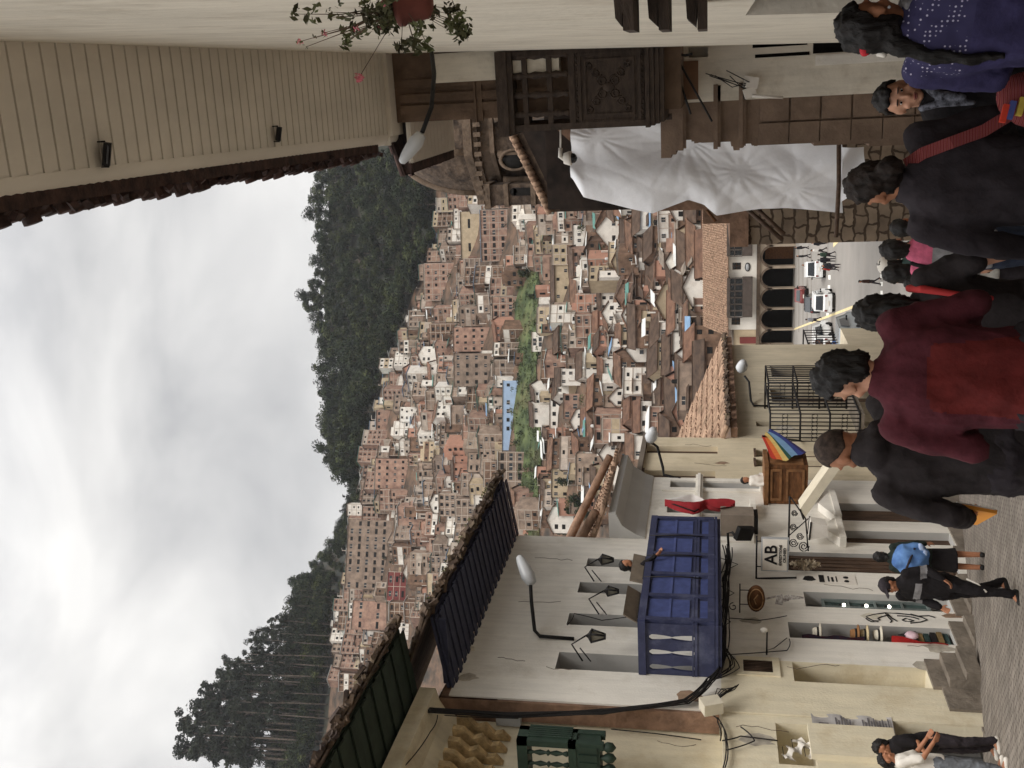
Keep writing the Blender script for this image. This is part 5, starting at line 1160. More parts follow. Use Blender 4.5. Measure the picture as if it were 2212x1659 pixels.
# ---------- tarpaulin
TP = thing('tarpaulin', 'large grey-white plastic sheet hung in folds over the building works', 'tarpaulin', (-2.5, 25, 0))
edge = [(1238, 380), (1263, 424), (1310, 437), (1360, 450), (1410, 460), (1487, 430), (1520, 440), (1547, 464), (1640, 451), (1700, 449), (1818, 457)]
def tarp(u, v):        # u down, v from right to left
    xrow = 1236 + (1818 - 1236) * u; ye = float(np.interp(xrow, [e_[0] for e_ in edge], [e_[1] for e_ in edge])); y = 262 + (ye - 262) * v
    f = .16 * math.sin(v * 9 + u * 3 + 1.2 * math.sin(u * 7)) * (1 - v * .5)
    for (cu, cv, n_, amp) in ((.43, .25, 17, .10), (.1, .2, 11, .08), (.62, .55, 14, .07), (.82, .75, 13, .06)):
        du, dv = (u - cu) * 3.4, (v - cv); r = math.hypot(du, dv); a = math.atan2(dv, du); f += amp * .8 * (abs(math.sin(a * n_ * .5 + 2 * r + 2 * math.sin(a * 2))) ** .6 - .6) * math.exp(-r * 2.4) * min(1, r * 7)
    f += .28 * math.sin(v * math.pi * .9) * (.6 + .4 * math.sin(u * 5 + 1)) + .05 * abs(math.sin(v * 6 - u * 9 + 1.5 * math.sin(u * 5))) + .03 * (abs(math.sin(u * 15 + v * 7 + 3 * math.sin(v * 4 + u * 3))) - .5) + .25 * max(0, v - .72) * (1 + math.sin(u * 13 + 2))
    return hy(xrow, y, 25.2 + .3 * v) + Vector((0, -f, 0))
M_tarp = mat('plastic_sheet', rgb(246, 246, 248), .42, .03, .8, .02, 4, spec=.5)
b = MB(); b.grid(tarp, 110, 70); o = b.build('sheet', M_tarp, TP)
b = MB(); b.tube([hy(1812, 308, 24.7), hy(1812, 400, 24.8), hy(1806, 512, 24.9)], .05, 8); b.build('bottom_pole', M_doorwood, TP)
b = MB(); b.grid(lambda u, v: hy(1818 + 50 * u, 318 + (118 - 40 * u) * v, 25.1) + Vector((0, -.15 * math.sin(v * 6 + u * 4), 0)), 14, 14); b.build('loose_flap', M_tarp, TP)
# building works behind: shell with the interior's shade put into its colour, wall of fitted stones, beams
SH = thing('unfinished_building', 'dark unfinished shell and fitted stone wall behind the tarpaulin', 'building', (-2, 30, -7))
b = MB()
p = hy(1200, 440, 27.5); b.box((-3.3, 26.2, -1.5), (1, 34, p.z)); b.build('shell', mat('dark_interior_shade', rgb(52, 42, 36), .9, .3, 2), SH)
M_inca = brickmat('fitted_stones', rgb(158, 140, 120), rgb(126, 110, 94), rgb(84, 70, 58), 1., .52, .34, .035, (R_(90), 0, 0), .03, warp=.35)
b = MB(); b.box((-5.28, 32, -11), (-.5, 44, -1.05))
b.build('stone_wall', M_inca, SH)
b = MB(); b.box((-5.32, 31.85, -1.05), (-4.0, 44, -.5)); b.box((-4.6, 31.9, -.5), (-3.2, 36, .3)); b.build('wall_top', M_adobe, SH)
b = MB(); b.tube([hy(1614, 452, 31), hy(1690, 518, 31)], .07, 6); b.build('beam', M_doorwood, SH); b = MB(); b.tube([hy(1634, 450, 30.8), hy(1694, 506, 30.8)], .07, 6); b.build('beam', M_doorwood, SH)
b = MB(); b.tube([hy(1520, 446, 31), hy(1546, 478, 31)], .05, 6); b.build('beam', M_brownwood, SH)
b = MB(); b.slab([(-3.4, 26.0, 1.6), (-3.4, 26.0, -.3), (-1.2, 26.0, -.3), (-1.2, 26.0, 3.9)], (0, .2, 0)); b.build('mud_gable', M_adobe, SH)
t = thing('security_camera', 'white dome camera on a bent white bracket beside the tarpaulin', 'camera', hy(1212, 300, 24)); b = MB()
b.tube([hy(1211, 272, 24), hy(1211, 320, 24)], .022, 6); b.tube([hy(1211, 320, 24), hy(1210, 338, 24), hy(1222, 346, 24)], .05, 8); b.build('bracket', M_farwhite, t)
b = MB(); p = hy(1231, 342, 24); b.lathe([(.02, .16), (.12, .14), (.16, .02), (.16, -.04)], 12, Matrix.Translation(p)); b.build('housing', M_farwhite, t); b = MB(); b.ball(p - Vector((0, 0, .06)), (.12, .12, .11), 10); b.build('dome', M_glass, t)
# ---------- church
CH = thing('church', 'old brown stone church with ribbed dome and arched drum window', 'church', (-2.6, 62, -11)); Yc = 64.
M_church = mat('church_stone', rgb(100, 85, 72), .95, .28, 1.4, .12, 3, col2=rgb(54, 45, 40), dirt=(rgb(48, 42, 38), .9, 1.6))
M_church2 = mat('church_trim', rgb(118, 101, 86), .95, .25, 1.4, .08, 4, dirt=(rgb(70, 58, 50), .85, 1.4))
c0 = hy(1036, 250, Yc); zc = c0.z; cx_ = c0.x; rd = 4.75
b = MB(); nseg = 48; vs = []
def domeP(u, v):
    a = 2 * math.pi * u; e_ = v * math.pi / 2; rib = .10 * max(0, math.cos(a * 8)) ** 6
    r = rd * (math.cos(e_) ** .8) + rib; return (cx_ + r * math.cos(a), Yc + r * math.sin(a), zc + 5.6 * math.sin(e_))
b.grid(domeP, 96, 14, 0, True, True); b.build('dome', M_church, CH)
b = MB()
for k in range(8):
    a = 2 * math.pi * (k + .5) / 8; b.tube([(cx_ + (rd * math.cos(e_) ** .8 + .05) * math.cos(a), Yc + (rd * math.cos(e_) ** .8 + .05) * math.sin(a), zc + 5.65 * math.sin(e_)) for e_ in [q * math.pi / 20 for q in range(10)]], .22, 6)
b.build('dome_ribs', M_church2, CH)
b = MB()
for (z0, z1, r) in ((-.5, 0, rd + .55), (-.8, -.5, rd + .3), (-1.5, -.8, rd + .05), (-1.75, -1.5, rd + .3)): b.lathe([(r, zc + z0), (r, zc + z1)], 8, Matrix.Translation((cx_, Yc, 0)) @ Matrix.Rotation(R_(22.5), 4, 'Z'), 0, False)
b.build('cornice', M_church2, CH)
b = MB(); b.lathe([(rd + .0, zc - 6.5), (rd + .0, zc - 1.75)], 8, Matrix.Translation((cx_, Yc, 0)) @ Matrix.Rotation(R_(22.5), 4, 'Z'), 0, False); b.build('drum', M_church, CH)
yf = Yc - (rd + .0) * math.cos(R_(22.5))
pw = hy(1112, 345, yf - .1); b = MB()
b.lathe([(.5, -.1), (.64, -.1), (.64, .1), (.5, .1), (.5, -.1)], 20, Matrix.Translation(pw) @ Matrix.Rotation(R_(90), 4, 'X') @ Matrix.Scale(1.45, 4, (0, 1, 0)), 0); b.build('window_surround', M_church2, CH)
b = MB(); b.lathe([(.01, 0), (.52, 0), (.52, -.1), (.01, -.1)], 20, Matrix.Translation(pw) @ Matrix.Rotation(R_(90), 4, 'X') @ Matrix.Scale(1.45, 4, (0, 1, 0)), 0); b.build('window', M_dark, CH)
a = hy(1060, 445, yf - .4); c = hy(1290, 392, yf - .4); b = MB(); b.box((a.x, yf - .3, c.z), (c.x, yf + 4, a.z)); b.build('side_tower', M_church, CH)
b = MB(); b.box((a.x - .15, yf - .45, a.z), (c.x + .1, yf + 4.2, a.z + .35)); b.box((a.x - .1, yf - .42, hy(1102, 445, yf).z), (c.x + .05, yf + 4.1, hy(1098, 445, yf).z + .15)); b.box((a.x - .05, yf - .4, hy(1160, 445, yf).z), (c.x, yf + 4.1, hy(1150, 445, yf).z)); b.build('tower_cornice', M_church2, CH)
p = hy(1126, 414, yf - .32); b = MB(); b.box((p.x - .22, yf - .33, p.z - .6), (p.x + .22, yf - .27, p.z + .45)); b.lathe([(.01, 0), (.22, 0), (.22, .06), (.01, .06)], 14, Matrix.Translation((p.x, yf - .27, p.z + .45)) @ Matrix.Rotation(R_(90), 4, 'X')); b.build('tower_window', M_dark, CH)
for k in range(5):
    aa = R_(-90 - 50 + 25 * k); q = Vector((cx_ + (rd + .02) * math.cos(aa) * 1.0, Yc + (rd + .02) * math.sin(aa), 0)); b = MB(); b.lathe([(.24, zc - 6.4), (.2, zc - 6.2), (.2, zc - 2.2), (.26, zc - 1.9)], 10, Matrix.Translation((q.x, q.y, 0))); b.build('drum_column', M_church2, CH)
b = MB()
for k in range(10): b.box((a.x + .1 + k * .55, yf - .5, a.z + .35), (a.x + .35 + k * .55, yf - .2, a.z + .75))
b.build('tower_merlons', M_church2, CH)
b = MB(); b.box((cx_ - 4.5, yf + .3, -12), (cx_ + 14, yf + 14, zc - 6)); b.build('nave', M_church, CH)
LR = thing('low_roof', 'steep tiled roof verge running down in front of the church', 'roof', (-2, 28, 2))
b = MB(); p, q = hy(1100, 272, 29), hy(1190, 458, 29); W_ = Wall((0, 29, 0), (1, 0, 0), (0, -1, 0)); dv = (q - p)
b.slab([p, q, q - Vector((0, 0, .28)), p - Vector((0, 0, .28))], (0, 5, 0)); b.build('slope', M_tiledark, LR)
b = MB(); n = 16
for k in range(n): c = p.lerp(q, (k + .5) / n); b.tube([c - dv / n * .6 + Vector((0, -.05, .05)), c + dv / n * .6 + Vector((0, -.05, .0))], [.1, .12], 8)
b.build('verge_tiles', M_tile, LR)
b = MB(); b.slab([p - Vector((0, 0, .28)), q - Vector((0, 0, .28)), Vector((q.x, q.y, -2)), Vector((p.x + .5, p.y, -2)), ], (0, 4.5, 0)); b.build('wall', mat('dark_interior_shade', rgb(52, 42, 36)), LR)  # shell's dark interior colour continued below the verge
# ---------- arcade building across the plaza
AR = thing('arcade_building', 'white colonial building with stone arcade and dark balconies across the plaza', 'building', (-29, 145, -11)); YA_ = 146.
WA = Wall((0, YA_, 0), (1, 0, 0), (0, -1, 0))
M_arc = mat('arcade_stone', rgb(166, 150, 132), .9, .14, .6, .02, 5)
def acx(y, x=1680): return WA.sz(x, y)[0]
aw0, aw1 = acx(755), acx(440); zbase = -11.2; zar = WA.sz(1640, 600)[1]; ze = WA.sz(1571, 600)[1]
b = MB(); arches = [(acx(c), (acx(c - 21) - acx(c + 21)) / 2) for c in (765, 735, 690, 645.5, 601, 554, 507)]
zs = WA.sz(1668, 600)[1]; segs = 10; dp = 1.0
xs = sorted(arches); cur = aw0 - 3
for (c, hw) in xs:
    for off in (0, -dp):
        if c - hw > cur: b.quad(WA.P(cur, zbase, off), WA.P(c - hw, zbase, off), WA.P(c - hw, zar, off), WA.P(cur, zar, off))
        for k in range(segs):
            t0, t1 = math.pi - math.pi * k / segs, math.pi - math.pi * (k + 1) / segs
            p0 = (c + hw * math.cos(t0), zs + hw * math.sin(t0)); p1 = (c + hw * math.cos(t1), zs + hw * math.sin(t1))
            b.quad(WA.P(p0[0], p0[1], off), WA.P(p1[0], p1[1], off), WA.P(p1[0], zar, off), WA.P(p0[0], zar, off))
            if off == 0: b.quad(WA.P(p0[0], p0[1], 0), WA.P(p1[0], p1[1], 0), WA.P(p1[0], p1[1], -dp), WA.P(p0[0], p0[1], -dp))
    for sx in (-1, 1): b.quad(WA.P(c + sx * hw, zbase, 0), WA.P(c + sx * hw, zs, 0), WA.P(c + sx * hw, zs, -dp), WA.P(c + sx * hw, zbase, -dp))
    cur = c + hw
for off in (0, -dp): b.quad(WA.P(cur, zbase, off), WA.P(aw1 + 2, zbase, off), WA.P(aw1 + 2, zar, off), WA.P(cur, zar, off))
b.build('arcade', M_arc, AR)
b = MB()
for (c, hw) in xs:
    for k in range(12):
        t0, t1 = math.pi - math.pi * k / 12, math.pi - math.pi * (k + 1) / 12
        f = lambda t, r: WA.P(c + r * math.cos(t), zs + r * math.sin(t), .02)
        b.slab([f(t0, hw), f(t1, hw), f(t1, hw + .28), f(t0, hw + .28)], (0, -.08, 0))
b.build('arch_moulding', M_church2, AR)
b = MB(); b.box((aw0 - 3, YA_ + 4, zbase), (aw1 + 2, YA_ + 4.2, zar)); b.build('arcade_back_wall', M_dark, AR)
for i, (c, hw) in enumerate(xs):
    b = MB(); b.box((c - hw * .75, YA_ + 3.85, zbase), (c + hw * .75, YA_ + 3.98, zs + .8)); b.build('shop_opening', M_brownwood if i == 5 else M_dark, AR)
wins = [(1582, 1601, 567, 583), (1580, 1599, 686, 702)]; H = []
for w_ in wins: p = WA.sz(w_[0], w_[3]); q = WA.sz(w_[1], w_[2]); H.append((p[0], q[0], q[1], p[1], .3))
wl0 = acx(712, 1600)
b = MB(); WA.facade(b, wl0, aw1 + 2, zar, ze, H, .5); b.box((wl0, YA_ + .55, zar), (aw1 + 2, YA_ + 9, ze)); b.build('upper_wall', M_farwhite, AR)
for h in H: panes(AR, WA, h[0], h[1], h[2], h[3], -.25, M_brownwood, M_glass, 2, 2)
b = MB(); b.box((aw0 - 3, YA_ - .2, zar - .1), (aw1 + 2, YA_ + .3, zar + .35)); b.build('cornice', M_church2, AR)
for (y0, y1, n) in ((600, 686, 6), (470, 554, 6)):
    p = WA.sz(1570, y1, 1.1); q = WA.sz(1626, y0, 1.1); b = MB(); bt = q[1] + 1.35
    WA.box(b, p[0], q[0], q[1], bt, 0.01, 1.1); f = WA; b.build('balcony_panel', mat('old_balcony_wood', rgb(84, 74, 68), .8, .15, 2), AR)
    b = MB(); WA.box(b, p[0], q[0], p[1] - .4, p[1], .01, 1.15)
    for i in range(n + 1): a = p[0] + (q[0] - p[0]) * i / n; WA.box(b, a - .06, a + .06, bt, p[1] - .4, .98, 1.1)
    WA.box(b, p[0], q[0], bt + 1.0, bt + 1.1, 1.0, 1.1); b.build('balcony_frame', mat('old_balcony_wood', rgb(84, 74, 68)), AR)
    for i in range(n): a = p[0] + (q[0] - p[0]) * (i + .5) / n; w2 = (q[0] - p[0]) / n * .38; b = MB(); WA.box(b, a - w2, a + w2, bt + .05, p[1] - .45, .9, .95); b.build('balcony_window', M_glass, AR)
p = WA.sz(1615, 577, .1); b = MB(); b.lathe([(.01, 0), (.62, 0), (.62, .08), (.01, .08)], 20, Matrix.Translation(WA.P(p[0], p[1], .01)) @ Matrix.Rotation(R_(90), 4, 'X') @ Matrix.Scale(.62, 4, (0, 1, 0))); t = thing('oval_plaque', 'small oval plaque between the two dark balconies of the arcade', 'plaque', WA.P(p[0], p[1], .05)); b.build('plate', M_iron, t); b = MB(); b.lathe([(.01, 0), (.5, 0), (.5, .1), (.01, .1)], 20, Matrix.Translation(WA.P(p[0], p[1], .01)) @ Matrix.Rotation(R_(90), 4, 'X') @ Matrix.Scale(.5, 4, (0, 1, 0))); b.build('face', M_metalgrey, t)
zr_ = float(hy(1519, 600, YA_ + 5.5).z)
b = MB(); tiles(b, WA, wl0 - .8, aw1 + 3, ze - .15, .9, zr_, -5.5, .34, .12, 20, 0, .04); b.slab([(wl0, YA_ + 5.5, zr_), (aw1, YA_ + 5.5, zr_), (aw1, YA_ + 12, ze), (wl0, YA_ + 12, ze)], (0, 0, -.2)); b.build('roof', M_tile, AR)
AX = thing('annex_building', 'cream annex with dark red shutters left of the white arcade building', 'building', (-38, 146, -11))
b = MB(); a0 = acx(760, 1600); z1 = WA.sz(1585, 730)[1]; b.box((a0 - 6, YA_ + .2, zar + .36), (wl0 - .05, YA_ + 6, z1)); b.build('wall', M_farcream, AX)
b = MB(); p = WA.sz(1598, 742); q = WA.sz(1637, 728); WA.box(b, p[0], q[0], q[1], p[1], -.1, .05); b.build('shutter', M_farred, AX)
b = MB(); b.box((a0 - 6.2, YA_, z1), (wl0, YA_ + 6, z1 + .3)); b.build('roof', M_slab, AX)
# adobe house on the far slope right
P, d = onhill(909, 395)
place_house(P.x, P.y, P.z, 0, dict(kind='gable', wall='mud-walled', roof='terracotta', fl=1, nc=2, ridge='x', w=87 / 2260 * d, d=6), None); HOUSES[-1][0]['label'] = 'long reddish mud house on the green slope right of all other houses'
# ================================================================== people
from mathutils import noise as mnoise
def remeshed(mb, vox, smooth, name, mats, parent, disp=None, T=None, matfn=None):
    me = bpy.data.meshes.new('tmp'); me.from_pydata(mb.v, [], mb.f); o = bpy.data.objects.new('tmp', me); COL.objects.link(o)
    m = o.modifiers.new('r', 'REMESH'); m.mode = 'VOXEL'; m.voxel_size = vox; m.use_smooth_shade = True
    if smooth: s = o.modifiers.new('s', 'SMOOTH'); s.factor = .5; s.iterations = smooth
    dg = bpy.context.evaluated_depsgraph_get(); n = bpy.data.meshes.new_from_object(o.evaluated_get(dg)); bpy.data.objects.remove(o); bpy.data.meshes.remove(me)
    n.name = name; k = len(n.vertices)
    if disp and k:
        amp, fr, st = disp[:3]
        co = np.empty(k * 3, 'f'); n.vertices.foreach_get('co', co); co = co.reshape(-1, 3)
        no = np.empty(k * 3, 'f'); n.vertex_normals.foreach_get('vector', no); no = no.reshape(-1, 3)
        d = np.array([mnoise.noise(Vector((c[0] * fr * st[0], c[1] * fr * st[1], c[2] * fr * st[2]))) for c in co])
        if len(disp) > 3:
            f2 = fr * 1.3; d2 = np.array([mnoise.noise(Vector((c[0] * f2 * 1.5 + 9, c[1] * f2 * 1.5, c[2] * f2 * .75 + c[0] * 6))) for c in co]); d = d + disp[3] * (np.clip(1 - np.abs(d2) * 5, 0, 1) - .3)
        co += no * (d * amp)[:, None]; n.vertices.foreach_set('co', co.ravel())
    mats = mats if isinstance(mats, (list, tuple)) else [mats]
    n.materials.clear()
    for q in mats: n.materials.append(q)
    if matfn:
        for p in n.polygons: p.material_index = matfn(p.center)
    if T: n.transform(T)
    n.polygons.foreach_set('use_smooth', [True] * len(n.polygons)); n.update()
    ob = bpy.data.objects.new(name, n); COL.objects.link(ob); ob.parent = parent; return ob
def chain(mb, pts, rs, n=14):
    """tapered limb with round joints"""
    pts = [Vector(p) for p in pts]
    mb.tube(pts, rs, n)
    for p, r in zip(pts, rs): mb.ball(p, r, n)
def loft(mb, secs, n=22):
    """torso: list of (centre, rx, ry)"""
    vs = []
    for c, rx, ry in secs:
        for k in range(n):
            t = 2 * math.pi * k / n; cx, cy = math.cos(t), math.sin(t); e = .82
            vs.append((c[0] + rx * math.copysign(abs(cx) ** e, cx), c[1] + ry * math.copysign(abs(cy) ** e, cy), c[2]))
    fs = [(i * n + k, i * n + (k + 1) % n, (i + 1) * n + (k + 1) % n, (i + 1) * n + k) for i in range(len(secs) - 1) for k in range(n)]
    fs += [tuple(range(n))[::-1], tuple(range((len(secs) - 1) * n, len(secs) * n))]
    mb.add(vs, fs, 0, True)
M_skin = mat('skin_brown', rgb(172, 118, 88), .55, .1, 12, .001, 90, spec=.35)
M_skin2 = mat('skin_light', rgb(206, 154, 126), .55, .1, 12, .001, 90, spec=.35)
M_hair = mat('black_hair', rgb(26, 21, 20), .6, .35, 8, .004, 60, stretch=(4, 4, .5), spec=.4)
M_hairb = mat('brown_black_hair', rgb(42, 32, 27), .6, .35, 8, .004, 60, stretch=(4, 4, .5), spec=.25)
M_buzz = mat('cropped_hair', rgb(74, 60, 52), .8, .3, 30, .002, 200)
M_eye = mat('eye_dark', rgb(24, 18, 16), .2, .05, 5); M_eyew = mat('eye_white', rgb(220, 214, 206), .3, .04, 5); M_lip = mat('lips', rgb(146, 84, 76), .5, .1, 10)
M_shoe = mat('dark_shoe', rgb(36, 34, 34), .7, .2, 8); M_jeans = mat('dark_jeans', rgb(44, 52, 70), .9, .2, 12, .002, 80)
def cloth(name, c, c2=None, sc=14): return mat(name, c, .92, .14, sc, .003, 70, col2=c2, spec=.2)
BASE = dict(hip=(.09, .86), )
def hand(mb, wrist, dirn, palmn, side, curl=.5, S=1.):
    """palm, four fingers of different length bent at the knuckles, thumb from the palm's side"""
    w = Vector(wrist); d = Vector(dirn).normalized(); n = Vector(palmn); n = (n - d * n.dot(d)).normalized(); a = d.cross(n) * side
    pc = w + d * .045 * S
    for q in (-1, -.33, .33, 1): chain(mb, [w + a * q * .014 * S, w + d * .085 * S + a * q * .028 * S], [.013 * S, .0115 * S], 8)
    for q, ln in zip((-1, -.33, .33, 1), (.062, .074, .078, .068)):
        p = w + d * .088 * S + a * q * .03 * S; ln *= S; dd = d.copy(); pts = [p]; rs = [.0098 * S]
        for k, f in enumerate((.45, .32, .23)):
            ang = curl * (.5 + .35 * k); dd = (dd * math.cos(ang) + n * math.sin(ang)).normalized(); pts.append(pts[-1] + dd * ln * f); rs.append((.0092 - .001 * k) * S)
        chain(mb, pts, rs, 8)
    t0 = w + d * .025 * S + a * -.022 * S; chain(mb, [t0, t0 + (d * .6 - a * .8 + n * .3).normalized() * .038 * S, t0 + (d * .6 - a * .8 + n * .3).normalized() * .038 * S + (d * .9 - a * .2 + n * .4).normalized() * .03 * S], [.013 * S, .0105 * S, .009 * S], 8)
def person(label, pos, rz, H=1.65, top=None, trousers=None, skin=None, hair=None, hairstyle='short', head_yaw=0, head_pitch=0, arms=None, legs=None, lean=(0, 0), vox=.012, build=1., face=False,
           sleeve=1., topname='jacket', hood=False, skirt=False, group=None, cap=None, detail=True, shoes=None, panel=None, hem=.80, parts=None):
    S = H / 1.65; skin = skin or M_skin; hair = hair or M_hair; B = build
    root = thing('person', label, 'person', pos, rz, group)
    T = Matrix.Translation(Vector(pos)) @ Matrix.Rotation(rz, 4, 'Z'); T0 = Matrix.Scale(S, 4)
    lx, ly = lean
    ln = lambda z: Vector((lx * max(0, z - .86) / .5, ly * max(0, z - .86) / .5, z))
    sh = {-1: ln(1.35) + Vector((-.165 * B, 0, 0)), 1: ln(1.35) + Vector((.165 * B, 0, 0))}
    arms = arms or {}
    A = {}
    for s in (-1, 1):
        e, w_ = arms.get(s, ((.22, .02, 1.08), (.24, .10, .86))); e = Vector((e[0] * s, e[1], e[2])); w_ = Vector((w_[0] * s, w_[1], w_[2])); A[s] = (sh[s], e + ln(1.1) - Vector((0, 0, 1.1)), w_ + ln(.9) - Vector((0, 0, .9)))
    legs = legs or {}
    G_ = {}
    for s in (-1, 1):
        k_, an = legs.get(s, ((.095, .02, .46), (.1, -.02, .07))); G_[s] = (Vector((.085 * s, 0, .86)), Vector((k_[0] * s, k_[1], k_[2])), Vector((an[0] * s, an[1], an[2])))
    hc = ln(1.53) + Vector((0, .015, 0)); HR = Matrix.Translation(hc) @ Matrix.Rotation(head_yaw, 4, 'Z') @ Matrix.Rotation(head_pitch, 4, 'X')
    hp_ = lambda x, y, z: HR @ Vector((x, y, z))
    b = MB()
    chain(b, [ln(1.36), ln(1.43), hp_(0, -.01, -.06)], [.062, .054, .056])
    HRr = HR.to_3x3().to_4x4()
    b.ball(hp_(0, -.008, .018), (.074, .094, .098), 20, T=HRr); b.ball(hp_(0, .028, -.042), (.056, .062, .072), 18, T=HRr); b.ball(hp_(0, .072, -.085), (.024, .02, .018), 10, T=HRr)
    b.ball(hp_(0, .093, -.018), (.012, .018, .017), 10, T=HRr); chain(b, [hp_(0, .086, .02), hp_(0, .1, -.014)], [.008, .011], 8)
    for s in (-1, 1):
        b.ball(hp_(s * .078, -.004, -.008), (.010, .02, .032), 10, T=HRr); b.ball(hp_(s * .042, .06, -.03), (.024, .022, .02), 8, T=HRr); b.ball(hp_(s * .03, .078, .03), (.026, .014, .01), 8, T=HRr)
    chain(b, [hp_(-.02, .084, -.055), hp_(.02, .084, -.055)], [.009, .009], 8)
    loft(b, [(ln(.82), .13 * B, .09), (ln(.92), .14 * B, .095), (ln(1.02), .125 * B, .088), (ln(1.15), .14 * B, .095), (ln(1.28), .155 * B, .095), (ln(1.37), .12 * B, .07), (ln(1.40), .06, .05)])
    for s in (-1, 1):
        a = A[s]; chain(b, a, [.05, .038, .027]); d = (a[2] - a[1]).normalized(); hand(b, a[2], d, Vector((-s * .8, .5, 0)), s, arms.get('curl', .55))
        g_ = G_[s]; chain(b, g_, [.085, .056, .04]); chain(b, [g_[2], g_[2] + Vector((0, .12, -.035))], [.04, .03])
    remeshed(b, vox * .62 if detail else vox, 2, 'body', skin, root, None, T @ T0)
    # trousers or skirt
    if skirt:
        b = MB(); loft(b, [(Vector((0, 0, .42)), .2, .17), (Vector((0, 0, .7)), .18 * B, .14), (ln(.98), .145 * B, .11)]); remeshed(b, vox, 2, 'skirt', trousers, root, (.02, 9, (1, 1, .25)), T @ T0)
    else:
        b = MB()
        for s in (-1, 1): g_ = G_[s]; chain(b, [g_[0] + Vector((0, 0, .02)), (g_[0] + g_[1]) / 2, g_[1], (g_[1] + g_[2]) / 2, g_[2] + Vector((0, 0, .01))], [.105 * B, .09, .072, .062, .056])
        loft(b, [(Vector((0, 0, .78)), .15 * B, .1), (Vector((0, -.01, .88)), .158 * B, .115), (ln(.99), .14 * B, .1)]); remeshed(b, vox, 1, 'trousers', trousers, root, (.014, 12, (1, 1, .6), .6), T @ T0)
    # upper garment
    b = MB(); k = 1.0
    loft(b, [(ln(hem), .172 * B, .128), (ln(.9), .17 * B, .125), (ln(1.05), .168 * B, .122), (ln(1.2), .182 * B, .128), (ln(1.3), .18 * B, .12), (ln(1.37), .14 * B, .095), (ln(1.425), .075, .065)])
    for s in (-1, 1):
        a = A[s]; b.ball(a[0] + Vector((-s * .01, 0, -.01)), .075, 12)
        if sleeve >= 1: chain(b, [a[0], (a[0] + a[1]) / 2, a[1], (a[1] + a[2]) / 2, a[2] - (a[2] - a[1]) * .04], [.07, .062, .055, .048, .04])
        else: chain(b, [a[0], a[0].lerp(a[1], sleeve)], [.07, .062])
    if hood: b.ball(ln(1.40) + Vector((0, -.06, .0)), (.115, .075, .062), 14); b.ball(ln(1.44) + Vector((0, -.03, .01)), (.09, .075, .05), 12)
    else: b.tube([ln(1.39), ln(1.445)], [.082, .07], 14)
    mt = top if isinstance(top, (list, tuple)) else [top]
    remeshed(b, vox, 1, topname, mt, root, (.022, 7.5, (1.1, 1.1, .8), .28), T @ T0, matfn=panel)
    # shoes
    for s in (-1, 1):
        g_ = G_[s]; b = MB(); chain(b, [g_[2] + Vector((0, -.03, -.03)), g_[2] + Vector((0, .06, -.035)), g_[2] + Vector((0, .15, -.045))], [.045, .045, .035], 10); remeshed(b, max(vox, .012), 1, 'shoe', shoes or M_shoe, root, None, T @ T0)
    # hair
    b = MB(); hv = vox * .7
    if hairstyle in ('short', 'bun', 'long', 'ponytail', 'braid', 'buzz'):
        th = .006 if hairstyle == 'buzz' else .016
        n = 28
        def cap_(u, v):
            ph = 2 * math.pi * u; t = v * math.pi * .60; fwd = math.sin(ph)       # fwd>0 = face side
            lim = (.34 if fwd > .25 else .34 + .33 * min(1, (.25 - fwd) / .9)) * math.pi; t = v * lim
            return hp_((.074 + th) * math.sin(t) * math.cos(ph), -.008 + (.094 + th) * math.sin(t) * math.sin(ph), .018 + (.098 + th) * math.cos(t))
        def cap_i(u, v):
            ph = 2 * math.pi * u; fwd = math.sin(ph); lim = (.34 if fwd > .25 else .34 + .33 * min(1, (.25 - fwd) / .9)) * math.pi; t = v * lim
            return hp_(.064 * math.sin(t) * math.cos(ph), -.008 + .084 * math.sin(t) * math.sin(ph), .018 + .088 * math.cos(t))
        b.grid(cap_, n, 12); o1 = len(b.v); b.grid(cap_i, n, 12, flip=True)
        for i in range(n): b.f.append([i * 13 + 12, (i + 1) * 13 + 12, o1 + (i + 1) * 13 + 12, o1 + i * 13 + 12]); b.m.append(0); b.sm.append(True)
    if hairstyle == 'short': b.ball(hp_(0, -.046, -.042), (.069, .056, .066), 14, T=HRr)
    if hairstyle == 'bun': b.ball(hp_(.0, -.12, -.05), (.05, .045, .055), 12, T=HRr); b.ball(hp_(0, -.05, -.04), (.072, .06, .07), 14, T=HRr)
    if hairstyle == 'ponytail': b.ball(hp_(0, -.05, -.035), (.075, .06, .075), 14, T=HRr); chain(b, [hp_(0, -.11, -.02), hp_(.01, -.14, -.09), hp_(.02, -.12, -.18)], [.03, .035, .015])
    if hairstyle == 'long': b.ball(hp_(0, -.04, -.05), (.09, .07, .11), 14, T=HRr); chain(b, [hp_(0, -.06, -.05), hp_(0, -.08, -.2)], [.075, .05])
    if hairstyle == 'braid': b.ball(hp_(0, -.045, -.03), (.08, .065, .085), 14, T=HRr); chain(b, [hp_(0, -.09, -.07), hp_(-.02, -.12, -.2), hp_(-.03, -.13, -.34), hp_(-.02, -.12, -.44)], [.035, .026, .022, .012])
    remeshed(b, hv, 1, 'hair', hair, root, (.014 if hairstyle != 'buzz' else .001, 21, (1.8, 1.8, .55), .5), T @ T0)
    if cap:
        b = MB(); b.ball(hp_(0, -.005, .05), (.092, .108, .085), 16, T=HRr); b.slab([hp_(-.07, .07, .055), hp_(.07, .07, .055), hp_(.05, .17, .04), hp_(-.05, .17, .04)], HRr @ Vector((0, 0, .012))); remeshed(b, max(hv, .008), 1, 'cap', cap, root, None, T @ T0)
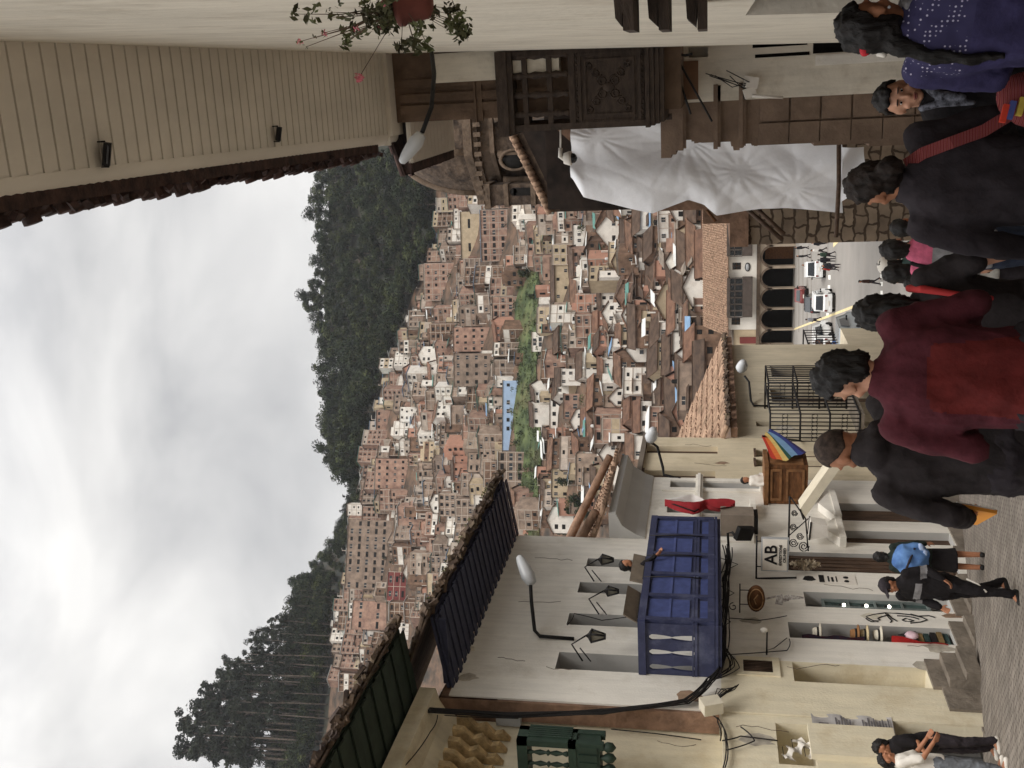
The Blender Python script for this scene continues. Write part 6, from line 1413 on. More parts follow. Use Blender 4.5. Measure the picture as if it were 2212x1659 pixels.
    if face:
        f = MB(); e = MB(); l = MB(); br = MB()
        for s in (-1, 1):
            e.ball(hp_(s * .03, .0765, .010), (.0115, .006, .0065), 10, T=HRr); f.ball(hp_(s * .03, .0815, .010), (.0055, .003, .006), 8, T=HRr); br.ball(hp_(s * .031, .087, .031), (.019, .005, .0035), 8, T=HRr)
        l.ball(hp_(0, .0915, -.052), (.021, .006, .0045), 8, T=HRr); l.ball(hp_(0, .0905, -.061), (.017, .006, .005), 8, T=HRr)
        for q, nm, m in ((e, 'eye_whites', M_eyew), (f, 'irises', M_eye), (br, 'eyebrows', hair), (l, 'lips', M_lip)):
            q.v = [tuple(T @ (T0 @ Vector(p))) for p in q.v]; off = Vector(pos)
            me = bpy.data.meshes.new(nm); me.from_pydata([tuple(Vector(p)) for p in q.v], [], q.f); me.materials.append(m); me.polygons.foreach_set('use_smooth', [True] * len(q.f)); o = bpy.data.objects.new(nm, me); COL.objects.link(o); o.parent = root
    # children meshes were written in world space: bring them into the root's frame
    inv = T.inverted()
    for c in root.children: c.data.transform(inv)
    root['_S'] = S
    return root, T @ T0, hp_, ln, A
def extra(root, T, mb, name, m, vox=None, disp=None, smooth=1):
    """garment detail given in the person's own unit frame"""
    W = Matrix.Translation(root.location) @ Matrix.Rotation(root.rotation_euler.z, 4, 'Z')
    if vox: return remeshed(mb, vox, smooth, name, m, root, disp, W.inverted() @ T)
    me = bpy.data.meshes.new(name); me.from_pydata(mb.v, [], mb.f)
    for q in (m if isinstance(m, (list, tuple)) else [m]): me.materials.append(q)
    me.polygons.foreach_set('material_index', mb.m); me.polygons.foreach_set('use_smooth', mb.sm); me.transform(W.inverted() @ T); o = bpy.data.objects.new(name, me); COL.objects.link(o); o.parent = root; return o
def spot(y, D, xt):        # ground position for the picture column y at distance D, and the height that puts the head top on row xt
    P = hy(xt, y, D); return Vector((P.x, P.y, gz(D))), P.z - gz(D)

M_blk = cloth('black_fabric', rgb(34, 31, 33)); M_char = cloth('charcoal_fabric', rgb(54, 49, 53)); M_navyf = cloth('navy_fleece', rgb(58, 54, 88)); M_mar = cloth('maroon_knit', rgb(86, 40, 48)); M_redk = cloth('red_knit', rgb(104, 40, 38))
M_dkjacket = cloth('dark_jacket', rgb(52, 47, 48)); M_greyw = cloth('grey_sweater', rgb(140, 138, 140)); M_pinkw = cloth('pink_knit', rgb(206, 104, 132))
# dotted yoke of the navy fleece
mD = mat('dotted_yoke', rgb(60, 54, 92), .92, .1, 10); nt = mD.node_tree; vo = nt.nodes.new('ShaderNodeTexVoronoi'); vo.inputs['Scale'].default_value = 55; vo.inputs['Randomness'].default_value = .25
tcx = nt.nodes.new('ShaderNodeTexCoord'); nt.links.new(tcx.outputs['Object'], vo.inputs['Vector']); rp = nt.nodes.new('ShaderNodeValToRGB'); rp.color_ramp.elements[0].color = (.45, .42, .55, 1); rp.color_ramp.elements[1].color = (.036, .032, .085, 1); rp.color_ramp.elements[0].position = .16; rp.color_ramp.elements[1].position = .26
nt.links.new(vo.outputs['Distance'], rp.inputs[0]); nt.links.new(rp.outputs[0], nt.nodes['Principled BSDF'].inputs['Base Color'])
E_ = lambda *a: Vector(a)
# A: woman in navy fleece at the far right
p, H = spot(62, 4.3, 1812)
A_, T, hp_, ln, _ = person('woman with black braided hair in dotted navy fleece close to the right wall', p, R_(-28), H, [M_navyf, mD], M_navyf, M_skin, M_hair, 'braid', head_yaw=R_(-18), head_pitch=R_(-6), vox=.013, build=1.08, topname='fleece_jacket',
    panel=lambda c: 1 if c.z > 1.22 and abs(c.x) < .19 else 0, arms={-1: ((.24, .03, 1.08), (.2, .22, .98)), 1: ((.24, .03, 1.08), (.18, .24, 1.0)), 'curl': .8})
b = MB(); b.ball(hp_(.0, -.1, .03), (.03, .02, .022), 8); b.ball(hp_(-.03, -.105, .02), (.018, .015, .018), 8); extra(A_, T, b, 'hair_tie', mat('red_tie', rgb(196, 44, 56), .6), .006)
b = MB(); b.tube([hp_(-.05, -.09, -.03), hp_(-.03, -.12, -.05)], [.012, .008], 8); extra(A_, T, b, 'white_clip', M_farwhite)
b = MB(); b.ball(hp_(.085, -.002, -.045), .006, 8); b.ball(hp_(-.085, -.002, -.045), .006, 8); extra(A_, T, b, 'earring', M_metalgrey)
b = MB(); b.tube([ln(1.41) + E_(-.07, -.02, 0), ln(1.43) + E_(-.06, .05, 0), ln(1.42) + E_(.06, .06, 0), ln(1.41) + E_(.08, -.02, 0)], [.025] * 4, 8); extra(A_, T, b, 'pale_collar', M_greyw, .01)
# B: woman facing the camera, dressed in black
p, H = spot(212, 5.9, 1890)
B_, T, hp_, ln, _ = person('woman in black facing the camera, dark hair tied back, beside the stone portal', p, R_(176), H, M_blk, M_blk, M_skin2, M_hair, 'short', head_yaw=R_(8), head_pitch=R_(-4), vox=.014, build=1.25, face=True, topname='black_jacket')
b = MB(); chain(b, [hp_(-.06, .05, -.1), ln(1.38) + E_(-.02, .12, 0), ln(1.25) + E_(0, .15, 0)], [.02, .022, .018]); chain(b, [hp_(.06, .05, -.1), ln(1.36) + E_(.03, .12, 0), ln(1.2) + E_(.03, .15, 0)], [.02, .02, .014]); extra(B_, T, b, 'scarf', mat('patterned_scarf', rgb(110, 112, 122), .9, .4, 40, col2=rgb(30, 28, 34)), .01)
# C: woman in black jacket with woven bag
p, H = spot(400, 4.75, 1831)
C_, T, hp_, ln, _ = person('woman in black jacket seen from behind with hair in a bun and woven shoulder bag', p, R_(16), H, M_char, M_jeans, M_skin, M_hairb, 'bun', head_yaw=R_(22), head_pitch=R_(-8), vox=.013, build=1.12, topname='black_jacket', hem=.74,
    arms={-1: ((.27, .0, 1.08), (.27, .1, .88)), 1: ((.25, .02, 1.08), (.22, .2, .96)), 'curl': .9})
M_woven = mat('woven_stripes', rgb(150, 40, 50), .9, .3, 30); 
def woven(name):
    m = mat(name, rgb(140, 46, 50), .95, .2, 20); nt = m.node_tree; N = nt.nodes.new; L = nt.links.new
    tc = N('ShaderNodeTexCoord'); wv = N('ShaderNodeTexWave'); wv.inputs['Scale'].default_value = 26; wv.inputs['Distortion'].default_value = .8; wv.bands_direction = 'Z'; L(tc.outputs['Object'], wv.inputs[0])
    cr = N('ShaderNodeValToRGB'); cr.color_ramp.interpolation = 'CONSTANT'; e = cr.color_ramp.elements; e[0].color = rgb(96, 36, 40); e[1].position = .45; e[1].color = rgb(150, 110, 100)
    for pz, c in ((.2, rgb(140, 56, 48)), (.62, rgb(84, 30, 36)), (.8, rgb(120, 52, 60))): q = cr.color_ramp.elements.new(pz); q.color = c
    L(wv.outputs[0], cr.inputs[0]); L(cr.outputs[0], nt.nodes['Principled BSDF'].inputs['Base Color']); return m
M_wv = woven('woven_wool')
b = MB(); pts = [ln(1.415) + E_(.07, -.03, .01), ln(1.37) + E_(.10, -.105, 0), ln(1.27) + E_(.13, -.148, 0), ln(1.15) + E_(.17, -.155, 0), E_(.23, -.16, 1.05)]
vs = []
for q in pts: vs += [q + E_(-.022, -.004, -.01), q + E_(.022, -.004, .01)]
b.add(vs, [(2 * i, 2 * i + 1, 2 * i + 3, 2 * i + 2) for i in range(4)]); b.add([v + E_(0, -.006, 0) for v in vs], [(2 * i, 2 * i + 2, 2 * i + 3, 2 * i + 1) for i in range(4)])
BO = E_(.07, -.04, .16); bagloc = T @ (E_(.22, -.12, .82) + BO)
t = thing('woven_bag', 'woven red Andean shoulder bag with bright blocks on the back of the woman in black', 'bag', bagloc)
q = MB(); q.add([tuple(T @ Vector(v)) for v in b.v], b.f); q.build('strap', M_wv, t)
b = MB(); b.ball(E_(.22, -.13, .80), (.12, .06, .15), 16); b.box((.11, -.17, .66), (.33, -.09, .84)); me_ = remeshed(b, .012, 2, 'bag_body', M_wv, t, (.01, 14, (1, 1, 1)), Matrix.Translation(-bagloc) @ T @ Matrix.Translation(BO))
for k, (c, zc_) in enumerate((((214, 70, 50), .99), ((80, 90, 150), .965), ((206, 180, 80), .93), ((120, 46, 60), .90), ((180, 60, 110), .87))):
    b = MB(); b.cbox((.15 + k * .012, -.185, zc_ - .06), (.07, .02, .022), 0, (0, .25, 0)); b.v = [tuple(T @ (Vector(v) + BO)) for v in b.v]; b.build('colour_block', mat(f'yarn_{k}', rgb(*c), .9, .1, 20), t)
# F: dark-haired person in dark T-shirt with bare forearm
p, H = spot(690, 5.0, 1857)
F_, T, hp_, ln, _ = person('dark-haired person in dark T-shirt with bare right forearm, between pink girl and maroon man', p, R_(-14), H, M_dkjacket, M_char, M_skin2, M_hair, 'long', head_yaw=R_(28), head_pitch=R_(-16), vox=.013, build=1.12, topname='t_shirt', sleeve=.8, lean=(-.02, .08),
    arms={1: ((.30, .0, 1.12), (.34, .06, .86)), -1: ((.22, .06, 1.1), (.18, .26, 1.0)), 'curl': .6})
b = MB(); vs = []; pts = [ln(1.39) + E_(.13, .02, .03), ln(1.36) + E_(.17, -.07, .02), ln(1.25) + E_(.17, -.12, 0), ln(1.1) + E_(.16, -.135, 0)]
chain(b, pts, [.02, .02, .016, .012], 8); extra(F_, T, b, 'red_strap', mat('red_strap', rgb(176, 52, 52), .8, .1, 9), .008)
# G: man in maroon and red
p, H = spot(815, 4.15, 1763)
G1, T, hp_, ln, _ = person('man with short black hair in maroon knit top with red back panel, looking down', p, R_(14), H, [M_mar, M_redk], M_char, M_skin2, M_hair, 'short', head_yaw=R_(42), head_pitch=R_(-20), vox=.012, build=1.14, topname='knit_top', lean=(0, .05), hem=.74,
    panel=lambda c: 1 if (c.y < .02 and abs(c.x) < .14 + .012 * math.sin(c.z * 9) and c.z < 1.27 - 1.6 * c.x * c.x) else 0, arms={1: ((.27, .05, 1.08), (.16, .25, 1.05)), -1: ((.28, .05, 1.08), (.14, .27, 1.06)), 'curl': .9})
# H: man in dark hooded jacket with an orange folder
p, H = spot(962, 4.9, 1763)
H1, T, hp_, ln, Arm = person('man with cropped hair in dark hooded jacket holding an orange folder', p, R_(30), H, M_dkjacket, M_char, M_skin, M_buzz, 'buzz', head_yaw=R_(34), head_pitch=R_(-20), vox=.012, build=1.18, topname='hooded_jacket', hood=True, lean=(0, .06), hem=.76,
    arms={-1: ((.30, .0, 1.10), (.27, .24, .99)), 1: ((.26, .04, 1.08), (.16, .26, 1.05)), 'curl': .9})
wr = T @ Arm[-1][2]
t = thing('orange_folder', 'orange folder sticking out of the hand of the man in the dark jacket', 'folder', wr); d = hd(2130, 1095, 1).normalized()
c = T @ (Arm[-1][2] + E_(.02, .1, -.03)); b = MB(); b.cbox(c, (.02, .26, .19), 0, (R_(8), R_(8), R_(38))); b.build('cover', mat('orange_card', rgb(226, 150, 60), .6, .06, 5), t)
b = MB(); b.cbox(c + Vector((.014, 0, .004)), (.006, .25, .185), 0, (R_(8), R_(8), R_(38))); b.build('paper', M_farwhite, t)
# D: girl in pink and grey
p, H = spot(540, 9.3, 1903)
D_, T, hp_, ln, _ = person('young woman in pink and grey top with dark shoulder strap and jeans', p, R_(-8), H, [M_greyw, M_pinkw], M_jeans, M_skin2, M_hair, 'short', head_yaw=R_(10), vox=.016, build=1.05, topname='two_tone_top', panel=lambda c: 1 if c.z > 1.27 else 0, legs={-1: ((.1, .08, .47), (.12, .16, .08)), 1: ((.1, .0, .46), (.1, -.16, .1))})
b = MB(); chain(b, [ln(1.41) + E_(-.1, -.06, 0), ln(1.3) + E_(-.12, -.13, 0), ln(1.1) + E_(-.13, -.14, 0), E_(-.13, -.12, .95)], [.02, .022, .02, .016], 8); extra(D_, T, b, 'shoulder_strap', M_blk, .01)
sp2 = [  # further walkers on the street: column, distance, head row, colours
    ('woman in orange-red top just right of the pink and grey girl', 492, 10.5, 1925, cloth('orange_red', rgb(196, 66, 50)), M_jeans, 'bun', None, -10),
    ('person in white cap walking down beyond the pink girl', 574, 11.5, 1898, cloth('dull_teal', rgb(78, 100, 98)), M_char, 'short', M_farwhite, 12),
    ('person with long dark hair in olive jacket beside the white cap walker', 592, 10.2, 1908, cloth('olive', rgb(86, 84, 62)), M_char, 'long', None, 20),
    ('child in pale top hidden between the walkers in the middle', 612, 10.0, 1955, cloth('pale_top', rgb(210, 208, 200)), M_char, 'short', None, 0)]
for l, y, D, xt, m, m2, hs_, cp, r in sp2:
    p, H = spot(y, D, xt); person(l, p, R_(r), H, m, m2, M_skin, M_hair, hs_, vox=.02, cap=cp, topname='top', detail=False)
# I: man in cap and grey-shouldered jacket coming up
g = hg(2196, 1272); H = hy(1900, 1248, g.y).z - g.z
I_, T, hp_, ln, _ = person('man in dark cap and grey-banded black jacket walking up the street', g, R_(160), H, [M_blk, M_greyw], M_blk, M_skin, M_hair, 'short', head_yaw=R_(-14), head_pitch=R_(-8), vox=.014, build=1.2, face=True, cap=M_char, topname='banded_jacket',
    panel=lambda c: 1 if (1.16 < c.z < 1.24 and abs(c.x) < .15) or (1.1 < c.z < 1.18 and abs(c.x) > .2) else 0, legs={-1: ((.11, .16, .5), (.12, .2, .1)), 1: ((.1, -.02, .46), (.1, -.2, .12))}, arms={-1: ((.27, -.04, 1.1), (.24, .1, .92)), 1: ((.27, -.02, 1.08), (.26, .12, .9)), 'curl': .8})
b = MB(); b.tube([E_(-.16, .22, .42), E_(-.17, .1, .5), E_(-.17, .02, .62)], .012, 6); extra(I_, T, b, 'white_piping', M_farwhite)
# J: woman carrying a blue bundle on her back
g = hg(2126, 1212); H = hy(1880, 1214, g.y).z - g.z
J_, T, hp_, ln, _ = person('bent woman in dark shorts carrying a blue cloth bundle behind the man in the cap', g, R_(20), min(H, 1.75), cloth('dark_green_top', rgb(44, 52, 48)), M_blk, M_skin, M_hair, 'braid', vox=.016, topname='top', lean=(0, .12), skirt=True)
t = thing('blue_bundle', 'blue cloth bundle tied on the back of the bent woman', 'bundle', T @ E_(0, -.2, 1.2)); iv = Matrix.Translation(-(T @ E_(0, -.2, 1.2)))
b = MB(); b.ball(E_(.02, -.2, 1.15), (.25, .2, .26), 20, jit=.0); b.ball(E_(.14, -.22, 1.0), (.13, .12, .14), 14); remeshed(b, .02, 2, 'cloth', mat('blue_shawl', rgb(96, 134, 186), .85, .2, 6, .006, 20, col2=rgb(70, 104, 158)), t, (.05, 7, (1, 1, 1)), iv @ T)
b = MB(); b.tube([E_(-.2, -.3, 1.25), E_(0, -.41, 1.2), E_(.2, -.32, 1.1)], .02, 6); b.v = [tuple(iv @ (T @ Vector(v))) for v in b.v]; b.v = [tuple(Vector(v) + t.location) for v in b.v]; b.build('dark_band', M_char, t)
b = MB(); b.ball(E_(.2, -.26, 1.0), (.08, .07, .05), 10, jit=.3); b.ball(E_(.12, -.3, .95), (.07, .05, .05), 10, jit=.3); remeshed(b, .012, 1, 'knot', mat('pale_blue_cloth', rgb(170, 190, 226), .85, .1, 6), t, None, iv @ T)
# K, L: two men at the bottom left
g = hg(2158, 1612); H = hy(1882, 1594, g.y).z - g.z
person('man in black T-shirt leaning forward beside the man in white at the left edge', g, R_(150), H, M_blk, M_char, M_skin, M_hair, 'short', head_yaw=R_(-20), head_pitch=R_(-12), vox=.014, sleeve=.8, topname='t_shirt', face=True, lean=(-.04, .1), arms={-1: ((.26, .1, 1.1), (.24, .32, .98)), 1: ((.26, .06, 1.08), (.24, .3, .94)), 'curl': .6}, shoes=M_farwhite)
g2 = hg(2175, 1660); H = hy(1896, 1650, g2.y).z - g2.z
person('man in white T-shirt and grey trousers cut by the left picture edge', g2, R_(-60), H, M_farwhite, cloth('grey_trousers', rgb(120, 124, 130)), M_skin, M_hair, 'short', vox=.014, sleeve=.8, topname='t_shirt', arms={-1: ((.26, .1, 1.1), (.24, .3, .96)), 1: ((.26, .1, 1.1), (.24, .3, .96)), 'curl': .6}, shoes=M_farwhite)
# people on the balconies
p = WL.P(18.3, -.02, .6); H = hx(1338, 1246, p.x).z - p.z
person('person in dark jacket leaning over the blue balcony', p, R_(-70), H, M_blk, M_char, M_skin, M_hair, 'short', head_yaw=R_(20), vox=.02, lean=(0, .16), topname='jacket', detail=False, arms={1: ((.26, .2, 1.2), (.22, .42, 1.0)), -1: ((.26, .2, 1.2), (.22, .42, 1.0))})
# crowd on the plaza, at the head of the street
CR = [(1748, 520, 'grey', 1.), (1748, 535, 'dark', 1.), (1752, 553, 'dark', 1.), (1766, 572, 'dark', 1.), (1806, 549, 'green', 1.), (1806, 561, 'dark', 1.), (1812, 580, 'red', .9), (1816, 574, 'dark', 1), (1788, 540, 'white', 1.), (1790, 524, 'dark', 1.), (1904, 607, 'brown', .9), (1836, 742, 'blue', 1.), (1850, 750, 'dark', 1.), (1775, 690, 'grey', 1.)]
CC = dict(grey=rgb(130, 130, 134), dark=rgb(40, 40, 44), green=rgb(50, 66, 56), red=rgb(160, 50, 44), white=rgb(214, 210, 204), brown=rgb(70, 50, 44), blue=rgb(80, 104, 150))
for i, (x, y, c, s) in enumerate(CR):
    g = hg(x, y); g.z = gz(g.y); person(f"tiny figure in {c} top, {ORD[i + 1]} of the walkers counted on the far plaza", g, random.uniform(0, 6), 1.66 * s, cloth('crowd_' + c, CC[c]), M_char, M_skin, M_hair, 'short', vox=.045, topname='top', detail=False, group='walkers on the plaza', legs={-1: ((.1, .12, .46), (.1, .2, .1)), 1: ((.1, 0, .46), (.1, -.22, .12))})
# ================================================================== signs, flags, lamps, cables, vehicles
def flat(W, x, y, off=0.): return W.sz(x, y, off)
# brown carved balcony with a man on it
BR = thing('brown_balcony', 'small brown carved balcony on the yellow building below the rainbow flag', 'balcony', WL.P(25.5, -2.5)); pr = 1.0
p = WL.hit(1653, 1004, pr); q = WL.hit(1746, 1004, pr); yb0 = p.y; z1_, z0_ = p.z, q.z; yb1 = WL.hit(1700, 976, pr).y
b = MB(); WL.box(b, yb0, yb1, z0_, z1_, .01, pr); b.build('body', M_brownwood, BR)
b = MB()
for (za_, zb_) in ((z0_ + .08, z0_ + .5), (z0_ + .6, z1_ - .12)):
    b.box((-10.1 + .1, yb0 - .03, za_), (-10.1 + pr - .1, yb0, za_ + .05)); b.box((-10.1 + .1, yb0 - .03, zb_ - .05), (-10.1 + pr - .1, yb0, zb_)); b.box((-10.1 + .1, yb0 - .028, za_), (-10.1 + .16, yb0, zb_)); b.box((-10.1 + pr - .16, yb0 - .028, za_), (-10.1 + pr - .1, yb0, zb_))
for i in range(12): a = yb0 + (yb1 - yb0) * (i + .3) / 12; WL.box(b, a, a + .06, z0_ + .1, z1_ - .1, pr, pr + .04)
b.box((-10.1, yb0 - .06, z1_ - .08), (-10.1 + pr + .06, yb1, z1_ + .02)); b.build('moulding', mat('light_brown_wood', rgb(136, 96, 62), .7, .2, 5), BR)
H = hx(1598, 1048, -9.7).z - (z0_ + .1); pp = Vector((-9.65, yb0 + .35, z0_ + .1))
person('man in pale shirt standing on the small brown balcony', pp, R_(-100), min(1.75, max(1.3, hy(1600, 1048, pp.y).z - pp.z)), M_farwhite, M_char, M_skin, M_hair, 'short', vox=.022, detail=False, topname='shirt')
# flags
def flagsheet(pts_fn, cols, name, parent, nu=24, nv=12):
    b = MB(); b.grid(pts_fn, nu, nv); n = len(cols)
    k = 0
    for i in range(nu):
        for j in range(nv): b.m[k] = min(n - 1, int(j / nv * n)); k += 1
    return b.build(name, cols, parent)
RF = thing('rainbow_flag', 'rainbow striped flag drooping from a pole on the yellow building', 'flag', WL.P(27, -1.5))
cols = [mat('flag_' + n, rgb(*c), .85, .06, 8) for n, c in (('red', (196, 60, 44)), ('orange', (224, 120, 60)), ('yellow', (220, 192, 116)), ('green', (40, 84, 72)), ('pale_blue', (120, 156, 190)), ('blue', (56, 66, 130)), ('violet', (50, 42, 86)))]
anchor = hx(1645, 943, -8.9)
def rfl(u, v):      # v across the stripes, u along
    x = 1645 + 20 * u + (v * 82) * (.25 + .75 * u ** .7) * .95; y = 943 + 44 * u + 8 * math.sin(v * 5) * u - 16 * v * (1 - u)
    return hx(x, y, -8.95) + Vector((0, .07 * math.sin(v * 16 + u * 4), 0))
flagsheet(rfl, cols, 'cloth', RF); b = MB(); b.tube([WL.P(27.9, -2.4, 0), hx(1648, 942, -8.9)], .025, 6); b.build('pole', M_iron, RF)
PF = thing('red_white_flag', 'long red and white flag hanging furled on the white cornice building', 'flag', WL.P(23.5, -.5))
def pfl(u, v):
    x = 1436 + 152 * u; w = np.interp(u, [0, .12, .4, .52, .58, .64, .78, .95, 1], [1, 10, 30, 22, 8, 24, 34, 22, 8]); c = np.interp(u, [0, .5, .62, 1], [1086, 1090, 1086, 1090])
    return hx(x, c + (v - .45) * w, -9.6) + Vector((.10 * math.sin(v * 10 + u * 5), 0, 0))
flagsheet(pfl, [mat('flag_white', rgb(224, 220, 216), .85, .05, 8), mat('flag_crimson', rgb(146, 38, 44), .85, .08, 8), mat('flag_crimson', rgb(168, 40, 46))], 'cloth', PF, 30, 12)
b = MB(); b.tube([WL.P(23.4, 0.1, .02), hx(1500, 1105, -9.5), hx(1440, 1084, -9.6)], .02, 6); b.build('pole', M_iron, PF)
# wall lanterns
def lantern(x0, x1, y0, y1, label, off=.45):
    s = (x1 - x0) / 2236 * 20 * .95; c = WL.hit((x0 + x1) / 2, (y0 + y1) / 2, off); t = thing('wall_lantern', label, 'lantern', c, 0, 'lanterns on the white building'); m = Matrix.Translation(c)
    b = MB(); b.lathe([(s * .14, -s * .42), (s * .36, s * .28), (s * .40, s * .30), (s * .12, s * .46), (.005, s * .6)], 4, m @ Matrix.Rotation(R_(45), 4, 'Z'), 0, False)
    b2 = MB(); b2.lathe([(s * .12, -s * .4), (s * .33, s * .26)], 4, m @ Matrix.Rotation(R_(45), 4, 'Z'), 0, False); b2.build('glass', mat('lantern_glass', rgb(120, 116, 104), .2, .2, 6), t)
    b = MB()
    for k in range(4):
        a = math.pi / 4 + k * math.pi / 2; b.tube([c + Vector((math.cos(a) * s * .14, math.sin(a) * s * .14, -s * .42)), c + Vector((math.cos(a) * s * .36, math.sin(a) * s * .36, s * .28))], .018, 5)
    b.lathe([(s * .42, s * .27), (s * .42, s * .31), (s * .14, s * .48), (.01, s * .62)], 4, m @ Matrix.Rotation(R_(45), 4, 'Z'), 0, False); b.lathe([(s * .18, -s * .5), (s * .18, -s * .4)], 8, m); b.build('frame', M_iron, t)
    w = Vector((-10.08, c.y - .15, c.z + .25)); b = MB(); b.tube([w, w + Vector((off * .6, .1, .2)), c + Vector((0, 0, s * .6))], .016, 6); b.tube([w + Vector((0, 0, -.15)), w + Vector((off * .5, .07, .05))], .012, 5); b.build('bracket', M_iron, t)
lantern(1270, 1308, 1360, 1388, 'black wall lantern beside the bent lamp arm'); lantern(1306, 1338, 1264, 1290, 'black wall lantern in the middle above the blue balcony'); lantern(1292, 1328, 1196, 1222, 'black wall lantern at the far end above the blue balcony')
# cables
CB = thing('cable_bundle', 'sagging bundle of black cables running along the left facades', 'cables', WL.P(16, -.2))
def cab(pts, r=.012, n=10, sag=0.):
    out = []
    for (p, q) in zip(pts[:-1], pts[1:]):
        for k in range(n): t = k / n; v = Vector(p).lerp(Vector(q), t); v.z -= sag * 4 * t * (1 - t); out.append(v)
    out.append(Vector(pts[-1])); b = MB(); b.tube(out, r, 5); b.build('cable', M_cable, CB)
rows = [(850, 1530), (1100, 1545), (1300, 1537), (1480, 1515), (1530, 1470), (1548, 1430), (1552, 1350), (1556, 1250), (1560, 1180)]
for k in range(13): cab([WL.hit(x + random.uniform(-4, 9) + (random.uniform(0, 16) if x > 1535 else 0), y + random.uniform(-6, 6), .06 + .05 * random.random() + (.12 if x > 1500 else 0)) for x, y in rows], .012, 8, .04)
for k in range(6):
    j = lambda: random.uniform(-6, 6); cab([WL.hit(1530 + j(), 1470 + j(), .1), WL.hit(1575 + j() + 8 * k % 30, 1440 + j(), .14), WL.hit(1560 + j(), 1400 + j(), .1), WL.hit(1550 + j(), 1340, .1)], .009, 8, .06)
for k in range(4): cab([WL.hit(1552, 1420 - 60 * k, .08), WL.hit(1570 + 8 * k, 1405 - 62 * k, .16), WL.hit(1556, 1385 - 60 * k, .08)], .007, 8)
for pts in ([(1575, 1335), (1640, 1340), (1700, 1330)], [(1560, 1415), (1700, 1405), (1705, 1380)], [(960, 1545), (1000, 1548), (1120, 1552)], [(870, 1659), (930, 1580), (945, 1545)], [(1370, 1330), (1300, 1340), (1240, 1325), (1225, 1350)]): cab([WL.hit(x, y, .05) for x, y in pts], .009, 8, .03)
for pts in ([(1320, 1575), (1420, 1585), (1515, 1598)], [(830, 1610), (900, 1570), (935, 1555)], [(920, 1640), (940, 1590), (948, 1560)]): cab([W1.hit(x, y, .1) for x, y in pts], .01, 8, .02)
t = thing('junction_box', 'pale square junction box tilted on the cream wall among the cables', 'box', WL.hit(1536, 1524, .2)); c = WL.hit(1536, 1524, .15); b = MB(); b.cbox(c, (.2, .26, .32), 0, (R_(22), 0, 0)); b.build('case', mat('cream_metal', rgb(214, 206, 186), .5, .05, 5), t)
b = MB()
for k in range(5): b.tube([c + Vector((.05, .1, -.1)), c + Vector((.1, .3 + .05 * k, -.25 - .05 * k)), c + Vector((.05, .42, -.1 - .07 * k)), c + Vector((0, .2, -.05))], .009, 5)
b.build('loose_wires', M_cable, t)
t = thing('meter_box', 'grey meter box on the corner under the soffit', 'box', W1.hit(1100, 1550, .1)); c = W1.hit(1100, 1551, .12); b = MB(); b.cbox(c, (.18, .2, .42)); b.build('case', M_metalgrey, t); b = MB(); b.cbox(c + Vector((.095, 0, .05)), (.01, .12, .2)); b.build('lid', M_lampgrey, t)
# signs
AB = thing('hanging_sign', 'white hanging sign with black letters AB over the dark plank door', 'sign', WL.P(21, -1)); 
p = hy(1647, 1231, 19.6); q = hy(1701, 1166, 19.6)
b = MB(); b.box((p.x, 19.6, q.z), (q.x, 19.66, p.z)); b.build('board', M_farwhite, AB); b = MB(); b.box((p.x - .03, 19.61, q.z - .03), (q.x + .03, 19.65, q.z)); b.box((p.x - .03, 19.61, p.z), (q.x + .03, 19.65, p.z + .03)); b.box((p.x - .03, 19.61, q.z), (p.x, 19.65, p.z)); b.box((q.x, 19.61, q.z), (q.x + .03, 19.65, p.z)); b.build('frame', M_metalgrey, AB)
cx2 = (p.x + q.x) / 2; wS, hS = q.x - p.x, p.z - q.z
M_ink = mat('black_ink', rgb(24, 22, 24), .7, .05, 5)
fr = lambda z: frameT((cx2, 19.592, z), (1, 0, 0), (0, 0, 1))
o = textcurve('AB', hS * .72, fr(q.z + hS * .64), 'letters', M_ink, AB); textcurve('EXPEDITIONS', hS * .155, fr(q.z + hS * .27), 'small_letters', M_ink, AB); textcurve('CRUNIED', hS * .16, fr(q.z + hS * .1), 'small_letters', M_ink, AB)
b = MB(); b.tube([(-10.1, 19.63, p.z + .12), (q.x + .05, 19.63, p.z + .12)], .02, 6); b.tube([(-10.1, 19.63, p.z + .12), (-10.05, 19.63, q.z - .2)], .02, 6)
for xx in (p.x + .06, q.x - .06): b.tube([(xx, 19.63, p.z + .12), (xx, 19.63, p.z)], .012, 5)
b.build('bracket', M_iron, AB)
RS = thing('round_wood_sign', 'round brown wooden sign hanging from a curled bracket', 'sign', hy(1633, 1290, 18.2)); c = hy(1633, 1291, 18.2); r = .27
b = MB(); b.lathe([(.01, 0), (r, 0), (r, .06), (.01, .06)], 22, Matrix.Translation(c) @ Matrix.Rotation(R_(90), 4, 'X') @ Matrix.Scale(.62, 4, (0, 1, 0))); b.build('disc', M_brownwood, RS)
b = MB(); b.tube([c + Vector((math.cos(a) * r * .8, -.075, math.sin(a) * r * .48)) for a in [k * .3 for k in range(22)]], .01, 5); b.tube([c + Vector((-.1, -.07, 0)), c + Vector((0, -.075, .04)), c + Vector((.1, -.07, -.03))], .012, 5); b.build('carved_line', mat('pale_carving', rgb(186, 146, 104), .8), RS)
b = MB(); zt_ = c.z + .3; b.tube([(-10.1, 18.2, zt_), (c.x + .28, 18.2, zt_)], .014, 6); b.tube([(c.x - .15, 18.2, zt_), (c.x - .15, 18.2, c.z + .12)], .01, 5); b.tube([(c.x + .15, 18.2, zt_), (c.x + .15, 18.2, c.z + .12)], .01, 5)
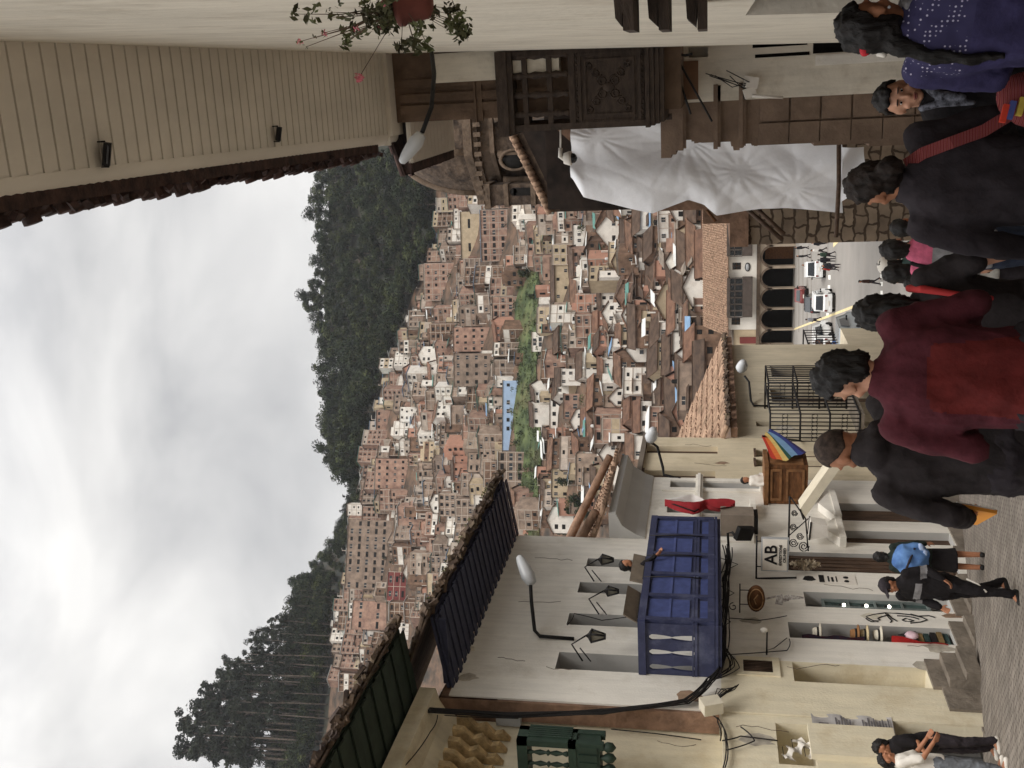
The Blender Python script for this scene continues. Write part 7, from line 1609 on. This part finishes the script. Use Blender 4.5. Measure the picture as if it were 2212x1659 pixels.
b.tube([Vector((-9.98, 18.2, zt_ + .12)) + Vector((math.cos(a) * .09 * (1 - a / 9), 0, math.sin(a) * .09 * (1 - a / 9))) for a in [k * .5 for k in range(15)]], .01, 5); b.build('bracket', M_iron, RS)
FG = thing('cutout_sign', 'painted cut-out figure sign hanging below the round wooden sign', 'sign', hy(1690, 1292, 18.25)); b = MB()
def figsheet(pts, yy, th=.015): return [hy(x, y, yy) for x, y in pts]
for poly in ([(1676, 1298), (1674, 1304), (1690, 1308), (1694, 1296), (1690, 1284), (1676, 1288)], [(1650, 1293), (1654, 1296), (1676, 1291), (1676, 1287)], [(1694, 1300), (1704, 1298), (1708, 1292), (1704, 1285), (1694, 1288)], [(1706, 1296), (1736, 1293), (1736, 1290), (1708, 1286)]): b.slab(figsheet(poly, 18.25), (0, .012, 0))
b.build('figure', mat('sign_grey', rgb(96, 84, 80), .7, .3, 14, col2=rgb(200, 196, 190)), FG); b = MB(); b.tube([hy(1650, 1291, 18.25), hy(1644, 1291, 18.22)], .01, 5); b.build('hook', M_iron, FG)
PS = thing('vertical_poster', 'narrow white poster with black figures between the shop doors', 'poster', WL.P(19.6, -2)); p = WL.sz(1724, 1259); q = WL.sz(1846, 1244); b = MB(); WL.box(b, p[0], q[0], q[1], p[1], .004, .012); b.build('paper', M_farwhite, PS)
b = MB(); random.seed(9)
for (u0, u1, v0, v1) in ((.06, .34, .15, .8), (.37, .46, .1, .9), (.52, .55, .2, .8), (.58, .62, .2, .7), (.66, .68, .2, .8), (.78, .9, .15, .45), (.78, .9, .55, .85)):
    z1, z0 = p[1] - (p[1] - q[1]) * u0, p[1] - (p[1] - q[1]) * u1
    if u1 - u0 > .1: b.slab([WL.P(p[0] + (q[0] - p[0]) * (v0 + (v1 - v0) * (.5 + .45 * math.cos(a))), (z0 + z1) / 2 + (z1 - z0) / 2 * math.sin(a) * random.uniform(.6, 1), .013) for a in [k * .7 for k in range(9)]], (.003, 0, 0))
    else: WL.box(b, p[0] + (q[0] - p[0]) * v0, p[0] + (q[0] - p[0]) * v1, z0, z1, .013, .016)
b.build('print', M_ink, PS)
MU = thing('wall_drawing', 'black line drawing painted on the white wall between the shop doors', 'mural', WL.P(18.2, -3.2)); b = MB()
zf = lambda X, Y: WL.hit(1810.4 + .1819 * X, 1097.2 + .1819 * Y, .008)
for pl in ([(330, 1290), (420, 1265), (560, 1245), (700, 1252), (860, 1268), (1000, 1300), (1060, 1330), (980, 1355), (860, 1368)], [(340, 1300), (420, 1340), (500, 1330), (470, 1310), (520, 1290), (600, 1270)], [(560, 1250), (600, 1300), (640, 1340), (620, 1360)], [(590, 1260), (640, 1310), (700, 1345)], [(760, 1330), (800, 1310), (850, 1325), (900, 1340), (860, 1350), (800, 1345), (760, 1330)], [(860, 1260), (950, 1285), (1080, 1280), (1150, 1300)], [(330, 1310), (350, 1330), (400, 1352), (480, 1350)], [(700, 1280), (800, 1285), (900, 1300), (960, 1320)]):
    b.tube([zf(*a) for a in pl], .012, 5)
b.build('brush_lines', M_ink, MU)
SL = thing('spot_lamp', 'small spot lamp on a thin arm beside the hat shop door', 'lamp', WL.hit(1656, 1412, .1)); b = MB(); b.tube([WL.hit(1656, 1414, 0), WL.hit(1657, 1364, .45)], .016, 6); b.tube([WL.hit(1656, 1405, 0), WL.hit(1672, 1400, .1), WL.hit(1700, 1378, .03)], .008, 5); b.build('arm', M_iron, SL); b = MB(); c = WL.hit(1651, 1361, .5); b.ball(c, (.05, .05, .07), 10); b.build('lamp_head', M_farwhite, SL)
BX = thing('box_lantern', 'grey-brown box light on the white cornice building', 'lamp', WL.hit(1590, 1125, .3)); c = WL.hit(1592, 1126, .3); b = MB(); b.cbox(c, (.5, .5, .72)); b.build('case', mat('brown_box', rgb(132, 120, 108), .7, .1, 4), BX); b = MB(); b.cbox(c + Vector((0, 0, -.4)), (.42, .42, .1)); b.build('front', M_iron, BX)
FLD = thing('flood_lamp', 'dark floodlight on a square frame below the box light', 'floodlight', WL.hit(1600, 1170, .3)); b = MB(); a = WL.hit(1575, 1200, .02); b.tube([a, WL.hit(1572, 1152, .35), WL.hit(1582, 1150, .4), WL.hit(1590, 1160, .4)], .03, 6); b.build('frame', M_iron, FLD); b = MB(); b.cbox(WL.hit(1608, 1152, .5), (.3, .12, .4), 0, (.6, .3, 0)); b.build('lamp_body', M_iron, FLD)
# awnings and the scrolled bracket
def canopy(label, pts, Y, th, m, dy=.9, name='awning'):
    t = thing(name, label, 'awning', hy(*pts[0], Y)); b = MB(); P4 = [hy(x, y, Y) for x, y in pts]; b.slab(P4, (0, dy, 0)); b.build('canvas', m, t)
    q = MB(); q.tube([P4[0], P4[1]], .02, 6); q.tube([P4[0] + Vector((0, dy, 0)), P4[1] + Vector((0, dy, 0))], .02, 6); q.build('frame', M_iron, t)
canopy('beige canvas awning slanting out from the white cornice building', [(1736, 1122), (1728, 1100), (1800, 998), (1822, 1002)], 21.8, .05, mat('beige_canvas', rgb(216, 206, 184), .85, .06, 3), .5)
canopy('small white cloth canopy over the far dark door', [(1748, 1166), (1752, 1128), (1786, 1134), (1790, 1160)], 21.2, .05, M_farwhite, .3)
SBK = thing('scroll_bracket', 'black wrought iron bracket with spiral scrolls on the white wall', 'bracket', hy(1715, 1180, 20.5)); b = MB(); Yb = 20.5
b.tube([hy(1703, 1190, Yb), hy(1706, 1072, Yb)], .022, 6); b.tube([hy(1746, 1190, Yb), hy(1740, 1120, Yb), hy(1708, 1074, Yb)], .016, 6); b.tube([hy(1703, 1158, Yb), hy(1746, 1120, Yb)], .012, 5)
for (x, y, r) in ((1716, 1108, 7), (1714, 1138, 8), (1714, 1172, 10), (1736, 1180, 12), (1728, 1158, 8)):
    b.tube([hy(x + r * math.cos(a) * (1 - a / 16), y + r * math.sin(a) * (1 - a / 16), Yb) for a in [k * .6 for k in range(22)]], .012, 5)
b.build('scrolls', M_iron, SBK)
SC_ = thing('hanging_fleece', 'bundle of pale straw and wool hanging beside the plank door', 'fleece', WL.hit(1720, 1212, .2)); b = MB(); leafcloud(b, WL.hit(1738, 1219, .2), (.1, .1, .3), 200, .05, 0); b.build('fibres', mat('raw_wool', rgb(196, 180, 156), .95, .2, 10), SC_); b = MB(); b.tube([WL.hit(1700, 1212, 0), WL.hit(1702, 1212, .2)], .012, 5); b.build('hook', M_iron, SC_)
# ---------------------------------------------------------------- vehicles on the plaza
M_carw = mat('car_white', rgb(222, 222, 220), .25, .03, 2, spec=.6); M_cars = mat('car_silver', rgb(150, 156, 158), .25, .04, 2, spec=.6, metal=.3); M_carr = mat('car_maroon', rgb(118, 52, 50), .3, .05, 2, spec=.6); M_card = mat('car_dark', rgb(50, 54, 58), .25, .05, 2, spec=.6); M_rub = mat('tyre', rgb(26, 25, 25), .9, .1, 6); M_cglass = mat('car_glass', rgb(30, 36, 42), .08, .1, 2, spec=.8)
def car(label, x, y, m, kind='van', face=0., Wd=1.7):
    g = hg(x, y); g.z = gz(g.y) + .01; t = thing('parked_car', label, 'car', g, face, 'cars on the plaza'); L_, Hh = (4.1, 1.85) if kind == 'van' else (4.2, 1.48); w = Wd / 2
    pr_ = ([(-L_ / 2, .35), (-L_ / 2, .95), (-L_ / 2 + .12, 1.1), (-L_ / 2 + .3, Hh - .08), (-L_ / 2 + .55, Hh), (L_ / 2 - 1.1, Hh), (L_ / 2 - .45, 1.15), (L_ / 2 - .05, .95), (L_ / 2, .6), (L_ / 2, .35)] if kind == 'van' else
           [(-L_ / 2, .35), (-L_ / 2, .85), (-L_ / 2 + .5, .95), (-L_ / 2 + .95, Hh), (.4, Hh), (1.1, .98), (L_ / 2 - .1, .85), (L_ / 2, .6), (L_ / 2, .35)])
    b = MB(); vs = []; n = len(pr_)
    for (ww, ins) in ((-w, .0), (-w + .08, 1), (w - .08, 1), (w, .0)):
        for (yy, z) in pr_: f = 1 - (.14 if z > 1.0 and ins == 0 else 0); vs.append((ww * f, yy * (1.0 if ins else .985), z if ins else z - (.05 if z > 1.2 else .02)))
    fs = [(k * n + i, k * n + (i + 1) % n, (k + 1) * n + (i + 1) % n, (k + 1) * n + i) for k in range(3) for i in range(n)] + [tuple(range(n)), tuple(range(3 * n, 4 * n))[::-1]]
    b.add(vs, fs, 0, False)
    def loc(mb, name, mm):
        me = bpy.data.meshes.new(name); me.from_pydata(mb.v, [], mb.f); me.materials.append(mm); me.update(); o = bpy.data.objects.new(name, me); COL.objects.link(o); o.parent = t; return o
    loc(b, 'body', m)
    y_r = -L_ / 2 + (.14 if kind == 'van' else .52); zt_ = Hh - .12
    b = MB(); b.add([(-w * .82, y_r - .01, 1.12 if kind == 'van' else .98), (w * .82, y_r - .01, 1.12 if kind == 'van' else .98), (w * .74, y_r + (.14 if kind == 'van' else .36), zt_), (-w * .74, y_r + (.14 if kind == 'van' else .36), zt_)], [(0, 1, 2, 3)]); b.add([(x_, y_ - .03, z_ + .01) for x_, y_, z_ in b.v], [(3, 2, 1, 0)]); loc(b, 'rear_window', M_cglass)
    b = MB(); yf = L_ / 2 - (.47 if kind == 'van' else 1.08); b.add([(-w * .8, yf + .04, 1.12), (w * .8, yf + .04, 1.12), (w * .7, yf - (.5 if kind == 'van' else .58), Hh - .07), (-w * .7, yf - (.5 if kind == 'van' else .58), Hh - .07)], [(0, 1, 2, 3)]); b.add([(x_, y_ + .03, z_ + .02) for x_, y_, z_ in b.v], [(3, 2, 1, 0)]); loc(b, 'windscreen', M_cglass)
    for s in (-1, 1):
        b = MB(); b.slab([(s * w * .93, -L_ / 2 + .8, 1.05), (s * w * .93, L_ / 2 - 1.25, 1.05), (s * w * .87, L_ / 2 - 1.5, zt_ - .08), (s * w * .87, -L_ / 2 + 1.1, zt_ - .08)], (s * .04, 0, 0)); loc(b, 'side_window', M_cglass)
        for yy in (-L_ / 2 + .75, L_ / 2 - .8):
            b = MB(); T_ = Matrix.Translation((s * (w - .08), yy, .31)) @ Matrix.Rotation(R_(90), 4, 'Y'); b.lathe([(.2, -.1), (.31, -.1), (.32, 0), (.31, .1), (.2, .1)], 16, T_); wh = loc(b, 'wheel', M_rub)
            b = MB(); b.lathe([(.02, .09 * s), (.19, .1 * s), (.19, .08 * s), (.02, .07 * s)], 12, T_); loc(b, 'hubcap', M_metalgrey)
        b = MB(); b.cbox((s * w * .82, -L_ / 2 - .005, .86), (.16, .05, .24)); loc(b, 'tail_light', M_farred)
        b = MB(); b.cbox((s * w * .75, L_ / 2 - .02, .72), (.3, .06, .16)); loc(b, 'headlight', M_farwhite)
        b = MB(); b.cbox((s * (w + .08), L_ / 2 - 1.35, 1.1), (.16, .1, .12)); loc(b, 'mirror', M_iron)
    b = MB(); b.box((-w * .95, -L_ / 2 - .07, .32), (w * .95, -L_ / 2 + .05, .52)); loc(b, 'bumper', M_iron if m is not M_carw else M_carw)
    b = MB(); b.box((-.22, -L_ / 2 - .085, .55), (.22, -L_ / 2 - .02, .68)); loc(b, 'number_plate', M_farwhite)
car('small white van seen from behind in the middle of the plaza', 1800, 648, M_carw, 'van', R_(4))
car('silver estate car with roof rails behind the dark-haired heads', 1862, 716, M_cars, 'van', R_(-6), 1.85)
car('maroon car farthest away near the arcade', 1744, 636, M_carr, 'sedan', R_(6))
car('dark car just beyond the small white van', 1768, 655, M_card, 'sedan', R_(6))
car('white van by the walkers at the wall', 1780, 582, M_carw, 'van', R_(12))
car('white pickup half hidden by the terrace railing', 1800, 728, M_carw, 'van', R_(-10))

for pts in ([(1556, 1600), (1550, 1560), (1540, 1545)], [(1566, 1659), (1570, 1600), (1556, 1562)], [(1560, 1600), (1600, 1590), (1680, 1600)], [(1570, 1620), (1630, 1600), (1600, 1570)], [(1562, 1659), (1566, 1590), (1550, 1550)]): cab([Wg.hit(x, y, .06) for x, y in pts], .011, 8, .03)
for i_ in range(5): bpt = WL.hit(1545, 1500, .1)
# ------------------------------------------------------------------ air
b = MB(); b.box((-1400, -60, -16), (900, 1500, 520))
hz = bpy.data.materials.new('haze_volume'); hz.use_nodes = True; nt = hz.node_tree; nt.nodes.clear()
o_ = nt.nodes.new('ShaderNodeOutputMaterial'); pv = nt.nodes.new('ShaderNodeVolumePrincipled'); pv.inputs['Color'].default_value = (.84, .88, .95, 1); pv.inputs['Density'].default_value = .00006; pv.inputs['Anisotropy'].default_value = .2
nt.links.new(pv.outputs[0], o_.inputs['Volume'])
b.build('haze', hz, None, kind='stuff', label='thin grey haze in the air over the valley', category='haze')
SC.cycles.volume_bounces = 1
